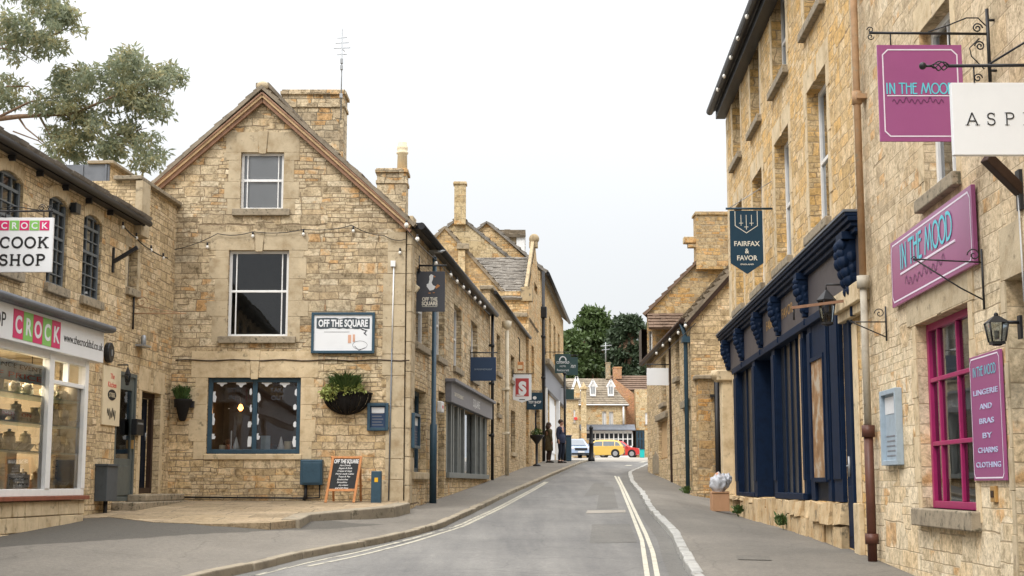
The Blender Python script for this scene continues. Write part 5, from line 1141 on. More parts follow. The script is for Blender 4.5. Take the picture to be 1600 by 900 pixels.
# gable rising behind it (end wall faces down the street)
F3 = front(55); e = F3.px(822, 496); ap = F3.px(695, 357); L = 2*ap[0]-e[0]
t3 = thing('steep_gabled_house', V((ap[0], 55, K*55)), 'steep plain stone gable rising above the flat topped house, right slope running low', 'house')
mb = MB(); wall(mb, F3, [(L, 2), (e[0], 2), e, ap, (L, e[1])]); D3 = FL.d*4.6
for a, b in ((e, ap), (ap, (L, e[1]))): pass
mb.face([F3.pt(e[0], 2), F3.pt(*e), F3.pt(*e)+D3, F3.pt(e[0], 2)+D3]); mb.build('wall', M['old'], t3)
rf = MB(); d0 = FL.d*-.08
slates(rf, F3.pt(e[0]+.12, e[1]-.12)+d0, F3.pt(e[0]+.12, e[1]-.12)+D3, F3.pt(*ap)+D3+V((0, 0, .08)), F3.pt(*ap)+d0+V((0, 0, .08)), .3, .4, .05, seed=11)
slates(rf, F3.pt(L-.12, e[1]-.12)+d0, F3.pt(L-.12, e[1]-.12)+D3, F3.pt(*ap)+D3+V((0, 0, .08)), F3.pt(*ap)+d0+V((0, 0, .08)), .3, .4, .05, seed=12)
rf.build('roof', M['slate'], t3)
kn = MB(); q = F3.px(722, 387); kn.wbox(q[0]-.2, q[0]+.28, 54.7, 54.95, q[1]-.1, q[1]+.12); q = F3.px(820, 492); kn.wbox(q[0]-.5, q[0]+.1, 54.6, 54.95, q[1]-.12, q[1]+.05); kn.build('kneeler_stone', M['sill'], t3, bevel=.02)
# buttress-like chimney strip on that gable wall
q0 = F3.px(716, 392); q1 = F3.px(720, 470); MB().wbox(F3.px(716, 400)[0], F3.px(727, 400)[0], 54.78, 55, q1[1], q0[1]).build('pilaster', M['far'], t3, bevel=.02)
# taller gable with chimney
F4 = front(60.5); e4 = F4.px(796, 402); ap4 = F4.px(718, 338); L4_ = 2*ap4[0]-e4[0]
t4 = thing('chimneyed_house', V((ap4[0], 60.5, K*60)), 'golden stone gable crowned by one narrow square chimney, behind the steep plain gable', 'house')
mb = MB(); lo4 = F4.px(796, 470)[1]; wall(mb, F4, [(L4_-.5, 3), (e4[0], 3), e4, ap4, (L4_-.5, e4[1]-.4)]); mb.build('wall', M['far'], t4)
rf = MB(); D4 = FL.d*3
slates(rf, F4.pt(e4[0]+.1, e4[1]-.1)+d0, F4.pt(e4[0]+.1, e4[1]-.1)+D4, F4.pt(*ap4)+D4, F4.pt(*ap4)+d0, .3, .4, .06, seed=13); slates(rf, F4.pt(L4_-.5, e4[1]-.5)+d0, F4.pt(L4_-.5, e4[1]-.5)+D4, F4.pt(*ap4)+D4, F4.pt(*ap4)+d0, .3, .4, .06, seed=14)
r4f = rf.build('roof', M['slate2'], t4)
chimney(r4f, 60.2, 708, 729.5, 283, 350, .6, 'far', 1)
# gable fronting the street with a slate slope towards us
sA, sB = FL.su(822, 600), FL.su(843, 600); sM = (sA+sB)/2; zE = FL.px(826, 462)[1]; zA = FL.px(831, 380)[1]
t5 = thing('street_gabled_house', FL.pt(sA, K*57), 'stone house whose pointed gable with round finial faces the street, grey slates on its side', 'house')
w5 = [rect(FL, 826.5, 538, 830.5, 600)]; s5 = [(FL.su(825, 650), FL.su(840, 650), K*58+1.0, FL.px(832, 636)[1])]
at5 = [rect(FL, 831, 440, 836, 462)]
mb = MB(); wall(mb, FL, [(sA, 1.5), (sB, 1.5), (sB, zE), (sM, zA), (sA, zE)], w5+s5+at5, .25, .1)
mb.face([FL.pt(sA, 1.5, .1), FL.pt(sA, zE, .1), FL.pt(sA, zE, -6), FL.pt(sA, 1.5, -6)]); mb.build('wall', M['flank'], t5)
for h in w5: window(FL, h, t5, .1, 'white', .08, (), (.5,))
window(FL, at5[0], t5, .1, 'dwood', .08, (), (.5,)); window(FL, s5[0], t5, .1, 'navy', .1, (.33, .66), (.8,), name='shop_window')
cp5 = MB(); up = V((0, 0, 1))
for q in ((sA, zE), (sB, zE)): cp5.beam(FL.pt(q[0], q[1]+.05, .0), FL.pt(sM, zA+.1, .0), .3, .13, FL.n)
cp5.ball(FL.pt(sM, zA+.28, .05), .22, 10, 8); cp5.box(FL, sM-.15, sM+.15, zA-.1, zA+.15, -.15, .2); cp5.box(FL, sA-.1, sA+.35, zE-.4, zE+.15, -.2, .25); cp5.build('coping', M['worn'], t5, bevel=.015)
rf = MB(); zr = FL.px(831, 398)[1]; n_ = FL.n*-5.4
A_ = FL.pt(sA-.15, zE-.3, -.15); Dq = FL.pt(sM, zr, -.15); slates(rf, A_, A_+n_, Dq+n_, Dq, .17, .26, .025, .014, seed=15)
A_ = FL.pt(sB+.15, zE-.3, -.15); slates(rf, A_, A_+n_, Dq+n_, Dq, .3, .34, .05, .02, seed=16); rf.build('roof', M['slate2'], t5)
# tall last house
s6, s7 = FL.su(844.5, 600), FL.su(880.5, 600); z6 = (FL.px(846, 440)[1]+FL.px(880, 492)[1])/2; g6 = base(64)
t6 = thing('tall_corner_house', FL.pt(s6, g6), 'tall narrow windowed stone house with white shopfront at the far left end of the street', 'house')
uw = [(FL.su(a, 540), FL.su(b, 540)) for a, b in ((850.5, 854), (858, 861), (865, 868), (871.5, 874.5))]; z6b = FL.px(860, 578)[1]; z6t = FL.px(860, 497)[1]
sh6 = [(FL.su(a, 650), FL.su(b, 650), g6+.1, FL.px(860, 618)[1]) for a, b in ((849, 857), (858.5, 868), (869.5, 876))]
h6 = [(a, b, z6b, z6t) for a, b in uw]+sh6
mb = MB(); wall(mb, FL, [(s6, 2), (s7, 2), (s7, z6), (s6, z6)], h6, .2)
zr6 = z6+2.3
for s in (s6, s7): mb.face([FL.pt(s, 2), FL.pt(s, z6), FL.pt(s, zr6, -2.4), FL.pt(s, z6, -4.8), FL.pt(s, 2, -4.8)])
mb.build('wall', M['flank'], t6)
for h in h6[:4]: window(FL, h, t6, .18, 'white', .1, (), (.5,), sl=.12)
window(FL, sh6[0], t6, .15, 'gdoor', .2, (.5,), (.8,), name='shop_window', sill=False); 
dd = MB(); a, b, c, d = sh6[1]; dd.box(FL, a, b, c, d, -.1, -.05); dd.box(FL, a+.2, b-.2, c+.4, d-.3, -.05, 0); dd.build('shop_panel', M['white'], t6)
window(FL, sh6[2], t6, .15, 'dwood', .15, (), (.8,), name='shop_window', sill=False)
MB().box(FL, s6+.8, s7-.5, sh6[0][3], sh6[0][3]+1.0, 0, .18).build('fascia', M['greyp'], t6, bevel=.02); MB().box(FL, s6+.5, s7-.2, sh6[0][3]+1.0, sh6[0][3]+1.25, 0, .4).build('cornice', M['sill'], t6, bevel=.03)
MB().box(FL, s6, s7, z6b-.6, z6b-.35, 0, .15).build('string_course', M['sill'], t6)
for s in (sh6[1][1]+.3, sh6[0][0]-.4): MB().box(FL, s-.25, s+.25, g6-.1, sh6[0][3], 0, .2).build('shop_pilaster', M['white'], t6)
rf = MB(); slates(rf, FL.pt(s6-.15, z6-.05, .3), FL.pt(s7+.2, z6-.05, .3), FL.pt(s7+.2, zr6, -2.4), FL.pt(s6-.15, zr6, -2.4), .3, .4, .06, seed=17)
slates(rf, FL.pt(s6-.15, z6-.05, -5.1), FL.pt(s7+.2, z6-.05, -5.1), FL.pt(s7+.2, zr6, -2.4), FL.pt(s6-.15, zr6, -2.4), .3, .4, .06, seed=18); rf.build('roof', M['slate2'], t6)
MB().tube([FL.pt(s6, z6-.1, .35), FL.pt(s7+.2, z6-.1, .35)], .09, 8).build('gutter', M['black'], t6)
sp = FL.su(847.5, 600, .15); pipe(FL, sp, base(62.5), z6-.15, t6, 'black', .07, .2, (6.2, 8.0)); MB().box(FL, sp-.15, sp+.15, FL.px(847, 502)[1]-.1, FL.px(847, 492)[1]+.1, .05, .35).build('hopper', M['black'], t6, bevel=.03)
# dormer
Fd = front(64.2); da, db = Fd.px(760, 395), Fd.px(808, 372); dr0, dr1 = Fd.px(748, 369), Fd.px(818, 353); xf = Fd.px(819, 390)[0]
dm = MB(); dm.hexa([V((da[0]-.3, 64.2, da[1]-1.5)), V((xf, 64.2, da[1]-1.2)), V((xf, 66.3, da[1]-1.2)), V((da[0]-.3, 66.3, da[1]-1.5)), V((da[0]-.3, 64.2, dr0[1])), V((xf, 64.2, dr0[1])), V((xf, 66.3, dr0[1])), V((da[0]-.3, 66.3, dr0[1]))]); dmo = dm.build('dormer', M['ashlar'], t6)
MB().wbox(xf-.35, xf+.02, 64.12, 64.19, da[1]-.2, dr0[1]).wbox(xf+.01, xf+.07, 64.3, 66.2, da[1]-.2, dr0[1]).build('window', M['white'], dmo)
rf = MB(); q = [V((dr0[0]-.4, 64.0, dr0[1]-.02)), V((dr1[0]+.1, 64.0, dr0[1]-.02)), V((dr1[0]+.1, 65.25, dr1[1])), V((dr0[0]-.4, 65.25, dr1[1]))]; slates(rf, *q, .2, .3, .04, seed=19); q2 = [V((q[0].x, 66.5, q[0].z)), V((q[1].x, 66.5, q[1].z)), q[2], q[3]]; slates(rf, *q2, .3, .3, .04, seed=20); rf.build('dormer_roof', M['slate'], dmo)
# gold lantern, planter
F_ = front(51); q = F_.px(812, 570); xw = FL.pt(51/FL.d.y, 0).x
t = thing('gold_lantern', V((xw, 51, q[1]-.2)), 'copper coloured lit lantern above the shield sign with the S', 'lantern')
MB().box(F_, q[0]-.12, q[0]+.14, q[1]-.2, q[1]+.1, -.12, .12).build('lantern_body', M['wood'], t, bevel=.02); MB().box(F_, q[0]-.07, q[0]+.1, q[1]-.16, q[1]-.02, -.08, .13).build('lantern_glass', M['creamb'], t); MB().tube([V((q[0], 51, q[1]+.1)), V((q[0], 51, q[1]+.9)), V((xw, 51, q[1]+1.0))], .02, 6).build('bracket', M['black'], t)
yp = 55.5; q = gp(829.5, 727); q = V((FL.pt(yp/FL.d.y, 0, .35).x, yp, K*yp))
t = thing('pedestal_planter', q, 'black bowl planter on a slim stand under the blue green sign', 'planter'); MB().lathe(q, [(.16, 0), (.14, .05), (.05, .1), (.05, .85), (.12, .95), (.28, 1.15), (.30, 1.2), (.25, 1.2)], 14).build('pot', M['black'], t)
mb = MB(); leaves(mb, q+V((0, 0, 1.28)), (.25, .25, .14), 160, .12, .06, 8); mb.build('foliage', M['leafg'], t)
# dark post at corner house
for (u, yy, vt, lab) in ((882.5, 64.6, 585, 'slim black post carrying nothing at the last corner on the left'),):
    F_ = front(yy); x = F_.px(u, 650)[0]; t = thing('street_post', V((x, yy, base(yy))), lab, 'post'); MB().tube([V((x, yy, base(yy))), V((x, yy, base(yy)+.8))], .08, 10).tube([V((x, yy, base(yy)+.8)), V((x, yy, F_.px(u, vt)[1]))], .055, 10).build('post', M['black'], t); MB().lathe(V((x, yy, F_.px(u, vt)[1])), [(.08, 0), (.09, .06), (.0, .12)], 10).build('finial', M['black'], t)
# ================================================================== right side: tall stone house with the navy shopfront
F = FRt
sN = F.su(1350, 700); sF = F.su(1137, 300); zG = (F.px(1124, 142, .3)[1]+F.px(1180, 2, .3)[1])/2
r1 = thing('navy_shop_house', F.pt(sN, K*18), 'tall three storey golden stone house above a navy shopfront', 'shop')
za = sum(F.px(*q)[1] for q in ((1158, 112), (1189, 32)))/2; zb = sum(F.px(*q)[1] for q in ((1147, 262), (1173, 210), (1210, 136)))/3
zc_ = sum(F.px(*q)[1] for q in ((1191, 262), (1234, 190), (1295, 86)))/3; zd = sum(F.px(*q)[1] for q in ((1147, 495), (1178, 460), (1216, 420), (1268, 364)))/4
cols = [(F.su(a, 300), F.su(b, 300)) for a, b in ((1147, 1159.5), (1176, 1191.5), (1212, 1235), (1265, 1296.5))]
cols = [(min(a), max(a)) for a in cols]
hw = [(a, b, zb, za) for a, b in cols]+[(a, b, zd, zc_) for a, b in cols]
zsb = (F.px(1160, 774)[1]+F.px(1324, 786)[1])/2; zst = F.px(1154, 576)[1]
sA_, sB_ = F.su(1322, 700), F.su(1153, 680)
sD = F.su(1338, 720); PO = .24; zcor = (F.px(1122, 525, PO)[1]+F.px(1320, 327, PO)[1])/2
hole = (sA_+.0, sB_, zsb, zst, .3); dh = (sD, sA_-.03, K*18.3+.02, zst, .2)
mb = MB(); dh = dh[:4]+(.06,); wall(mb, F, [(sN, -.2), (sF, -.2), (sF, zG), (sN, zG)], hw+[hole, dh], .24)
mb.face([F.pt(sF, 0), F.pt(sF, zG), F.pt(sF, zG, -8), F.pt(sF, 0, -8)]); mb.face([F.pt(sN, 0), F.pt(sN, zG), F.pt(sN, zG, -8), F.pt(sN, 0, -8)]); mb.build('wall', M['orange'], r1)
for i, h in enumerate(hw):
    window(F, h, r1, .22, 'white', .07, (.5,), ((.5, .06),), so=.10, sl=.12, blind=(('curtain', .55) if i in (3, 6) else None))
    surround(F, h, r1, .22, .34, 'ashlar2', False, seed=30+i, o=.01)
slates_ = MB(); slates(slates_, F.pt(sN, zG, .3), F.pt(sF+.2, zG, .3), F.pt(sF+.2, zG+2.6, -3.5), F.pt(sN, zG+2.6, -3.5), .25, .3, .03, seed=30); slates_.build('roof', M['slate2'], r1)
MB().tube([F.pt(2, zG-.02, .34), F.pt(sF+.25, zG-.02, .34)], .085, 10).box(F, 2, sF+.15, zG-.22, zG-.03, 0, .22).build('gutter', M['black'], r1)
rs = []; r = random.Random(8); z = .8
while z < zG-.5:
    hh = r.uniform(.3, .55); rs.append((sF-r.choice((.3, .5)), sF+.003, z, z+hh-.01)); z += hh
ashl(F, r1, rs, 'ashlar2', .012, 'quoin')
string_lights(F, ((1120, 142), (1150, 70), (1180, -10), (1215, -100)), ((1121.5, 140), (1131.5, 119), (1142, 90), (1153, 60), (1167, 26)), 'row of pale bulbs under the high black gutter of the right hand house', .42, .0, .038, .01)
# shopfront
s = lambda u: F.su(u, 690)
sfm = MB(); zbot = zsb; so = .0
for (u0, u1, o1) in ((1153, 1157.5, .06), (1184, 1188.5, .08), (1213, 1218, .05), (1259, 1263, .04), (1270, 1276, .04), (1298, 1303, .05), (1309, 1322, .06)):
    a, b = s(u1), s(u0); sfm.box(F, a, b, zbot, zst, -.25, o1); sfm.box(F, a+.03, b-.03, zbot+.3, zst-.2, o1, o1+.02)
sfm.box(F, s(1322), s(1153), zst-.10, zst+.02, -.2, .1)
sfm.box(F, s(1263), s(1218), zbot, zbot+.1, -.2, .1); sfm.box(F, s(1184), s(1157), zbot, zbot+.08, -.2, .09)
for u0, u1, n in ((1157.5, 1184, 3), (1218, 1253, 4)):
    a, b = s(u1), s(u0)
    for k in range(1, n): x = a+(b-a)*k/n; sfm.box(F, x-.022, x+.022, zbot+.05, zst-.08, -.12, -.03)
sfm.box(F, s(1309), s(1303), zbot, zst, -.2, 0)
shf = sfm.build('shopfront', M['navy'], r1, bevel=.006)
p = MB()
for u0, u1 in ((1157.5, 1184), (1218, 1253)):
    p = MB(); a, b = s(u1), s(u0); p.face([F.pt(a, zbot+.05, -.06), F.pt(b, zbot+.05, -.06), F.pt(b, zst-.08, -.06), F.pt(a, zst-.08, -.06)], F.n); p.build('pane', M['dark'], shf)
zw0 = F.px(1287, 755)[1]; MB().box(F, s(1298), s(1276), zbot, zw0, -.1, .0).build('stall_panel', M['navyd'], shf)
frm = MB(); zt_p = F.px(1287, 554)[1]; frm.box(F, s(1303), s(1276), zw0, zst, -.2, .03); frame_bars(frm, F, (s(1298), s(1276), zw0+.02, zt_p), .085, .06, .05); frm.build('picture_frame', M['navy'], shf); MB().box(F, s(1297), s(1277), zw0+.06, zt_p-.04, .032, .06).build('tinted_panel', surf('painted_reflection', (.30, .17, .08), .5, .6, 3, .1, spots=((.42, .36, .28), 3, .5)), shf)  # warm blotched panel colour stands in for the reflection in this framed window
MB().box(F, s(1259), s(1253), zbot+.1, zst-.08, -.03, .01).build('tinted_panel', M['buff'], shf)
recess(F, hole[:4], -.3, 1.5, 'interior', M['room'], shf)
# shop door in its recess
d1 = MB(); a, b = s(1213), s(1188.5); frame_bars(d1, F, (a, b, zbot, zst-.1), -.22, .12, .06, (.5,), ((.3, .08), (.82, .06))); d1.build('door', M['navyd'], r1)
# near private door
d2 = MB(); a, b, c, d = dh[:4]; d2.box(F, a, b, c, d, -.06, -.0); d2.box(F, a+.08, b-.08, c+.15, c+.8, 0, .015); d2.box(F, a+.08, b-.08, c+.95, d-.6, 0, .015); d2o = d2.build('door', M['navy'], r1, bevel=.006)
hz = F.px(1333, 728)[1]; MB().tube([F.pt(a+.16, hz-.14, .06), F.pt(a+.16, hz+.12, .06)], .014, 8).box(F, a+.13, a+.19, hz-.1, hz+.1, 0, .03).tube([F.pt(a+.16, hz, .06), F.pt(a+.3, hz, .06)], .012, 6).build('handle', M['galv'], d2o)
MB().box(F, sD-.02, sD+.10, c, zst+.1, -.02, .05).build('door_post', M['navy'], r1, bevel=.006)
# fascia, cornice
cl, cf = F.su(1320, 327, PO), F.su(1137, 560)+.05
MB().box(F, cl+.1, cf-.05, zst+.02, zcor-.24, -.0, .05).build('fascia', M['fasciab'], shf, bevel=.005)
cm = MB(); cm.box(F, cl, cf, zcor-.05, zcor, 0, PO); cm.box(F, cl, cf, zcor-.11, zcor-.052, 0, PO-.03); cm.box(F, cl+.03, cf-.03, zcor-.17, zcor-.112, 0, PO-.07); cm.box(F, cl+.05, cf-.05, zcor-.24, zcor-.172, 0, PO-.12)
cm.build('cornice', M['navy'], shf, bevel=.008); MB().box(F, cl-.01, cf+.01, zcor+.002, zcor+.03, 0, PO+.02).build('cornice_cap', M['lead'], shf)
x = s(1200); text('lettering', 'FAIRFAX & FAVOR', F, x-2.0, (zst+zcor)/2-.15, .17, M['gold'], shf, .056, w=3.0)
sk = MB(); r = random.Random(2)
corb = [F.su(u_, 440, .12) for u_ in (1326, 1253, 1211, 1183, 1154, 1133)]
for i, x in enumerate(corb):
    big = 1.35 if i == 0 else 1; co = MB(); top = zcor-.19; w = .13*big*(1.15 if i == 0 else 1)
    co.box(F, x-w, x+w, top-.1, top, .04, .23)
    for k, (dz, o_, rr) in enumerate(((.16, .20, .08), (.26, .21, .07), (.36, .19, .09), (.48, .16, .08), (.58, .13, .08), (.70, .11, .07), (.30, .10, .09), (.44, .09, .08))):
        for sx in (-1, 1):
            co.ball(F.pt(x+sx*w*.5, top-dz*big*.78, o_*(1 if big == 1 else 1.05)), rr*big*.72, 8, 6, (1, 1, 1.15))
            co.box(F, x+sx*w*.62-.03, x+sx*w*.62+.03, top-dz*big*.78-.06, top-dz*big*.78+.05, .03, o_*.95)
    co.prism(F, [(x-w*.8, top-.1), (x+w*.8, top-.1), (x+w*.55, top-.66*big), (x-w*.55, top-.66*big)], .03, .13)
    for k in range(6): co.tube([F.pt(x-w*.55, top-(.14+.09*k)*big, .17-.015*k), F.pt(x+w*.55, top-(.14+.09*k)*big, .17-.015*k)], .038*big, 8)
    co.tube([F.pt(x, top-.68*big, .08), F.pt(x, top-.78*big, .08)], .04, 8)
    co.build('corbel', M['navy'], shf, bevel=.008)
# stone column at the far end, stone block course under the cornice at the near end, rubble plinth
cx_ = F.su(1145, 690); cm = MB(); zb_c = K*31.5-.35
cm.box(F, cx_-.30, cx_+.42, zb_c, zb_c+.42, 0, .34); cm.box(F, cx_-.17, cx_+.3, zb_c+.42, zst-.15, 0, .24); cm.box(F, cx_-.25, cx_+.38, zst-.17, zst+.05, 0, .34); cm.lathe(F.pt(cx_+.05, zst-.05, .2), [(.2, -.1), (.27, 0), (.24, .12)], 12); cm.build('stone_pilaster', M['ashlar2'], r1, bevel=.02)
cm = MB(); q = F.px(1333, 455, .3); q = F.px(1330, 455, .2); c_a, c_b = F.su(1341, 455, .14), F.su(1318, 455, .0); cm.box(F, c_a, c_b, q[1]-.12, q[1]+.12, 0, .15); cm.box(F, c_a+.05, c_b, q[1]-.24, q[1]-.122, 0, .09); cm.box(F, sN+.1, sD-.05, K*17.5-.1, zsb, 0, .07); cm.box(F, sN+.15, sD-.04, zsb, q[1]-.302, 0, .02); cm.build('stone_pilaster', M['ashlar2'], r1, bevel=.02)
pl = MB(); r = random.Random(21)
for row in range(2):
    x = sA_-.05
    while x < cx_-.35:
        L = r.uniform(.4, .95); e_ = min(x+L, cx_-.3); g = K*x-.35; mid = (g+.35+zsb)/2 if r.random() < .7 else zsb
        j = r.uniform(0, .07)
        z0, z1 = (g, mid-.012) if row == 0 else (mid if mid < zsb else None, zsb-.005)
        if row == 0: rows_ = [(g, zsb-.006)] if r.random() < .35 else [(g, K*x+(zsb-K*x)*.48), (K*x+(zsb-K*x)*.5, zsb-.006)]
        else: rows_ = []
        for (z0, z1) in rows_:
            jj = r.uniform(.12, .20); P = []
            for (ss, zz, oo) in ((x, z0, 0), (e_-.04, z0, 0), (e_-.04, z0, jj), (x, z0, jj), (x, z1, 0), (e_-.04, z1, 0), (e_-.04, z1, jj-.02), (x, z1, jj-r.uniform(0, .05))): P.append(F.pt(ss+r.uniform(-.03, .03), zz+r.uniform(-.03, .012), oo+r.uniform(-.008, .008)))
            pl.hexa(P)
        x = e_
    if row == 0: pass
pl.build('rubble_plinth', M['plinth'], r1, bevel=.05)
# drain pipes
pz0 = K*17.7-.05; sp = F.su(1361, 800, .1); z1_, z2_ = F.px(1357, 667, .1)[1], F.px(1347, 432, .1)[1]
t = thing('rainwater_pipe', F.pt(sp, pz0, .1), 'full height drainpipe, rusty orange above, flaking cream in the middle, brown at the foot', 'drainpipe')
MB().tube([F.pt(sp, pz0, .1), F.pt(sp, z1_, .1)], .055, 12).tube([F.pt(sp, pz0+.22, .1), F.pt(sp, pz0+.34, .1)], .08, 12).tube([F.pt(sp, z1_-.12, .1), F.pt(sp, z1_+.02, .1)], .078, 12).build('lower_pipe', M['pipeb'], t)
MB().tube([F.pt(sp, z1_+.02, .1), F.pt(sp, z2_, .1)], .043, 12).tube([F.pt(sp, z2_-.15, .1), F.pt(sp, z2_+.0, .1)], .075, 12).build('middle_pipe', M['pipew'], t)
z3_ = F.px(1345, 145, .1)[1]
MB().tube([F.pt(sp, z2_, .1), F.pt(sp, zG-.1, .1)], .043, 12).tube([F.pt(sp, z3_-.08, .1), F.pt(sp, z3_+.08, .1)], .06, 12).box(F, sp-.11, sp+.11, z3_-.03, z3_+.03, 0, .12).build('upper_pipe', M['rust'], t)
# ---------------------------------------------------------------- near right house
r0 = thing('purple_sign_house', F.pt(9, K*9), 'near right coursed cream stone house with magenta window and purple signs', 'shop')
Pk = (F.su(1521, 650), F.su(1437, 650), F.px(1480, 796)[1], (F.px(1437, 505)[1]+F.px(1520, 470)[1])/2)
Up = (F.su(1492, 200), F.su(1442, 200), F.px(1445, 312)[1], F.px(1442, 45)[1])
Dr = (F.su(1584, 700)-1.15, F.su(1584, 700), -.1, F.px(1574, 437)[1])
Up2 = (Up[0]-4.2, Up[1]-4.2, Up[2], Up[3])
mb = MB(); wall(mb, F, [(2, -.3), (sN, -.3), (sN, zG), (2, zG)], [Pk+(.2,), Up, Dr+(.4,), Up2], .2); mb.build('wall', M['cream'], r0)
mb = MB(); frame_bars(mb, F, Pk, -.1, .075, .07, (.44, .80), ((.345, .045), (.69, .045)), .04); pw = mb.build('window', M['mag'], r0, bevel=.006)
p = MB(); p.face([F.pt(Pk[0], Pk[2], -.14), F.pt(Pk[1], Pk[2], -.14), F.pt(Pk[1], Pk[3], -.14), F.pt(Pk[0], Pk[3], -.14)], F.n); p.build('pane', M['glass'], pw)
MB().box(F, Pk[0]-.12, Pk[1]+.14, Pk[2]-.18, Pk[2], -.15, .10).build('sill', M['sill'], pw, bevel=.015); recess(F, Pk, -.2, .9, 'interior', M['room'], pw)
cu = MB(); n = 20
for k in range(n):
    a = Pk[0]+.1+(Pk[1]-Pk[0]-.2)*k/n; b = a+(Pk[1]-Pk[0]-.2)/n
    if .40 < k/n < .5: continue
    cu.face([F.pt(a, Pk[2]+.3, -.17-.02*(k % 2)), F.pt(b, Pk[2]+.3, -.17-.02*((k+1) % 2)), F.pt(b, Pk[3]-.05, -.17-.02*((k+1) % 2)), F.pt(a, Pk[3]-.05, -.17-.02*(k % 2))])
cu.build('curtain', M['curtain'], pw)  # pale sheet added close behind the panes in place of their pale reflection
# red flowers and baskets inside
surround(F, Pk, r0, .2, .30, 'ashlar2', False, seed=41, o=.012); MB().box(F, Pk[0]-.05, Pk[1]+.35, Pk[3]+.01, Pk[3]+.34, -.1, .018).build('lintel', M['ashlar'], r0, bevel=.01)
window(F, Up, r0, .17, 'white', .07, (.5,), ((.5, .05),), so=.09, sl=.15); window(F, Up2, r0, .17, 'white', .07, (.5,), ((.5, .05),), so=.09, sl=.15)
surround(F, Up, r0, .2, .3, 'ashlar2', False, seed=43)
surround(F, Dr, r0, .10, .45, 'ashlar', False, seed=44, o=.012)
dm = MB(); frame_bars(dm, F, Dr, -.3, .1, .08, (.5,), (.4,)); do = dm.build('door', M['dwood'], r0); MB().box(F, Dr[0]+.1, Dr[1]-.1, Dr[2], Dr[3]-.1, -.4, -.37).build('door_panel', M['dwood'], do)
MB().box(F, Dr[0]-.3, Dr[1]+.05, Dr[2]-.3, K*14+.12, 0, .3).build('doorstep', M['sill'], r0, bevel=.02)
# purple fascia board
sg = (F.su(1530, 350), F.su(1401, 430), (F.px(1402, 482)[1]+F.px(1530, 415)[1])/2, (F.px(1400, 376)[1]+F.px(1530, 291)[1])/2)
t = thing('wall_sign', F.pt(sg[0], sg[2]), 'big flat purple IN THE MOOD board on the wall above the magenta window', 'sign'); MB().box(F, *sg, .02, .06).build('board', M['purple'], t, bevel=.004)
def border(F_, r4, o, ins, w, ch, parent, mat='lilac'):
    a, b, c, d = r4[0]+ins, r4[1]-ins, r4[2]+ins, r4[3]-ins
    P = [(a+ch, c), (b-ch, c), (b, c+ch), (b, d-ch), (b-ch, d), (a+ch, d), (a, d-ch), (a, c+ch), (a+ch, c)]; mb = MB()
    for i in range(8): ribbon(mb, F_, [P[i], P[i+1]], w, o)
    return mb.build('border', M[mat], parent)
border(F, sg, .062, .05, .018, .06, t); w = sg[1]-sg[0]; h = sg[3]-sg[2]; m = (sg[0]+sg[1])/2
GL2 = {'I': (.3, [[(.12, 0), (.12, 1)]]), 'N': (.62, [[(.08, 0), (.08, 1), (.5, 0), (.5, 1)]]), 'T': (.6, [[(.28, 0), (.28, 1)], [(0, .98), (.56, .98)]]), 'H': (.6, [[(.08, 0), (.08, 1)], [(.5, 0), (.5, 1)], [(.08, .68), (.5, .68)]]),
 'E': (.5, [[(.42, .98), (.08, .98), (.08, .02), (.42, .02)], [(.08, .68), (.36, .68)]]), 'M': (.95, [[(.04, 0), (.22, 1), (.46, .1), (.70, 1), (.88, 0)]]), 'O': (.74, [arc(.36, .5, .33, .48, 0, 360, 20)]), 'D': (.7, [[(.08, 0), (.08, 1)], [(.08, .98)]+arc(.2, .5, .42, .48, 90, -90, 12)+[(.08, .02)]]), ' ': (.28, [])}
def deco(body, F_, s_, z_, h_, w_, mat, parent, o, fl, th=.07):
    tot = sum(GL2[c][0] for c in body); k = w_/tot; x = 0; mb = MB()
    for c in body:
        for line in GL2[c][1]: ribbon(mb, F_, [(s_+fl*(x+p[0])*k, z_+p[1]*h_) for p in line], th, o)
        x += GL2[c][0]
    return mb.build('lettering', M[mat], parent)
deco('IN THE MOOD', F, sg[1]-w*.14, sg[2]+h*.50, h*.36, w*.66, 'aqua', t, .066, -1, .034); MB().box(F, sg[0]+w*.18, sg[1]-w*.14, sg[2]+h*.42, sg[2]+h*.45, .06, .066).build('underline', M['lilac'], t)
def scrib(F_, s_, z_, w_, h_, fl, parent, mat, o, seed, th=.012):
    mb = MB(); r = random.Random(seed); n = 60; pts = []
    for k in range(n+1):
        x = k/n; pts.append((s_+fl*w_*x, z_+h_*(.25+.28*math.sin(k*.9)+.35*max(0, math.sin(k*.23+seed))*abs(math.sin(k*.45)))))
    ribbon(mb, F_, pts, th, o); return mb.build('script', M[mat], parent)
scrib(F, sg[1]-w*.2, sg[2]+h*.2, w*.5, h*.2, -1, t, 'script', .064, 1, .013)
# vertical purple sign
vs = (F.su(1573, 650), F.su(1524, 650), F.px(1548, 751)[1], F.px(1548, 551)[1]); t = thing('wall_sign', F.pt(vs[0], vs[2]), 'narrow upright purple sign with six rows of lettering, under the wall lantern', 'sign')
MB().box(F, *vs, .01, .035).build('board', M['purple'], t, bevel=.003); border(F, vs, .037, .025, .012, .035, t); m = (vs[0]+vs[1])/2; h = vs[3]-vs[2]; w = vs[1]-vs[0]
deco('IN THE MOOD', F, vs[1]-w*.12, vs[3]-h*.17, h*.075, w*.76, 'aqua', t, .04, -1, .010)
for k, tx in enumerate(('LINGERIE', 'AND', 'BRAS', 'BY', 'CHARMS', 'CLOTHING')): text('lettering', tx, F, m, vs[3]-h*(.32+.115*k), h*.042, M['faded'], t, .039, w=w*(.15+.08*len(tx)), bold=.012)
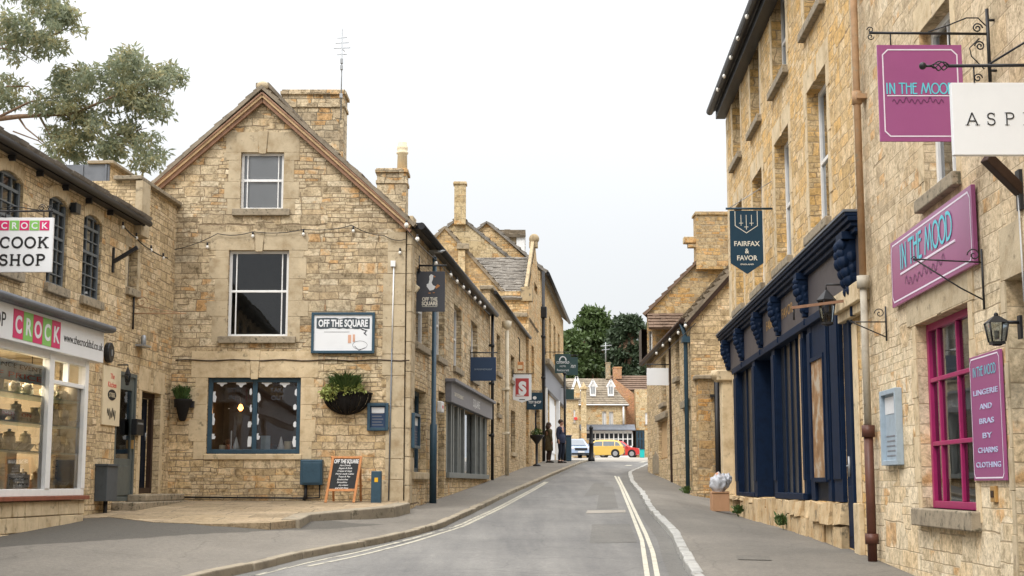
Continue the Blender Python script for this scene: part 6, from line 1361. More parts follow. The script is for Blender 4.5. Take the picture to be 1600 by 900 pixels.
# lantern on the near wall
lp = F.pt(*F.px(1556, 488, .2), .2); t = thing('wall_lantern', lp, 'black coach lantern with a pyramid cap on the cream wall beside the upright purple sign', 'lantern'); Sx = .085
q = F.px(1556, 488, .2); a, zz = q; T1 = zz; B1 = F.px(1556, 541, .2)[1]; H = T1-B1
MB().hexa([F.pt(a-Sx, T1-H*.32, .2-Sx), F.pt(a+Sx, T1-H*.32, .2-Sx), F.pt(a+Sx, T1-H*.32, .2+Sx), F.pt(a-Sx, T1-H*.32, .2+Sx), F.pt(a-.02, T1-.03, .18), F.pt(a+.02, T1-.03, .18), F.pt(a+.02, T1-.03, .22), F.pt(a-.02, T1-.03, .22)]).ball(F.pt(a, T1-.02, .2), .02, 8, 5).build('lantern_cap', M['black'], t)
mb = MB(); bs_ = Sx*.62
for i_ in (-1, 1):
    for j_ in (-1, 1): mb.tube([F.pt(a+i_*Sx*.88, T1-H*.32, .2+j_*Sx*.88), F.pt(a+i_*bs_, B1+H*.12, .2+j_*bs_)], .008, 5)
mb.box(F, a-bs_, a+bs_, B1+H*.04, B1+H*.12, .2-bs_, .2+bs_); mb.box(F, a-.03, a+.03, B1, B1+H*.04, .17, .23); mb.tube([F.pt(a, T1-H*.3, 0), F.pt(a, T1-H*.3, .12)], .015, 6); mb.box(F, a-.04, a+.04, B1+H*.2, T1-H*.1, 0, .02); mb.build('lantern_frame', M['black'], t)
MB().hexa([F.pt(a-bs_*.95, B1+H*.12, .2-bs_*.95), F.pt(a+bs_*.95, B1+H*.12, .2-bs_*.95), F.pt(a+bs_*.95, B1+H*.12, .2+bs_*.95), F.pt(a-bs_*.95, B1+H*.12, .2+bs_*.95), F.pt(a-Sx*.85, T1-H*.325, .2-Sx*.85), F.pt(a+Sx*.85, T1-H*.325, .2-Sx*.85), F.pt(a+Sx*.85, T1-H*.325, .2+Sx*.85), F.pt(a-Sx*.85, T1-H*.325, .2+Sx*.85)]).build('lantern_glass', M['glass'], t)
MB().tube([F.pt(a, B1+H*.2, .2), F.pt(a, B1+H*.45, .2)], .02, 8).build('bulb', M['bulb'], t)
# notice case
nc = (F.su(1411, 668), F.su(1386, 668), F.px(1399, 727)[1], F.px(1399, 608)[1]); t = menu(F, nc, 'slim pale blue notice case on the cream wall left of the magenta window', fm='sky_board')
for ch_ in t.children:
    if ch_.name.startswith('backing'): ch_.data.materials[0] = M['sky_board']
t = thing('bell_box', F.pt(*F.px(1556, 772)), 'small square brass bell box under the upright purple sign', 'bell box'); q = F.px(1556, 772); MB().box(F, q[0]-.07, q[0]+.07, q[1]-.07, q[1]+.07, 0, .03).build('plate', M['gold'], t, bevel=.005); MB().box(F, q[0]-.04, q[0]+.04, q[1]-.03, q[1]+.03, .03, .035).build('grille', M['dwood'], t)
# scrolled iron wall brackets
def iron(F_, u, v, up, dn, arm, label, av=0):
    q = F_.px(u, v); P = F_.pt(*q); Fx = Fr(P.x, P.y, -1, 0, -1); t = thing('scroll_bracket', P, label, 'bracket')
    MB().tube([Fx.pt(.02, q[1]-dn), Fx.pt(.02, q[1]+up)], .010, 6).build('upright', M['black'], t)
    MB().tube([Fx.pt(.02, q[1]), Fx.pt(arm, q[1]+av)], .007, 6).tube([Fx.pt(.02, q[1]-dn*.8), Fx.pt(arm*.35, q[1]-dn*.55), Fx.pt(arm, q[1]+av)], .007, 6).tube(scroll(Fx, .09, q[1]+up*.55, .06, 1.3), .006, 5).tube(scroll(Fx, arm, q[1]+av, .025, 1.2), .005, 5).build('scroll_arm', M['black'], t); return t
iron(F, 1387, 503, .18, .22, .42, 'thin black scrolled bracket between the drainpipe and the purple board')
iron(F, 1538, 410, .12, .42, .62, 'black scrolled bracket at the lower right corner of the purple board', .03)
# black bar arm with cable top right
q = F.px(1596, 300, .0); P = F.pt(*q); t = thing('bracket_arm', P, 'thick dark arm jutting from the wall just under the white ASP sign', 'bracket')
Fx = Fr(0, P.y, 1, 0, 1); e1 = Fx.px(1534, 250); MB().beam(P, V((e1[0], P.y-.1, e1[1])), .09, .09).build('arm', M['dwood'], t, bevel=.01); MB().box(F, q[0]-.05, q[0]+.05, q[1]-.15, q[1]+.18, 0, .03).build('wall_plate', M['black'], t); MB().tube([P+V((-.15, 0, .14)), P+V((-.03, 0, .05)), P+V((-.03, -.02, -.5)), P+V((-.02, 0, -.9))], .008, 6).build('cable', M['paper'], t)
# hanging sign IN THE MOOD
ym = 11.85; F_ = front(ym); r4 = rect(F_, 1370, 70, 1509, 221); t = thing('hanging_sign', F_.pt(r4[0], r4[2]), 'square purple IN THE MOOD sign hung from scrolled iron, half behind the white sign', 'sign')
MB().box(F_, *r4, -.02, 0).build('board', M['purple'], t, bevel=.003); border(F_, r4, .003, .045, .011, .045, t); w = r4[1]-r4[0]; h = r4[3]-r4[2]
deco('IN THE MOOD', F_, r4[0]+w*.085, r4[2]+h*.49, h*.11, w*.82, 'aqua', t, .004, 1, .011); MB().box(F_, r4[0]+w*.1, r4[1]-w*.1, r4[2]+h*.465, r4[2]+h*.475, 0, .004).build('underline', M['lilac'], t); scrib(F_, r4[0]+w*.16, r4[2]+h*.39, w*.6, h*.08, 1, t, 'script', .003, 4, .006)
xw = F.pt(ym/F.d.y, 0).x; zb = F_.px(1400, 53)[1]; z_t, z_b = F_.px(1545, 14)[1], F_.px(1545, 128)[1]; xu = F_.px(1544, 60)[0]
MB().tube([V((xu, ym, z_b)), V((xu, ym, z_t))], .016, 8).tube([V((xu, ym, zb)), V((F_.px(1358, 52)[0], ym, zb+.01))], .012, 8).tube([V((r4[0]+.12, ym, r4[3])), V((r4[0]+.12, ym, zb))], .007, 5).tube([V((r4[1]-.1, ym, r4[3])), V((r4[1]-.1, ym, zb))], .007, 5).tube([V((xu, ym, z_t-.1)), V((xw, ym, z_t-.1))], .012, 6).tube([V((xu, ym, z_b+.1)), V((xw, ym, z_b+.1))], .012, 6).build('bracket', M['black'], t)
fs = lambda u, v: V((F_.px(u, v)[0], ym, F_.px(u, v)[1]))
MB().tube([fs(1450, 50), fs(1480, 40), fs(1510, 28), fs(1528, 28), fs(1540, 40)], .006, 6).tube(scroll(F_, F_.px(1527, 44)[0], F_.px(1527, 44)[1], .045, 1.6), .007, 5).tube(scroll(F_, F_.px(1531, 72)[0], F_.px(1531, 72)[1], .045, 1.6, -1), .007, 5).tube(scroll(F_, F_.px(1528, 122)[0], F_.px(1528, 122)[1], .04, 1.4), .006, 5).tube([fs(1530, 60), fs(1515, 75), fs(1518, 88), fs(1538, 108)], .006, 6).tube(scroll(F_, F_.px(1360, 52)[0], F_.px(1360, 52)[1]+.03, .03, 1.2, -1), .005, 5).tube(scroll(F_, F_.px(1360, 52)[0], F_.px(1360, 52)[1]-.03, .03, 1.2, -1, math.pi), .005, 5).build('scroll', M['black'], t)
# white ASPIRE sign, nearest
ya_ = 9.5; F_ = front(ya_); r4 = rect(F_, 1486, 129, 1712, 242); t = thing('hanging_sign', F_.pt(r4[0], r4[2]), 'large white hanging sign with black serif capitals ASP, nearest on the right edge', 'sign')
F9 = Fr(0, ya_-.02, 1, .0, 1)
MB().box(F_, *r4, -.05, .0).build('board', M['whites'], t, bevel=.004)
px9 = lambda u: F_.px(u, 185)[0]; zt9, zb9 = F_.px(1550, 176)[1], F_.px(1550, 196)[1]
serif('lettering', 'A', F_, px9(1508), zb9, zt9-zb9, px9(1530)-px9(1508), M['ink'], t, .003, .10); serif('lettering', 'S', F_, px9(1541), zb9, zt9-zb9, px9(1556)-px9(1541), M['ink'], t, .003, .10); serif('lettering', 'P', F_, px9(1569), zb9, zt9-zb9, px9(1586)-px9(1569), M['ink'], t, .003, .10); serif('lettering', 'IRE', F_, px9(1597), zb9, zt9-zb9, px9(1682)-px9(1597), M['ink'], t, .003, .10, gap=.5)
xw9 = F.pt(ya_/F.d.y, 0).x; z9 = F_.px(1500, 103)[1]; MB().tube([V((px9(1484), ya_, z9)), V((xw9, ya_, z9+.01))], .012, 8).tube([V((px9(1545), ya_, z9)), V((xw9, ya_, z9+.5))], .008, 6).tube([V((px9(1450), ya_, z9)), V((px9(1462), ya_, z9))], .009, 6).tube([V((xw9-.02, ya_, z9-.3)), V((xw9-.02, ya_, z9+.6))], .015, 6).tube([V((r4[0]+.16, ya_, r4[3])), V((r4[0]+.16, ya_, z9))], .006, 5).tube([V((r4[1]-.16, ya_, r4[3])), V((r4[1]-.16, ya_, z9))], .006, 5).build('bracket', M['black'], t)
mb = MB().ball(V((px9(1445), ya_, z9)), .026, 10, 8); L9 = px9(1486)-px9(1456)
for k in range(4): mb.tube([V((px9(1458)+L9*j/12, ya_+math.sin(j/12*math.pi)*.034*math.cos(k*math.pi/2+j*.4), z9+math.sin(j/12*math.pi)*.034*math.sin(k*math.pi/2+j*.4))) for j in range(13)], .005, 5)
mb.build('twisted_finial', M['black'], t)
# banner sign
yf = F.su(1207, 330)*F.d.y; F_ = front(yf); r4 = rect(F_, 1140, 329, 1193.5, 428); t = thing('hanging_sign', F_.pt(r4[0], r4[2]), 'deep teal pointed banner sign lettered FAIRFAX & FAVOR', 'sign')
w = r4[1]-r4[0]; h = r4[3]-r4[2]; X = lambda f: r4[0]+w*f; Z = lambda f: r4[2]+h*f
MB().prism(F_, [(X(0), Z(1)), (X(1), Z(1)), (X(1), Z(.17)), (X(.5), Z(0)), (X(0), Z(.17))], -.02, 0).build('board', M['signteal'], t, bevel=.003)
mb = MB(); P = [(.16, .99), (.16, .76), (.5, .645), (.84, .76), (.84, .99)]
for i in range(4): ribbon(mb, F_, [(X(P[i][0]), Z(P[i][1])), (X(P[i+1][0]), Z(P[i+1][1]))], .012, .004)
for fx, lo in ((.34, .76), (.5, .70), (.66, .76)):
    ribbon(mb, F_, [(X(fx), Z(.93)), (X(fx), Z(lo))], .010, .004); ribbon(mb, F_, [(X(fx-.06), Z(lo+.04)), (X(fx+.06), Z(lo+.04))], .010, .004)
mb.build('emblem', M['cream_let'], t)
for tx, fz, ww in (('FAIRFAX', .44, .78), ('&', .325, .12), ('FAVOR', .215, .62), ('ENGLAND', .14, .4)): text('lettering', tx, F_, X(.5), Z(fz), h*(.075 if tx != 'ENGLAND' else .022), M['cream_let'], t, .004, w=w*ww, bold=.02)
zb = F_.px(1170, 326)[1]; xw = F.pt(F.su(1207, 330), 0).x; e0 = F_.px(1134, 326)[0]
MB().tube([V((e0, yf, zb)), V((xw, yf, zb))], .02, 8).build('bracket', M['signteal'], t); MB().tube([V((e0+.05, yf, zb)), V((xw, yf, F_.px(1203, 283)[1]))], .007, 5).build('stay', M['galv'], t)
# lantern & brown sign arm by the near corbel
yl_ = F.su(1344, 470)*F.d.y+.3; F_ = front(yl_); xw = F.pt(yl_/F.d.y, 0).x; t = thing('iron_bracket', V((xw, yl_, F_.px(1344, 468)[1])), 'long bare brown arm reaching out below the big end corbel of the navy shop', 'bracket')
MB().beam(V((xw, yl_, F_.px(1344, 468)[1])), V((F_.px(1237, 481)[0], yl_, F_.px(1237, 481)[1])), .035, .035).build('arm', M['brown'], t); MB().tube([V((F_.px(1240, 481)[0], yl_, F_.px(1237, 481)[1])), V((F_.px(1240, 481)[0], yl_, F_.px(1237, 500)[1]))], .012, 6).build('hook', M['black'], t)
q = F.px(1291, 452, .3); t = lantern('wall_lantern', F.pt(q[0], q[1], .3), .13, 'grey lantern with a wide cap hanging in front of the navy fascia'); MB().tube([F.pt(q[0], q[1]+.06, 0), F.pt(q[0], q[1]+.06, .3), F.pt(q[0], q[1]-.02, .3)], .014, 6).build('bracket', M['black'], t)
# ================================================================== lower house past the shop and the big gable behind it
yr = 35.6; x2 = at(1082, 700, yr).x; F2 = Fr(x2-.009*yr, 0, .009, 1, -1); F2n = front(yr); F2.O = V((x2-.009*yr, 0, 0))
sa, sb = yr, 48.6; zE2 = F2n.px(1083, 488)[1]; a2 = (F2.px(1012, 566)[1]+zE2)/2; zE2 = a2
h2 = thing('low_stone_house', V((x2, yr, K*yr)), 'lower rubble stone house with teal downpipe past the navy shop', 'house')
wl = [rect(F2, 1070, 640, 1078, 718), rect(F2, 1029, 660, 1043, 716), rect(F2, 1055, 520, 1062, 588), rect(F2, 1033, 560, 1041, 628)]
wl = [(min(a, b), max(a, b), c, d) for a, b, c, d in wl]
mb = MB(); wall(mb, F2, [(sa, -.2), (sb, -.2), (sb, zE2), (sa, zE2)], wl, .2)
ax2 = x2+2.7; wall(mb, F2n, [(x2, -.2), (x2+5.4, -.2), (x2+5.4, zE2), (ax2, zE2+2.95), (x2, zE2)]); mb.build('wall', M['honey'], h2)
window(F2, wl[0], h2, .18, 'grey', .07, (.5,), (.3,), sillm='ashlar', so=.05); sh_ = MB(); a, b, c, d = wl[1]; sh_.box(F2, a, b, c, d, -.16, -.12)
for k in range(5): sh_.box(F2, a+(b-a)*k/5+.02, a+(b-a)*(k+1)/5-.02, c+.05, d-.05, -.12, -.09)
sh_.build('shutter', M['buff'], h2); window(F2, wl[2], h2, .18, 'dwood', .07, (.5,), (), sillm='sill', so=.1); window(F2, wl[3], h2, .18, 'dwood', .07, (.5,), (), sillm='sill', so=.1)
for h in wl[:2]: MB().box(F2, h[0]-.3, h[1]+.3, h[3]+.02, h[3]+.22, -.05, .09).build('drip_stone', M['sill'], h2, bevel=.02)
a = rect(F2, 1020, 706, 1030, 740); MB().prism(F2, [(a[0], a[2]), (a[1], a[2]), (a[1], a[3]-.2), ((a[0]+a[1])/2, a[3]), (a[0], a[3]-.2)], .0, .015).build('niche', M['sill'], h2)
rf = MB(); A_ = V((x2-.18, yr-.12, zE2-.17)); D_ = V((ax2, yr-.12, zE2+3.02)); e_ = V((.009, 1, 0))*13.1; slates(rf, A_, A_+e_, D_+e_, D_, .2, .3, .05, .02, seed=41); A3 = V((ax2*2-x2+.18, yr-.12, zE2-.17)); slates(rf, A3, A3+e_, D_+e_, D_, .3, .3, .05, .02, seed=42); rf.build('roof', M['slate'], h2)
MB().beam(V((x2-.1, yr-.06, zE2-.2)), V((ax2, yr-.06, zE2+2.9)), .1, .16).build('verge_timber', M['dwood'], h2)
MB().tube([F2.pt(sa-.1, zE2-.12, .2), F2.pt(sb, zE2-.12, .2)], .07, 8).build('gutter', M['dwood'], h2)
MB().tube([F2.pt(sa+.25, zE2-.15, .2), F2.pt(sa+.25, zE2-.5, .1), F2.pt(sa+.25, K*35.6-.15, .1)], .055, 10).box(F2, sa+.1, sa+.4, zE2-.65, zE2-.5, 0, .2).build('downpipe', M['teal'], h2)
MB().box(F2, 40.5-.04, 40.5+.04, K*40, zE2-.1, 0, .06).build('downpipe', M['dwood'], h2)
# lean wall piece with capping, black soil pipes
zc3 = F2n.px(1100, 588)[1]; c1 = F2n.px(1087, 600)[0]
MB().wbox(c1, x2+4, yr-.42, yr-.02, -.1, zc3-.1).build('buttress_wall', M['old'], h2); MB().wbox(c1-.08, x2+4, yr-.50, yr-.02, zc3-.1, zc3).build('capping', M['sill'], h2, bevel=.02)
r = random.Random(5); mb = MB()
for k in range(7): x = x2-.15+k*.18; mb.wbox(x, x+.17, yr-.62-r.random()*.1, yr-.3, K*yr-.5, K*yr-.18+r.uniform(-.05, .15))
mb.build('footing_stone', M['old'], h2, bevel=.04)
F3_ = front(yr-.5); mb = MB()
for u in (1121, 1128): q = F3_.px(u, 700); mb.tube([V((q[0], yr-.5, 1.0)), V((q[0], yr-.5, F3_.px(u, 592)[1]))], .055, 8)
q = F3_.px(1119, 618); mb.wbox(q[0]-.15, q[0]+.45, yr-.54, yr-.46, q[1]-.04, q[1]+.03); mb.build('soil_pipe', M['black'], h2)
string_lights(F2, ((1087, 505), (1010, 575)), ((1071, 509), (1060, 520), (1047, 531), (1036, 540), (1026, 552)), 'small bulbs hanging below the gutter of the low stone house', .25, .03, .04, .01)
# white blank sign
t, F_, r4 = hang_sign(40.5, (1010.5, 575, 1045, 602), 'plain blank white rectangular sign on the low stone house', 'whites', wall_f=F2, x_wall=F2.pt(40.5, 0).x)
# big gable
y3 = 49.0; F_ = front(y3); l3 = F_.px(1010.5, 487); k3 = F_.px(1137, 361); slope3 = (k3[1]-l3[1])/(k3[0]-l3[0]); W3_ = 9.0; ap3 = (l3[0]+W3_/2, l3[1]+slope3*W3_/2)
h3 = thing('big_gabled_house', V((l3[0], y3, base(y3))), 'large stone gable and broad square chimney rising behind the low stone house', 'house')
wn = rect(F_, 1014, 518, 1020, 558)
mb = MB(); wall(mb, F_, [(l3[0], 1), (l3[0]+W3_, 1), (l3[0]+W3_, l3[1]), ap3, l3], [wn], .15); F3s = Fr(l3[0]-.2*49, 0, .2, 1, -1)
dd_ = V((1.2, 6, 0)); mb.face([V((l3[0], y3, 1)), V((l3[0], y3, l3[1])), V((l3[0], y3, l3[1]))+dd_, V((l3[0], y3, 1))+dd_]); mb.build('wall', M['old'], h3)
window(F_, wn, h3, .12, 'white', .08, (), (.5,), sl=.05)
rf = MB(); slates(rf, V((l3[0]-.12, y3-.1, l3[1]-.1)), V((l3[0]-.12, y3-.1, l3[1]-.1))+dd_, V((ap3[0], y3-.1, ap3[1]+.05))+dd_, V((ap3[0], y3-.1, ap3[1]+.05)), .3, .3, .04, seed=51); slates(rf, V((l3[0]+W3_, y3-.1, l3[1])), V((l3[0]+W3_, y3-.1, l3[1]))+dd_, V((ap3[0], y3-.1, ap3[1]+.05))+dd_, V((ap3[0], y3-.1, ap3[1]+.05)), .3, .3, .04, seed=52); rfo = rf.build('roof', M['slatebr'], h3)
chimney(rfo, 48.7, 1085, 1150, 330, 420, .8, 'old', 1)
q = F_.px(1079, 376); MB().wbox(q[0]-.25, q[0]+.2, 48.85, 49.2, q[1]-.1, q[1]+.12).wbox(q[0]-.1, q[0]+.2, 48.9, 49.2, q[1]-.25, q[1]-.1).build('kneeler_stone', M['far'], h3, bevel=.02)
rf = MB(); a, b, c, d = (F_.px(1011, 516), F_.px(1080, 516), F_.px(1080, 490), F_.px(1011, 490)); slates(rf, V((a[0], y3-.7, a[1])), V((b[0], y3-.7, b[1])), V((c[0], y3-.03, c[1])), V((d[0], y3-.03, d[1])), .15, .25, .03, seed=53); rf.build('pent_roof', M['slatebr'], h3)
# cardboard box and bags
q = gp(1126, 799); bx0 = at(1126, 799, 29.5); gz3 = pr(bx0.x, 29.5)
a, b = at(1113, 785, 29.5).x, at(1140, 785, 29.5).x; zt3 = at(1126, 770, 29.5).z; gz3 = at(1126, 799, 29.5).z
t = thing('cardboard_box', V(((a+b)/2, 29.6, gz3)), 'brown cardboard box on the right pavement under the full white bag', 'box')
MB().wbox(a, b, 29.5, 29.85, gz3, zt3).build('carton', M['card'], t, bevel=.008); MB().hexa([V((a-.01, 29.48, zt3+.002)), V((b+.01, 29.48, zt3+.002)), V((b+.01, 29.66, zt3+.02)), V((a-.01, 29.66, zt3+.02)), V((a-.01, 29.48, zt3+.01)), V((b+.01, 29.48, zt3+.01)), V((b+.01, 29.66, zt3+.03)), V((a-.01, 29.66, zt3+.03))]).build('flap', M['card'], t)
bm = bmesh.new(); bmesh.ops.create_icosphere(bm, subdivisions=4, radius=1)
from mathutils import noise as mnoise
for v in bm.verts:
    n_ = mnoise.noise(v.co*2.2)*.25+mnoise.noise(v.co*6)*.12; v.co *= 1+n_; v.co.x *= .19; v.co.y *= .16; v.co.z *= .21
me = bpy.data.meshes.new('rubbish_bag'); bm.to_mesh(me); bm.free(); me.materials.append(M['bag']); [setattr(p, 'use_smooth', True) for p in me.polygons]
o = new_obj('rubbish_bag', me); o.location = V(((a+b)/2, 29.67, zt3+.19)); tag(o, 'bulging white and orange plastic bag sitting on the cardboard box', 'bag')
o = new_obj('rubbish_bag', me); o.location = V(((a+b)/2+.16, 29.7, zt3+.27)); o.scale = (.6, .6, .62); o.rotation_euler = (.3, .2, 2); tag(o, 'smaller bluish white plastic bag leaning on the pilaster above the bulging bag', 'bag')
# weeds at the foot of walls
for i, (u, v, dx) in enumerate(((1175, 805, 0), (1247, 840, 0), (1083, 768, 0))):
    q = gp(u, v); y = q.y; 
    if i < 2: ss = F.su(u, v); p_ = F.pt(ss, K*ss-.16*(1-i), .26)
    else: p_ = V((x2-.2, yr-.2, K*yr-.1))
    mb = MB(); leaves(mb, p_+V((0, 0, .06)), (.12, .1, .08), 70, .1, .03, 60+i, hang=-1); grass_tuft(mb, p_, 40, .2, .16, 70+i)
    tag(mb.build('weed', M['leafg']), ('green weed in the gap at the far end of the rubble plinth', 'flat weed at the foot of the plinth middle', 'weeds by the corner footing of the low stone house')[i], 'weed')
# ================================================================== the square at the top of the street
Y = 140; FS = front(Y); gS = base(Y)
hs = thing('inn', V((5, Y, gS)), 'yellow stone house with two white dormers and glazed white ground floor in the square', 'building')
l, rr = FS.px(884, 630), FS.px(977, 634); zE = FS.px(930, 632)[1]
wn = [rect(FS, *q) for q in ((911, 638, 915.5, 661), (941, 643, 947.5, 665), (951.5, 643, 958.5, 665))]
shp = rect(FS, 915, 676, 987, 697)
mb = MB(); wall(mb, FS, [(l[0]-2, gS-1), (rr[0], gS-1), (rr[0], zE), (l[0]-2, zE)], wn, .25); mb.face([V((rr[0], Y, gS-1)), V((rr[0], Y, zE)), V((rr[0], Y+7, zE)), V((rr[0], Y+7, gS-1))]); mb.build('wall', M['far'], hs)
for h in wn: window(FS, h, hs, .2, 'white', .1, (.5,), (), bw=.12, sl=.1, bev=0, gl='dark')
rf = MB(); zR = FS.px(930, 588)[1]; xr = FS.px(951, 588)[0]; slates(rf, V((l[0]-3, Y-.3, zE-.1)), V((rr[0]+.4, Y-.3, zE-.1)), V((xr, Y+3, zR)), V((l[0]-3, Y+3, zR)), .3, .5, .04, seed=61)
rf.face([V((rr[0]+.4, Y-.3, zE-.1)), V((xr, Y+3, zR)), V((rr[0]+.4, Y+7, zE-.1))]); rfo = rf.build('roof', M['slate'], hs)
for u in (926.5, 954.5):
    Fd = front(Y+.6); a, z0 = Fd.px(u-4.6, 619); b, z1 = Fd.px(u+4.6, 604); top = Fd.px(u, 595)[1]; m = (a+b)/2; dm = MB()
    dm.hexa([V((a, Y+.6, z0)), V((b, Y+.6, z0)), V((b, Y+3, z0)), V((a, Y+3, z0)), V((a, Y+.6, z1)), V((b, Y+.6, z1)), V((b, Y+3, z1)), V((a, Y+3, z1))]); dm.prism(Fd, [(a, z1), (b, z1), (m, top)], -2, 0); do = dm.build('dormer', M['white'], rfo)
    w_ = MB(); w_.box(Fd, a+.14, m-.05, z0+.25, z1, .0, .04); w_.box(Fd, m+.05, b-.14, z0+.25, z1, .0, .04); w_.build('pane', M['carglass'], do)
    cp_ = MB(); cp_.beam(Fd.pt(a-.12, z1-.05, .05), Fd.pt(m, top+.1, .05), .16, .12, Fd.n); cp_.beam(Fd.pt(b+.12, z1-.05, .05), Fd.pt(m, top+.1, .05), .16, .12, Fd.n); cp_.build('barge_board', M['white'], do)
sf = MB(); a, b, c, d = shp; o_ = .8
sf.box(FS, a, b, gS-.1, c, 0, o_); sf.box(FS, a, b, d-.1, d+.15, 0, o_)
for k in range(11): x = a+(b-a)*k/10; sf.box(FS, x-.05, x+.05, c, d, o_-.1, o_)
sf.box(FS, a, b, (c+d)/2-.03, (c+d)/2+.05, o_-.08, o_-.01); sfo = sf.build('shopfront', M['white'], hs); p = MB(); p.face([FS.pt(a, c, o_-.12), FS.pt(b, c, o_-.12), FS.pt(b, d, o_-.12), FS.pt(a, d, o_-.12)], FS.n); p.build('pane', M['dark'], sfo)
rf = MB(); q0, q1 = FS.px(905, 677), FS.px(988, 669); rf.hexa([V((a-.6, Y-1.2, d+.16)), V((b+.3, Y-1.2, d+.16)), V((b+.3, Y, d+.7)), V((a-.6, Y, d+.7)), V((a-.6, Y-1.2, d+.26)), V((b+.3, Y-1.2, d+.26)), V((b+.3, Y, d+.8)), V((a-.6, Y, d+.8))]); rf.build('shop_roof', M['lead'], sfo)
MB().tube([FS.pt(FS.px(974, 650)[0], d+.8, .15), FS.pt(FS.px(974, 650)[0], zE, .15)], .09, 8).build('downpipe', M['white'], hs); MB().tube([FS.pt(l[0], zE-.05, .3), FS.pt(rr[0]+.3, zE-.05, .3)], .06, 8).build('gutter', M['paper'], hs)
chimney(rfo, Y+2.6, 946, 954.5, 566, 592, .8, 'chim', 1); chimney(rfo, Y+5, 958, 972, 573, 592, 1.5, 'brick', 1)
qa = V((at(946.5, 566, Y+3).x, Y+3, at(946, 566, Y+3).z)); 
t = thing('tv_antenna', qa, 'thin aerial mast standing over the small chimney of the square house', 'aerial'); MB().tube([qa, V((qa.x, qa.y, at(946, 535, Y+3).z))], .06, 5).build('mast', M['galv'], t); zq = at(946, 541, Y+3).z; MB().tube([V((qa.x-.5, qa.y, zq)), V((qa.x+.6, qa.y, zq+.1))], .05, 5).tube([V((qa.x-.4, qa.y, zq-.4)), V((qa.x+.4, qa.y, zq-.3))], .05, 5).build('cross_bars', M['galv'], t)
# orange brick and cream neighbour
hb = thing('brick_gabled_house', V((9.5, Y+5, gS)), 'orange brick gable and pale stone wall beside the dormered house in the square', 'building'); Fb = front(Y+3)
mb = MB(); P_ = [Fb.px(*q) for q in ((958, 590), (1000, 622), (1000, 712), (958, 712))]; wall(mb, Fb, [(P_[0][0], gS-1), (P_[1][0], gS-1), P_[1], P_[0]]); mb.build('gable_wall', M['brick'], hb)
mb = MB(); Fc = front(Y+1.5); a, zt_ = Fc.px(993, 608); b = Fc.px(1030, 608)[0]; wc = rect(Fc, 1008, 645, 1012, 663); dr_ = rect(Fc, 993.5, 672, 1007.5, 706); wall(mb, Fc, [(a, gS-1), (b, gS-1), (b, zt_), (a, zt_)], [wc, dr_], .2); mb.face([Fc.pt(a, gS-1), Fc.pt(a, zt_), Fc.pt(a, zt_, -4), Fc.pt(a, gS-1, -4)]); mb.build('wall', M['far'], hb)
window(Fc, wc, hb, .15, 'white', .08, (.5,), (.33, .66), bw=.07, bev=0); window(Fc, dr_, hb, .15, 'teal', .2, (.5,), (.6,), bw=.15, sill=False, name='door', bev=0)
rf = MB(); slates(rf, V((P_[0][0]-.3, Y+2.6, Fb.px(960, 606)[1]-.9)) if 0 else V((a-2.5, Y+3.3, zt_-.0)), V((b, Y+3.3, zt_)), V((b, Y+6, at(1000, 587, Y+6).z)), V((a-2.5, Y+6, at(965, 587, Y+6).z)), .4, .5, .06, seed=63); rf.build('roof', M['slatebr'], hb)
# left neighbour with white pointed gable
hl = thing('gothic_gabled_house', V((-.5+at(893, 700, 134).x, 134, gS)), 'stone house with a white pointed dormer at the left side of the square', 'building'); Fl_ = front(134)
mb = MB(); a, b = Fl_.px(860, 650)[0], Fl_.px(904, 650)[0]; zz = Fl_.px(890, 625)[1]; w1 = rect(Fl_, 896, 640, 899, 660); wall(mb, Fl_, [(a, gS-1), (b, gS-1), (b, zz), (a, zz)], [w1], .2); mb.face([Fl_.pt(b, gS-1), Fl_.pt(b, zz), Fl_.pt(b, zz, -5), Fl_.pt(b, gS-1, -5)]); mb.build('wall', M['far'], hl)
window(Fl_, w1, hl, .15, 'white', .08, (), (.5,), bev=0)
rf = MB(); slates(rf, V((a, 133.8, zz)), V((b+.2, 133.8, zz)), V((b-.3, 137, Fl_.px(890, 590)[1])), V((a, 137, Fl_.px(890, 590)[1])), .4, .5, .06, seed=64); rfo2 = rf.build('roof', M['slate'], hl)
Fd = front(133.9); a, z0 = Fd.px(896, 622); b, z1 = Fd.px(906, 609); m = (a+b)/2; top = Fd.px(901, 591)[1]; dm = MB(); dm.prism(Fd, [(a, z0), (b, z0), (b, z1), (m, top), (a, z1)], -2.5, 0); do = dm.build('dormer', M['far'], rfo2); cp_ = MB(); cp_.beam(Fd.pt(a-.15, z1-.1, .05), Fd.pt(m, top+.15, .05), .22, .14, Fd.n); cp_.beam(Fd.pt(b+.15, z1-.1, .05), Fd.pt(m, top+.15, .05), .22, .14, Fd.n); cp_.build('barge_board', M['white'], do)
MB().box(Fl_, Fl_.px(897, 655)[0], Fl_.px(902, 655)[0], Fl_.px(900, 656)[1], Fl_.px(900, 652)[1], 0, .1).build('wall_plaque', M['redl'], hl)
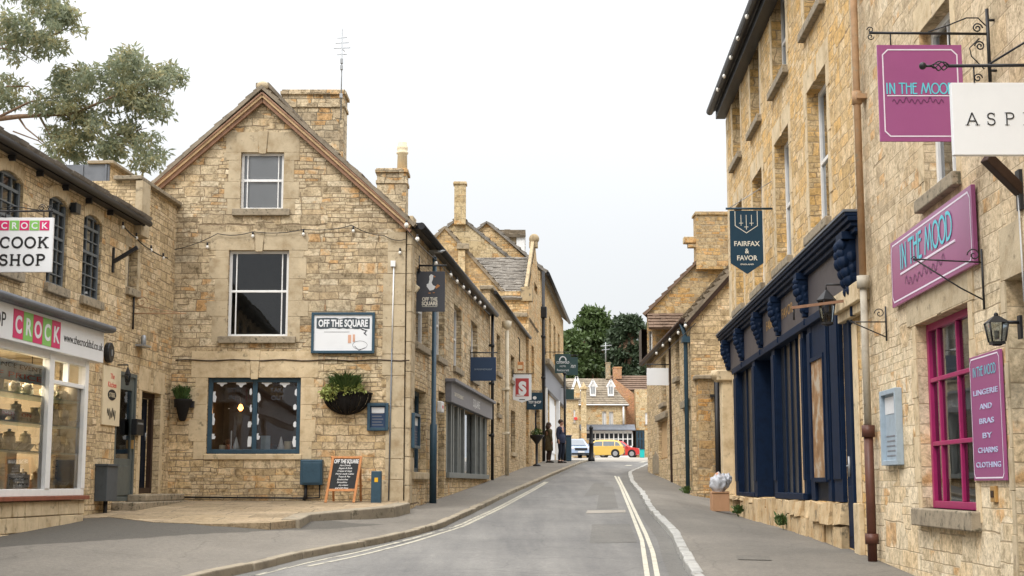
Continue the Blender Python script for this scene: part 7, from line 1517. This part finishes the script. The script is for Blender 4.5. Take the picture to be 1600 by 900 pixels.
# market cross
ym = 119; Fm = front(ym); a, b = Fm.px(903.5, 650)[0], Fm.px(911.5, 650)[0]; gm = base(ym)-.1; a += .25; b += .25; cx = (a+b)/2
t = thing('market_cross', V((cx, ym, gm)), 'tall square stone market column on a stepped base in the square', 'monument'); zt_m = Fm.px(907, 603)[1]
MB().wbox(a, b, ym-.18, ym+.2, gm+1.45, zt_m-.3).wbox(a-.1, b+.1, ym-.3, ym+.3, zt_m-.3, zt_m-.12).hexa([V((a, ym-.2, zt_m-.12)), V((b, ym-.2, zt_m-.12)), V((b, ym+.2, zt_m-.12)), V((a, ym+.2, zt_m-.12)), V((cx-.03, ym-.03, zt_m+.3)), V((cx+.03, ym-.03, zt_m+.3)), V((cx+.03, ym+.03, zt_m+.3)), V((cx-.03, ym+.03, zt_m+.3))]).build('column', M['far'], t, bevel=.02)
mb = MB()
for k, (w_, z_) in enumerate(((.85, .4), (.68, .75), (.52, 1.1), (.4, 1.45))): mb.wbox(cx-w_, cx+w_, ym-w_, ym+w_, gm if k == 0 else gm+(.4, .75, 1.1, 1.45)[k-1], gm+z_)
mb.build('steps', M['old'], t, bevel=.03)
# bollard, blue bin, turquoise bin, white van-ish table things
yb = 66.2; q = at(924, 716, yb); t = thing('bollard', V((q.x, yb, base(yb)-.0)), 'black cast iron bollard at the end of the left pavement', 'bollard')
zb0 = base(yb)-.05; H = at(924, 664, yb).z-zb0; MB().lathe(V((q.x, yb, zb0)), [(.16, 0), (.16, .12), (.11, .2), (.10, H*.45), (.12, H*.46), (.12, H*.5), (.09, H*.52), (.075, H*.88), (.10, H*.9), (.10, H*.93), (.05, H*.97), (.0, H)], 14).build('post', M['black'], t)
yb = 63.6; a, b = at(884.5, 700, yb).x, at(893, 700, yb).x; z1 = at(888, 682, yb).z; t = thing('litter_bin', V(((a+b)/2, yb, base(yb))), 'blue painted bin standing right behind the person in the navy jacket', 'bin'); MB().wbox(a, b, yb, yb+.3, base(yb), z1).build('bin_body', M['teal'], t, bevel=.03); MB().wbox(a-.02, b+.02, yb-.02, yb+.32, z1, z1+.06).build('lid', M['signblue'], t, bevel=.02)
yb = 120; a, b = at(1000, 700, yb).x, at(1007, 700, yb).x; z1 = at(1003, 702, yb).z; zz0 = base(yb)-.1; t = thing('recycling_crate', V(((a+b)/2, yb, zz0)), 'turquoise crate standing behind the red car near the wall', 'crate'); MB().wbox(a, b, yb, yb+.5, zz0, z1).build('bin_body', surf('turquoise_plastic', (.02, .42, .40), .1, .4, 3, 0), t, bevel=.04); MB().wbox(a-.03, b+.03, yb-.03, yb+.53, z1, z1+.06).build('rim', M['signblue'], t)
# parasol / pram-like clutter omitted: white blanket seller table
yb = 126; a, b = at(991, 700, yb).x, at(1001, 700, yb).x; z1 = at(995, 697, yb).z
# cars
def car(x, y, yaw, mat, label, z=None, plate=True, L=4.1, W=1.74, H=1.5, scale=1.0):
    z = base(y)-.09 if z is None else z; t = thing('parked_car', V((x, y, z)), label, 'car'); t.rotation_euler.z = yaw
    Fc = Fr(0, 0, 1, 0, 1); hw = W/2
    low = [(-2.05, .35), (-2.03, .62), (-1.95, .82), (-1.15, .93), (-.2, .95), (1.5, .98), (1.98, .95), (2.05, .7), (2.03, .35), (1.75, .22), (-1.75, .22)]
    def part(n, mb, m, par, bev=0):
        me = mb
        ob = MBlocal(me, n, m, par, bev); return ob
    body = MB(); rows = []
    ys_ = [-hw, -hw*.94, hw*.94, hw]; sc = [.94, 1, 1, .94]
    for i, yy in enumerate(ys_): rows.append([V((px_*(.985 if i in (0, 3) else 1), yy, .22+(pz__-.22)*sc[i] if i in (0, 3) else pz__)) for px_, pz__ in low])
    n = len(low)
    for i in range(3):
        for k in range(n): body.face([rows[i][k], rows[i][(k+1) % n], rows[i+1][(k+1) % n], rows[i+1][k]], None, False)
    body.face(rows[0]); body.face(rows[3][::-1])
    g = [(-1.2, .92), (-.45, 1.42), (.0, 1.48), (1.1, 1.47), (1.55, 1.38), (1.98, .95)]
    gb = MB(); gl = []
    for yy, k_ in ((-hw*.92, 0), (-hw*.72, 1), (hw*.72, 1), (hw*.92, 0)): pass
    A_ = [V((p[0], -(hw*.93-(p[1]-.92)*.35), p[1])) for p in g]; B_ = [V((p[0], (hw*.93-(p[1]-.92)*.35), p[1])) for p in g]
    for k in range(len(g)-1): (gb if k in (1, 2, 3) else gb).face([A_[k], A_[k+1], B_[k+1], B_[k]])
    gb.face(A_); gb.face(B_[::-1])
    bo = body.build('body', mat, t, bevel=.05, weld=True); fix(bo, t); cab = gb.build('roof', mat, t, bevel=.05, weld=True); fix(cab, t)
    wm = MB()
    for sgn, P in ((-1, A_), (1, B_)):
        o_ = V((0, sgn*.012, .004))
        f = lambda x, zf: (lambda y_: V((x, sgn*(hw*.93-(zf-.92)*.35+.012), zf)))(0)
        wm.face([f(-.95, .98), f(.15, .98), f(.15, 1.38), f(-.42, 1.36)]); wm.face([f(.22, .98), f(1.2, .98), f(1.2, 1.37), f(.22, 1.38)]); wm.face([f(1.27, .98), f(1.75, 1.0), f(1.5, 1.30), f(1.27, 1.36)])
    i1 = hw*.72
    wm.face([V((-1.18-.01, -i1, .97)), V((-1.18-.01, i1, .97)), V((-.50, i1*.9, 1.40)), V((-.50, -i1*.9, 1.40))]); wm.face([V((1.97, -i1, 1.0)), V((1.97, i1, 1.0)), V((1.60, i1*.88, 1.36)), V((1.60, -i1*.88, 1.36))])
    fix(wm.build('windows', M['carglass'], t), t)
    for wx in (-1.32, 1.28):
        for sgn in (-1, 1):
            w_ = MB(); w_.tube([V((wx, sgn*(hw-.2), .32)), V((wx, sgn*(hw+.01), .32))], .32, 20); wo = w_.build('wheel', M['tyre'], t); fix(wo, t)
            w_ = MB(); w_.tube([V((wx, sgn*(hw+.011), .32)), V((wx, sgn*(hw+.02), .32))], .21, 16); ro = w_.build('rim', M['rim'], wo); fix(ro, t)
            a_ = MB(); a_.tube([V((wx, sgn*(hw-.1), .34)), V((wx, sgn*(hw+.004), .34))], .375, 20); fix(a_.build('wheel_arch', M['black'], t), t)
    for sgn in (-1, 1):
        fix(MB().wbox(-2.03, -1.80, sgn*hw*.78-.18, sgn*hw*.78+.18, .62, .80).build('headlight', M['light'], t, bevel=.04), t); fix(MB().wbox(1.80, 2.035, sgn*hw*.82-.12, sgn*hw*.82+.12, .72, .94).build('tail_light', M['redlens'], t, bevel=.03), t)
        fix(MB().wbox(-.95, -.78, sgn*(hw+.08)-.09, sgn*(hw+.08)+.09, .95, 1.08).build('wing_mirror', mat, t, bevel=.03), t)
    fix(MB().wbox(-2.065, -2.0, -.48, .48, .56, .74).build('grille', M['black'], t, bevel=.01), t); fix(MB().wbox(-2.08, -2.06, -.26, .26, .38, .50).build('number_plate', M['paper'], t), t); fix(MB().wbox(-2.06, -1.98, -.7, .7, .24, .36).wbox(1.98, 2.06, -.7, .7, .24, .4).build('bumper', M['blackp'], t, bevel=.02), t)
    return t
def fix(o, t):
    # parts were modelled about the world origin: put them back under the rotated root
    off = rootloc(o.parent)
    o.data.transform(Matrix.Translation(off)); return o
car(at(897.5, 700, 111).x, 111, R(90+12), M['bluecar'], 'silver blue hatchback facing down the street behind the blue bin', z=base(111)-.1)
car(at(939.5, 700, 126).x, 126, R(-8), M['yellowcar'], 'bright yellow hatchback parked side on in the square behind the bollard')
car(at(965.5, 700, 131).x, 131, R(180-9), M['redcar'], 'red hatchback parked nose to tail beyond the yellow car')
def mark(pts, y0):
    pass
# pale edge line where the street meets the square
for pix in (((975, 729), (1004, 721), (1012, 720), (985, 729)),):
    P = [gp(u, v, -.1) for u, v in pix]; mb = MB(); mb.face([V((p.x, p.y, RZ(min(p.x, kr(min(p.y, 59))), p.y)+.006)) for p in P]); tag(mb.build('road_line', M['line']), kind='structure')
# ================================================================== trees
def tree(name, label, cat, foot, trunk, clusters, leafm, ln, wd, hang=0, limbs=True, seed=1, group=None, tr=.25, twig=0):
    t = thing(name, foot, label, cat, group); tb = MB(); top = trunk[-1]
    tb.tube(trunk, [tr*(1-.6*i/(len(trunk)-1)) for i in range(len(trunk))], 10)
    r = random.Random(seed)
    for c, rad, n in clusters:
        if limbs:
            k = min(range(len(trunk)), key=lambda i: (trunk[i]-c).length+abs(trunk[i].z-c.z)*.5); b = trunk[k]; m = b.lerp(c, .5)+V((r.uniform(-.2, .2), r.uniform(-.2, .2), r.uniform(-.1, .3)))*(c-b).length*.15
            tb.tube([b, b.lerp(m, .5), m, m.lerp(c, .5)+V((0, 0, .05)), c], [tr*.42, tr*.34, tr*.25, tr*.16, tr*.05], 7)
            for j in range(twig):
                d = V((r.uniform(-1, 1)*rad[0], r.uniform(-1, 1)*rad[1], r.uniform(-1, 1)*rad[2]))*.9; s_ = m.lerp(c, r.random()); tb.tube([s_, s_.lerp(c+d, .5)+V((0, 0, r.uniform(-.05, .1))), c+d], [tr*.12, tr*.08, tr*.03], 4)
    tb.build('trunk', M['bark'], t); mb = MB()
    for i, (c, rad, n) in enumerate(clusters): leaves(mb, c, rad, n, ln, wd, seed*50+i, hang)
    mb.build('crown', leafm, t); return t
yt = 36.0
def P3(u, v, y=yt): return at(u, v, y)
k_ = yt/2222
cl = []
r = random.Random(77)
def cluster(u, v, ru, rv, n, dy=0):
    # a clump made of smaller sub-clumps so that sky shows between them
    for j in range(max(4, int(n/80))):
        a, s_ = r.uniform(0, 6.28), math.sqrt(r.random()); uu, vv = u+math.cos(a)*ru*s_, v+math.sin(a)*rv*s_
        sc_ = r.choice((8, 11, 14, 18, 22)); c = P3(uu, vv, yt+dy+r.uniform(-1, 1)); cl.append((c, (sc_*k_*1.15, .35, sc_*k_*.8), int(5.5*sc_)))
for q in ((40, 20, 60, 40, 1900), (90, 40, 36, 38, 1100), (60, 75, 28, 24, 550), (10, 60, 30, 40, 700), (10, 140, 24, 28, 700), (110, 125, 28, 22, 650), (160, 120, 40, 24, 1100), (205, 95, 24, 22, 800), (225, 125, 45, 26, 1400), (270, 115, 22, 14, 450), (235, 160, 30, 24, 900), (90, 160, 38, 26, 1200), (120, 195, 36, 26, 1300), (95, 230, 30, 26, 850), (150, 235, 40, 24, 1200), (210, 220, 34, 28, 1000), (235, 245, 22, 16, 450), (190, 160, 26, 18, 500)): cluster(*q)
root = V((-14.8, yt, base(yt))); tk = [root, V((-14.6, yt, 5)), P3(-120, 180), P3(-60, 80), P3(-30, -60)]
tk2 = tk
t = tree('eucalyptus_tree', 'large airy olive green tree reaching in over the roof of the left shop wing', 'tree', root, [root, V((-14.7, yt, 4.5)), P3(-90, 220), P3(-75, 120), P3(-60, 0)], [], M['euc'], .2, .06, seed=3, tr=.32)
for ch in list(t.children):
    if ch.name.startswith('crown'): bpy.data.objects.remove(ch)
mb = MB()
for a_, b_, m_, rr_ in (((-80, 195), (120, 178), (30, 182), .09), ((-70, 90), (70, 58), (0, 68), .07), ((0, 182), (75, 152), (45, 160), .04), ((60, 178), (110, 250), (80, 215), .035), ((100, 178), (230, 200), (170, 215), .035), ((110, 180), (250, 120), (180, 150), .045), ((30, 185), (90, 240), (40, 200), .03), ((10, 135), (70, 165), (45, 135), .025), ((70, 60), (110, 40), (90, 52), .03), ((140, 205), (210, 205), (165, 212), .02), ((20, 205), (110, 262), (60, 220), .02), ((0, 75), (60, 100), (30, 80), .02)):
    mb.tube([P3(*a_), P3((a_[0]+m_[0])/2, (a_[1]+m_[1])/2, yt+.1), P3(*m_), P3((b_[0]+m_[0])/2, (b_[1]+m_[1])/2, yt-.1), P3(*b_)], [rr_, rr_*.85, rr_*.7, rr_*.5, rr_*.25], 7)
mb.build('branch', M['bark'], t); mb = MB()
for i, (c, rad, n) in enumerate(cl): leaves(mb, c, rad, int(n*1.0), .19, .06, 900+i, .6, .05)
mb.build('crown', M['euc'], t)
# evergreens behind the square
def conifer(x0, u, yv, vt, vb, ru, label, mat, seed, n=60, dens=120, layered=False):
    y = yv; foot = V((at(u, 700, y).x, y, base(y))); zt_, zb_ = at(u, vt, y).z, at(u, vb, y).z; k = y/2222; r = random.Random(seed); cls = []
    for i in range(n):
        f = r.random(); z = zb_+(zt_-zb_)*f; wr = ru*k*(math.sin(math.pi*min(1, .25+f*.72)))**.6*(1 if not layered else (.75+.25*math.cos(f*22))); a = r.uniform(0, 6.28); s_ = math.sqrt(r.uniform(.02, 1))
        c = foot+V((math.cos(a)*wr*s_, math.sin(a)*wr*s_*.7, z-foot.z)); sz = r.uniform(.7, 1.5)*k*9; cls.append((c, (sz*1.35, sz*1.1, sz*(.5 if layered else .85)), int(dens*r.uniform(1.1, 1.9))))
    return tree('evergreen_tree', label, 'tree', foot, [foot, foot.lerp(V((foot.x, y, zt_)), .4), V((foot.x, y, (zt_+zb_)/2+1.5))], cls, mat, .62, .3, seed=seed, tr=.6)
conifer(0, 926, 172, 486, 600, 44, 'broad layered light green cedar behind the roofs of the square', M['conif'], 5, 75, 130, True)
conifer(0, 893, 168, 520, 600, 26, 'shorter evergreen at the left edge beside the tall corner house', M['conif'], 6, 30, 120)
conifer(0, 985, 165, 500, 600, 34, 'dense dark round evergreen right of the layered cedar', M['conif2'], 7, 70, 150)
conifer(0, 955, 176, 508, 600, 34, 'low dark evergreen filling the gap between cedar and round evergreen', M['conif2'], 8, 40, 140)
conifer(0, 1022, 162, 515, 600, 26, 'dark evergreen mostly hidden by the big gable on the right', M['conif2'], 9, 30, 140)
# ================================================================== people
def skin_mesh(name, verts, edges, mat, parent, root=0, sub=2):
    bm = bmesh.new(); ly = bm.verts.layers.skin.verify(); vs = []
    for i, (p, rad) in enumerate(verts):
        v = bm.verts.new(p); v[ly].radius = (rad, rad) if not isinstance(rad, tuple) else rad; v[ly].use_root = (i == root); vs.append(v)
    for a, b in edges: bm.edges.new((vs[a], vs[b]))
    me = bpy.data.meshes.new(name); bm.to_mesh(me); bm.free(); o = new_obj(name, me, parent)
    o.modifiers.new('skin', 'SKIN').use_smooth_shade = True; s_ = o.modifiers.new('sub', 'SUBSURF'); s_.levels = sub; s_.render_levels = sub
    dg = bpy.context.evaluated_depsgraph_get(); m2 = bpy.data.meshes.new_from_object(o.evaluated_get(dg)); o.modifiers.clear(); o.data = m2; m2.materials.clear(); m2.materials.append(mat)
    for p in m2.polygons: p.use_smooth = True
    return o
def person(loc, yaw, label, coat, legs, hairm, coatlen=.85, hgt=1.72, hood=False, arms='down', headturn=0, cap=False):
    t = thing('person', loc, label, 'person'); t.rotation_euler.z = yaw; s_ = hgt/1.72; t.scale = (s_,)*3
    vs = [((0, 0, .93), .115), ((0, 0, 1.10), .11), ((0, .01, 1.30), .13), ((0, 0, 1.43), .09), ((0, 0, 1.50), .052), ((0, -.01, 1.57), .075), ((0, -.02, 1.64), .092), ((0, -.01, 1.70), .06)]
    ed = [(i, i+1) for i in range(7)]
    def chain(frm, pts):
        k = frm
        for p in pts: vs.append(p); ed.append((k, len(vs)-1)); k = len(vs)-1
        return k
    lw_ = []; 
    for sx in (-1, 1):
        lw_.append([((sx*.095, 0, .86), .095), ((sx*.10, -.01, .66), .078), ((sx*.105, -.02, .48), .058), ((sx*.108, .02, .3), .052), ((sx*.11, .03, .10), .04)]); k = chain(0, lw_[-1]+[((sx*.115, -.03, .045), .038), ((sx*.12, -.13, .035), .03)])
    aw = []
    for sx in (-1, 1):
        if arms == 'down': pts = [((sx*.18, .01, 1.40), .06), ((sx*.225, .03, 1.15), .045), ((sx*.235, -.02, .92), .032)]
        else: pts = [((sx*.18, .01, 1.40), .06), ((sx*.23, .04, 1.15), .045), ((sx*.17, -.12, 1.02), .032)]
        aw.append(pts); k = chain(3, pts); w_ = V(vs[k][0]); d = (w_-V(vs[k-1][0])).normalized(); palm = w_+d*.06; k = chain(k, [(tuple(palm), (.028, .018))])
        x = V((0, 1, 0))
        for f in range(4):
            o_ = x*(.030-.02*f); L = (.07, .08, .075, .06)[f]; chain(k, [(tuple(palm+o_*.9+d*.02), .009), (tuple(palm+o_+d*(.02+L*.5)+V((-sx*.004, 0, 0))), .008), (tuple(palm+o_+d*(.02+L)+V((-sx*.016, 0, 0))), .006)])
        chain(k-0, [(tuple(w_+d*.035+V((-sx*.01, -.032, 0))), .010), (tuple(w_+d*.07+V((-sx*.02, -.05, 0))), .008)])
    b = skin_mesh('body', vs, ed, M['skin'], t, 0)
    # face: nose and eyes
    fz = 1.615; fc = MB().lathe((0, 0, 0), [(0, 0)], 3) if 0 else MB()
    off = rootloc(t)
    fc.ball(V((0, -.112, fz-.005)), .014, 6, 5, (1, 1.2, 1.5)); fx = fc.build('nose', M['skin'], t); fix(fx, t)
    e = MB()
    for sx in (-1, 1): e.ball(V((sx*.032, -.100, fz+.022)), .011, 6, 5)
    fix(e.build('eyes', M['ink'], t), t); fix(MB().ball(V((0, -.103, fz-.048)), .02, 8, 5, (1, .4, .3)).build('mouth', M['redl'], t), t)
    fix(MB().ball(V((-.088, 0, fz)), .022, 6, 5, (.4, .8, 1.2)).ball(V((.088, 0, fz)), .022, 6, 5, (.4, .8, 1.2)).build('ears', M['skin'], t), t)
    h = MB().ball(V((0, .02, 1.665)), .112, 12, 8, (.95, 1.02, .95))
    if hood: h.ball(V((0, .06, 1.56)), .12, 12, 8, (1, .8, 1.15))
    fix(h.build('hood' if hood else 'hair', hairm, t), t)
    # coat
    cv = [((0, 0, .98), (.16, .13)), ((0, 0, 1.14), (.155, .125)), ((0, .01, 1.31), (.17, .135)), ((0, 0, 1.43), (.12, .1)), ((0, 0, 1.49), .075)]; ce = [(0, 1), (1, 2), (2, 3), (3, 4)]
    for pts in aw:
        k = 3
        for i, (p, q) in enumerate(pts): cv.append((tuple(V(p)), q+.028)); ce.append((k, len(cv)-1)); k = len(cv)-1
    c_ = skin_mesh('coat', cv, ce, coat, t, 0)
    sk = MB().lathe((0, 0, 0), [(.205, coatlen), (.215, coatlen+.02), (.195, 1.0), (.165, 1.15)], 18, True, 1, .78); fix(sk.build('coat_skirt', coat, t), t)
    lv_ = [((0, 0, .95), .125)]; le = []
    for pts in lw_:
        k = 0
        for p, q in pts: lv_.append((p, q+.016)); le.append((k, len(lv_)-1)); k = len(lv_)-1
    skin_mesh('trousers', lv_, le, legs, t, 0)
    s2_ = MB()
    for sx in (-1, 1): s2_.hexa([V((sx*.115-.05, -.19, 0)), V((sx*.115+.05, -.19, 0)), V((sx*.115+.05, .08, 0)), V((sx*.115-.05, .08, 0)), V((sx*.115-.04, -.17, .05)), V((sx*.115+.04, -.17, .05)), V((sx*.115+.045, .07, .11)), V((sx*.115-.045, .07, .11))])
    fix(s2_.build('shoes', M['shoe'], t, bevel=.02), t)
    return t
yp = 60.5; p1 = at(858, 724, yp); p1.z = base(yp); person(p1, R(115), 'person in a long olive hooded coat standing at the shop door, seen from behind', M['olive'], M['dwood'], M['hair'], .52, 1.66, True)
yp = 60.0; p2 = at(877, 722, yp); p2.z = base(yp); person(p2, R(55), 'person in navy jacket and slim dark trousers standing on the kerb side', M['navyc'], M['denim'], M['hair'], .80, 1.78)
yi = 28.3
for (u, yy, lab, c_, z_) in ((357, 28.9, 'person in grey seen dimly behind the left pane of the cafe window', M['greyp'], -.35), (426, 28.7, 'person in black sitting behind the right pane of the cafe window', M['navyc'], -.45)):
    q = at(u, 690, yy); q.z = 1.05+z_+.1; person(q, R(10), lab, c_, M['denim'], M['hair'], .8, 1.66, arms='fold')
# things on the cafe window board
wz = W3[2]+.0; mb = MB().box(FG, W3[0], W3[1], W3[2]-.02, W3[2]+.07, -.5, -.2).build('window_board', M['dwood'], sw)
def standee(kind, u, prof, mat, label, hh=None, o=-.32):
    x = FG.px(u, 700, o)[0]; p = FG.pt(x, W3[2]+.072, o); ob = MB().lathe(p, prof, 12).build(kind, M[mat]); tag(ob, label, 'ornament' if kind != 'candle' else 'candle')
standee('candle', 361, [(.03, 0), (.03, .02), (.014, .03), (.014, .36), (.0, .38)], 'whites', 'tall white candle in the left pane of the cafe window')
standee('cone_ornament', 369, [(.08, 0), (.05, .1), (.012, .24), (0, .26)], 'whites', 'white cone tree ornament left of the middle bar of the cafe window'); standee('cone_ornament', 439, [(.09, 0), (.05, .1), (.012, .25), (0, .27)], 'whites', 'white cone tree ornament in the right pane of the cafe window')
standee('tea_light_jar', 347, [(.05, 0), (.06, .01), (.06, .1), (.05, .1)], 'crock', 'squat cream jar at the left of the cafe window sill'); standee('tea_light_jar', 450, [(.06, 0), (.07, .01), (.075, .17), (.065, .17)], 'creamb', 'tall pale pot at the right of the cafe window sill')
x = FG.px(415, 690, -.3)[0]; t = thing('greeting_card', FG.pt(x, W3[2]+.07, -.3), 'pale printed card standing in the right pane of the cafe window', 'card'); MB().box(FG, x-.09, x+.09, W3[2]+.072, W3[2]+.35, -.30, -.29).build('card_front', M['sky_board'], t)
x, z = FG.px(376, 638, -1.6); lt = thing('pendant_lamp', FG.pt(x, z, -1.6), 'dim orange lamp glowing deep inside the cafe window', 'lamp'); MB().tube([FG.pt(x, z+.1, -1.6), FG.pt(x, W3[3]+.1, -1.6)], .008, 5).build('cord', M['black'], lt); MB().lathe(FG.pt(x, z, -1.6), [(.02, -.05), (.06, 0), (.03, .07), (0, .09)], 10).build('bulb', M['glow'], lt)
ld = bpy.data.lights.new('cafe_lamp', 'POINT'); ld.energy = 7; ld.color = (1, .5, .2); ld.shadow_soft_size = .08; lo_ = bpy.data.objects.new('cafe_lamp', ld); COL.objects.link(lo_); lo_.location = FG.pt(x, z-.12, -1.5)
# ------------------------------------------------------------------ sky, sun, camera
w = bpy.data.worlds.new('World'); SC.world = w; w.use_nodes = True; nt = w.node_tree; L = nt.links; bg = nt.nodes['Background']
sky = nt.nodes.new('ShaderNodeTexSky'); sky.sky_type = 'NISHITA'; sky.sun_disc = False; sky.sun_elevation = R(48); sky.sun_rotation = R(215); sky.air_density = 1.5; sky.dust_density = 3
tc = nt.nodes.new('ShaderNodeTexCoord'); sx = nt.nodes.new('ShaderNodeSeparateXYZ'); L.new(tc.outputs['Generated'], sx.inputs[0])
# thick even cloud: brighter overhead than at the horizon, as an overcast sky is
cr = ramp(nt, [(0, (8.6, 8.9, 9.25)), (.3, (9.9, 10.1, 10.3)), (.55, (17, 17, 17)), (1, (24, 24, 24))]); 
for e, cc in zip(cr.color_ramp.elements, ((.86, .89, .925), (.955, .97, .985), (1, 1, 1), (1, 1, 1))): e.color = (*cc, 1)
L.new(sx.outputs[2], cr.inputs[0])
gain = mth(nt, 'ADD', 7.6, mth(nt, 'MULTIPLY', mth(nt, 'POWER', mth(nt, 'MAXIMUM', sx.outputs[2], 0.0), 2.3), SKYGAIN))
cl_n = noise(nt, tc.outputs['Generated'], 1.6, 5, .55); gain = mth(nt, 'MULTIPLY', gain, mth(nt, 'ADD', .93, mth(nt, 'MULTIPLY', cl_n, .13)))
vm = nt.nodes.new('ShaderNodeVectorMath'); vm.operation = 'SCALE'; L.new(cr.outputs[0], vm.inputs[0]); L.new(gain, vm.inputs['Scale'])
col = mix(nt, sky.outputs[0], vm.outputs[0], .93); L.new(col, bg.inputs[0]); bg.inputs[1].default_value = .1
sd = bpy.data.lights.new('sun', 'SUN'); sd.energy = 1.5; sd.angle = R(18); sd.color = (1, .96, .9); so_ = bpy.data.objects.new('sun', sd); COL.objects.link(so_)
az = R(215); el_ = R(48); dr = V((math.sin(az)*math.cos(el_), math.cos(az)*math.cos(el_), math.sin(el_))); so_.rotation_euler = dr.to_track_quat('Z', 'Y').to_euler()
cd = bpy.data.cameras.new('camera'); co = bpy.data.objects.new('camera', cd); COL.objects.link(co); cd.sensor_width = 36; cd.lens = FPX*36/1600; cd.clip_end = 3000; cd.clip_start = .1
co.location = (0, 0, EYE); co.rotation_euler = (math.pi/2+PITCH, 0, 0); SC.camera = co
SC.view_settings.view_transform = 'Standard'; SC.view_settings.look = 'None'; SC.view_settings.gamma = 1; SC.view_settings.use_curve_mapping = False; SC.view_settings.exposure = .36
SC.cycles.max_bounces = 6; SC.cycles.diffuse_bounces = 3; SC.cycles.glossy_bounces = 3; SC.cycles.transmission_bounces = 4; SC.cycles.transparent_max_bounces = 8; SC.cycles.use_denoising = True; SC.cycles.caustics_reflective = False; SC.cycles.caustics_refractive = False
bpy.context.view_layer.update()
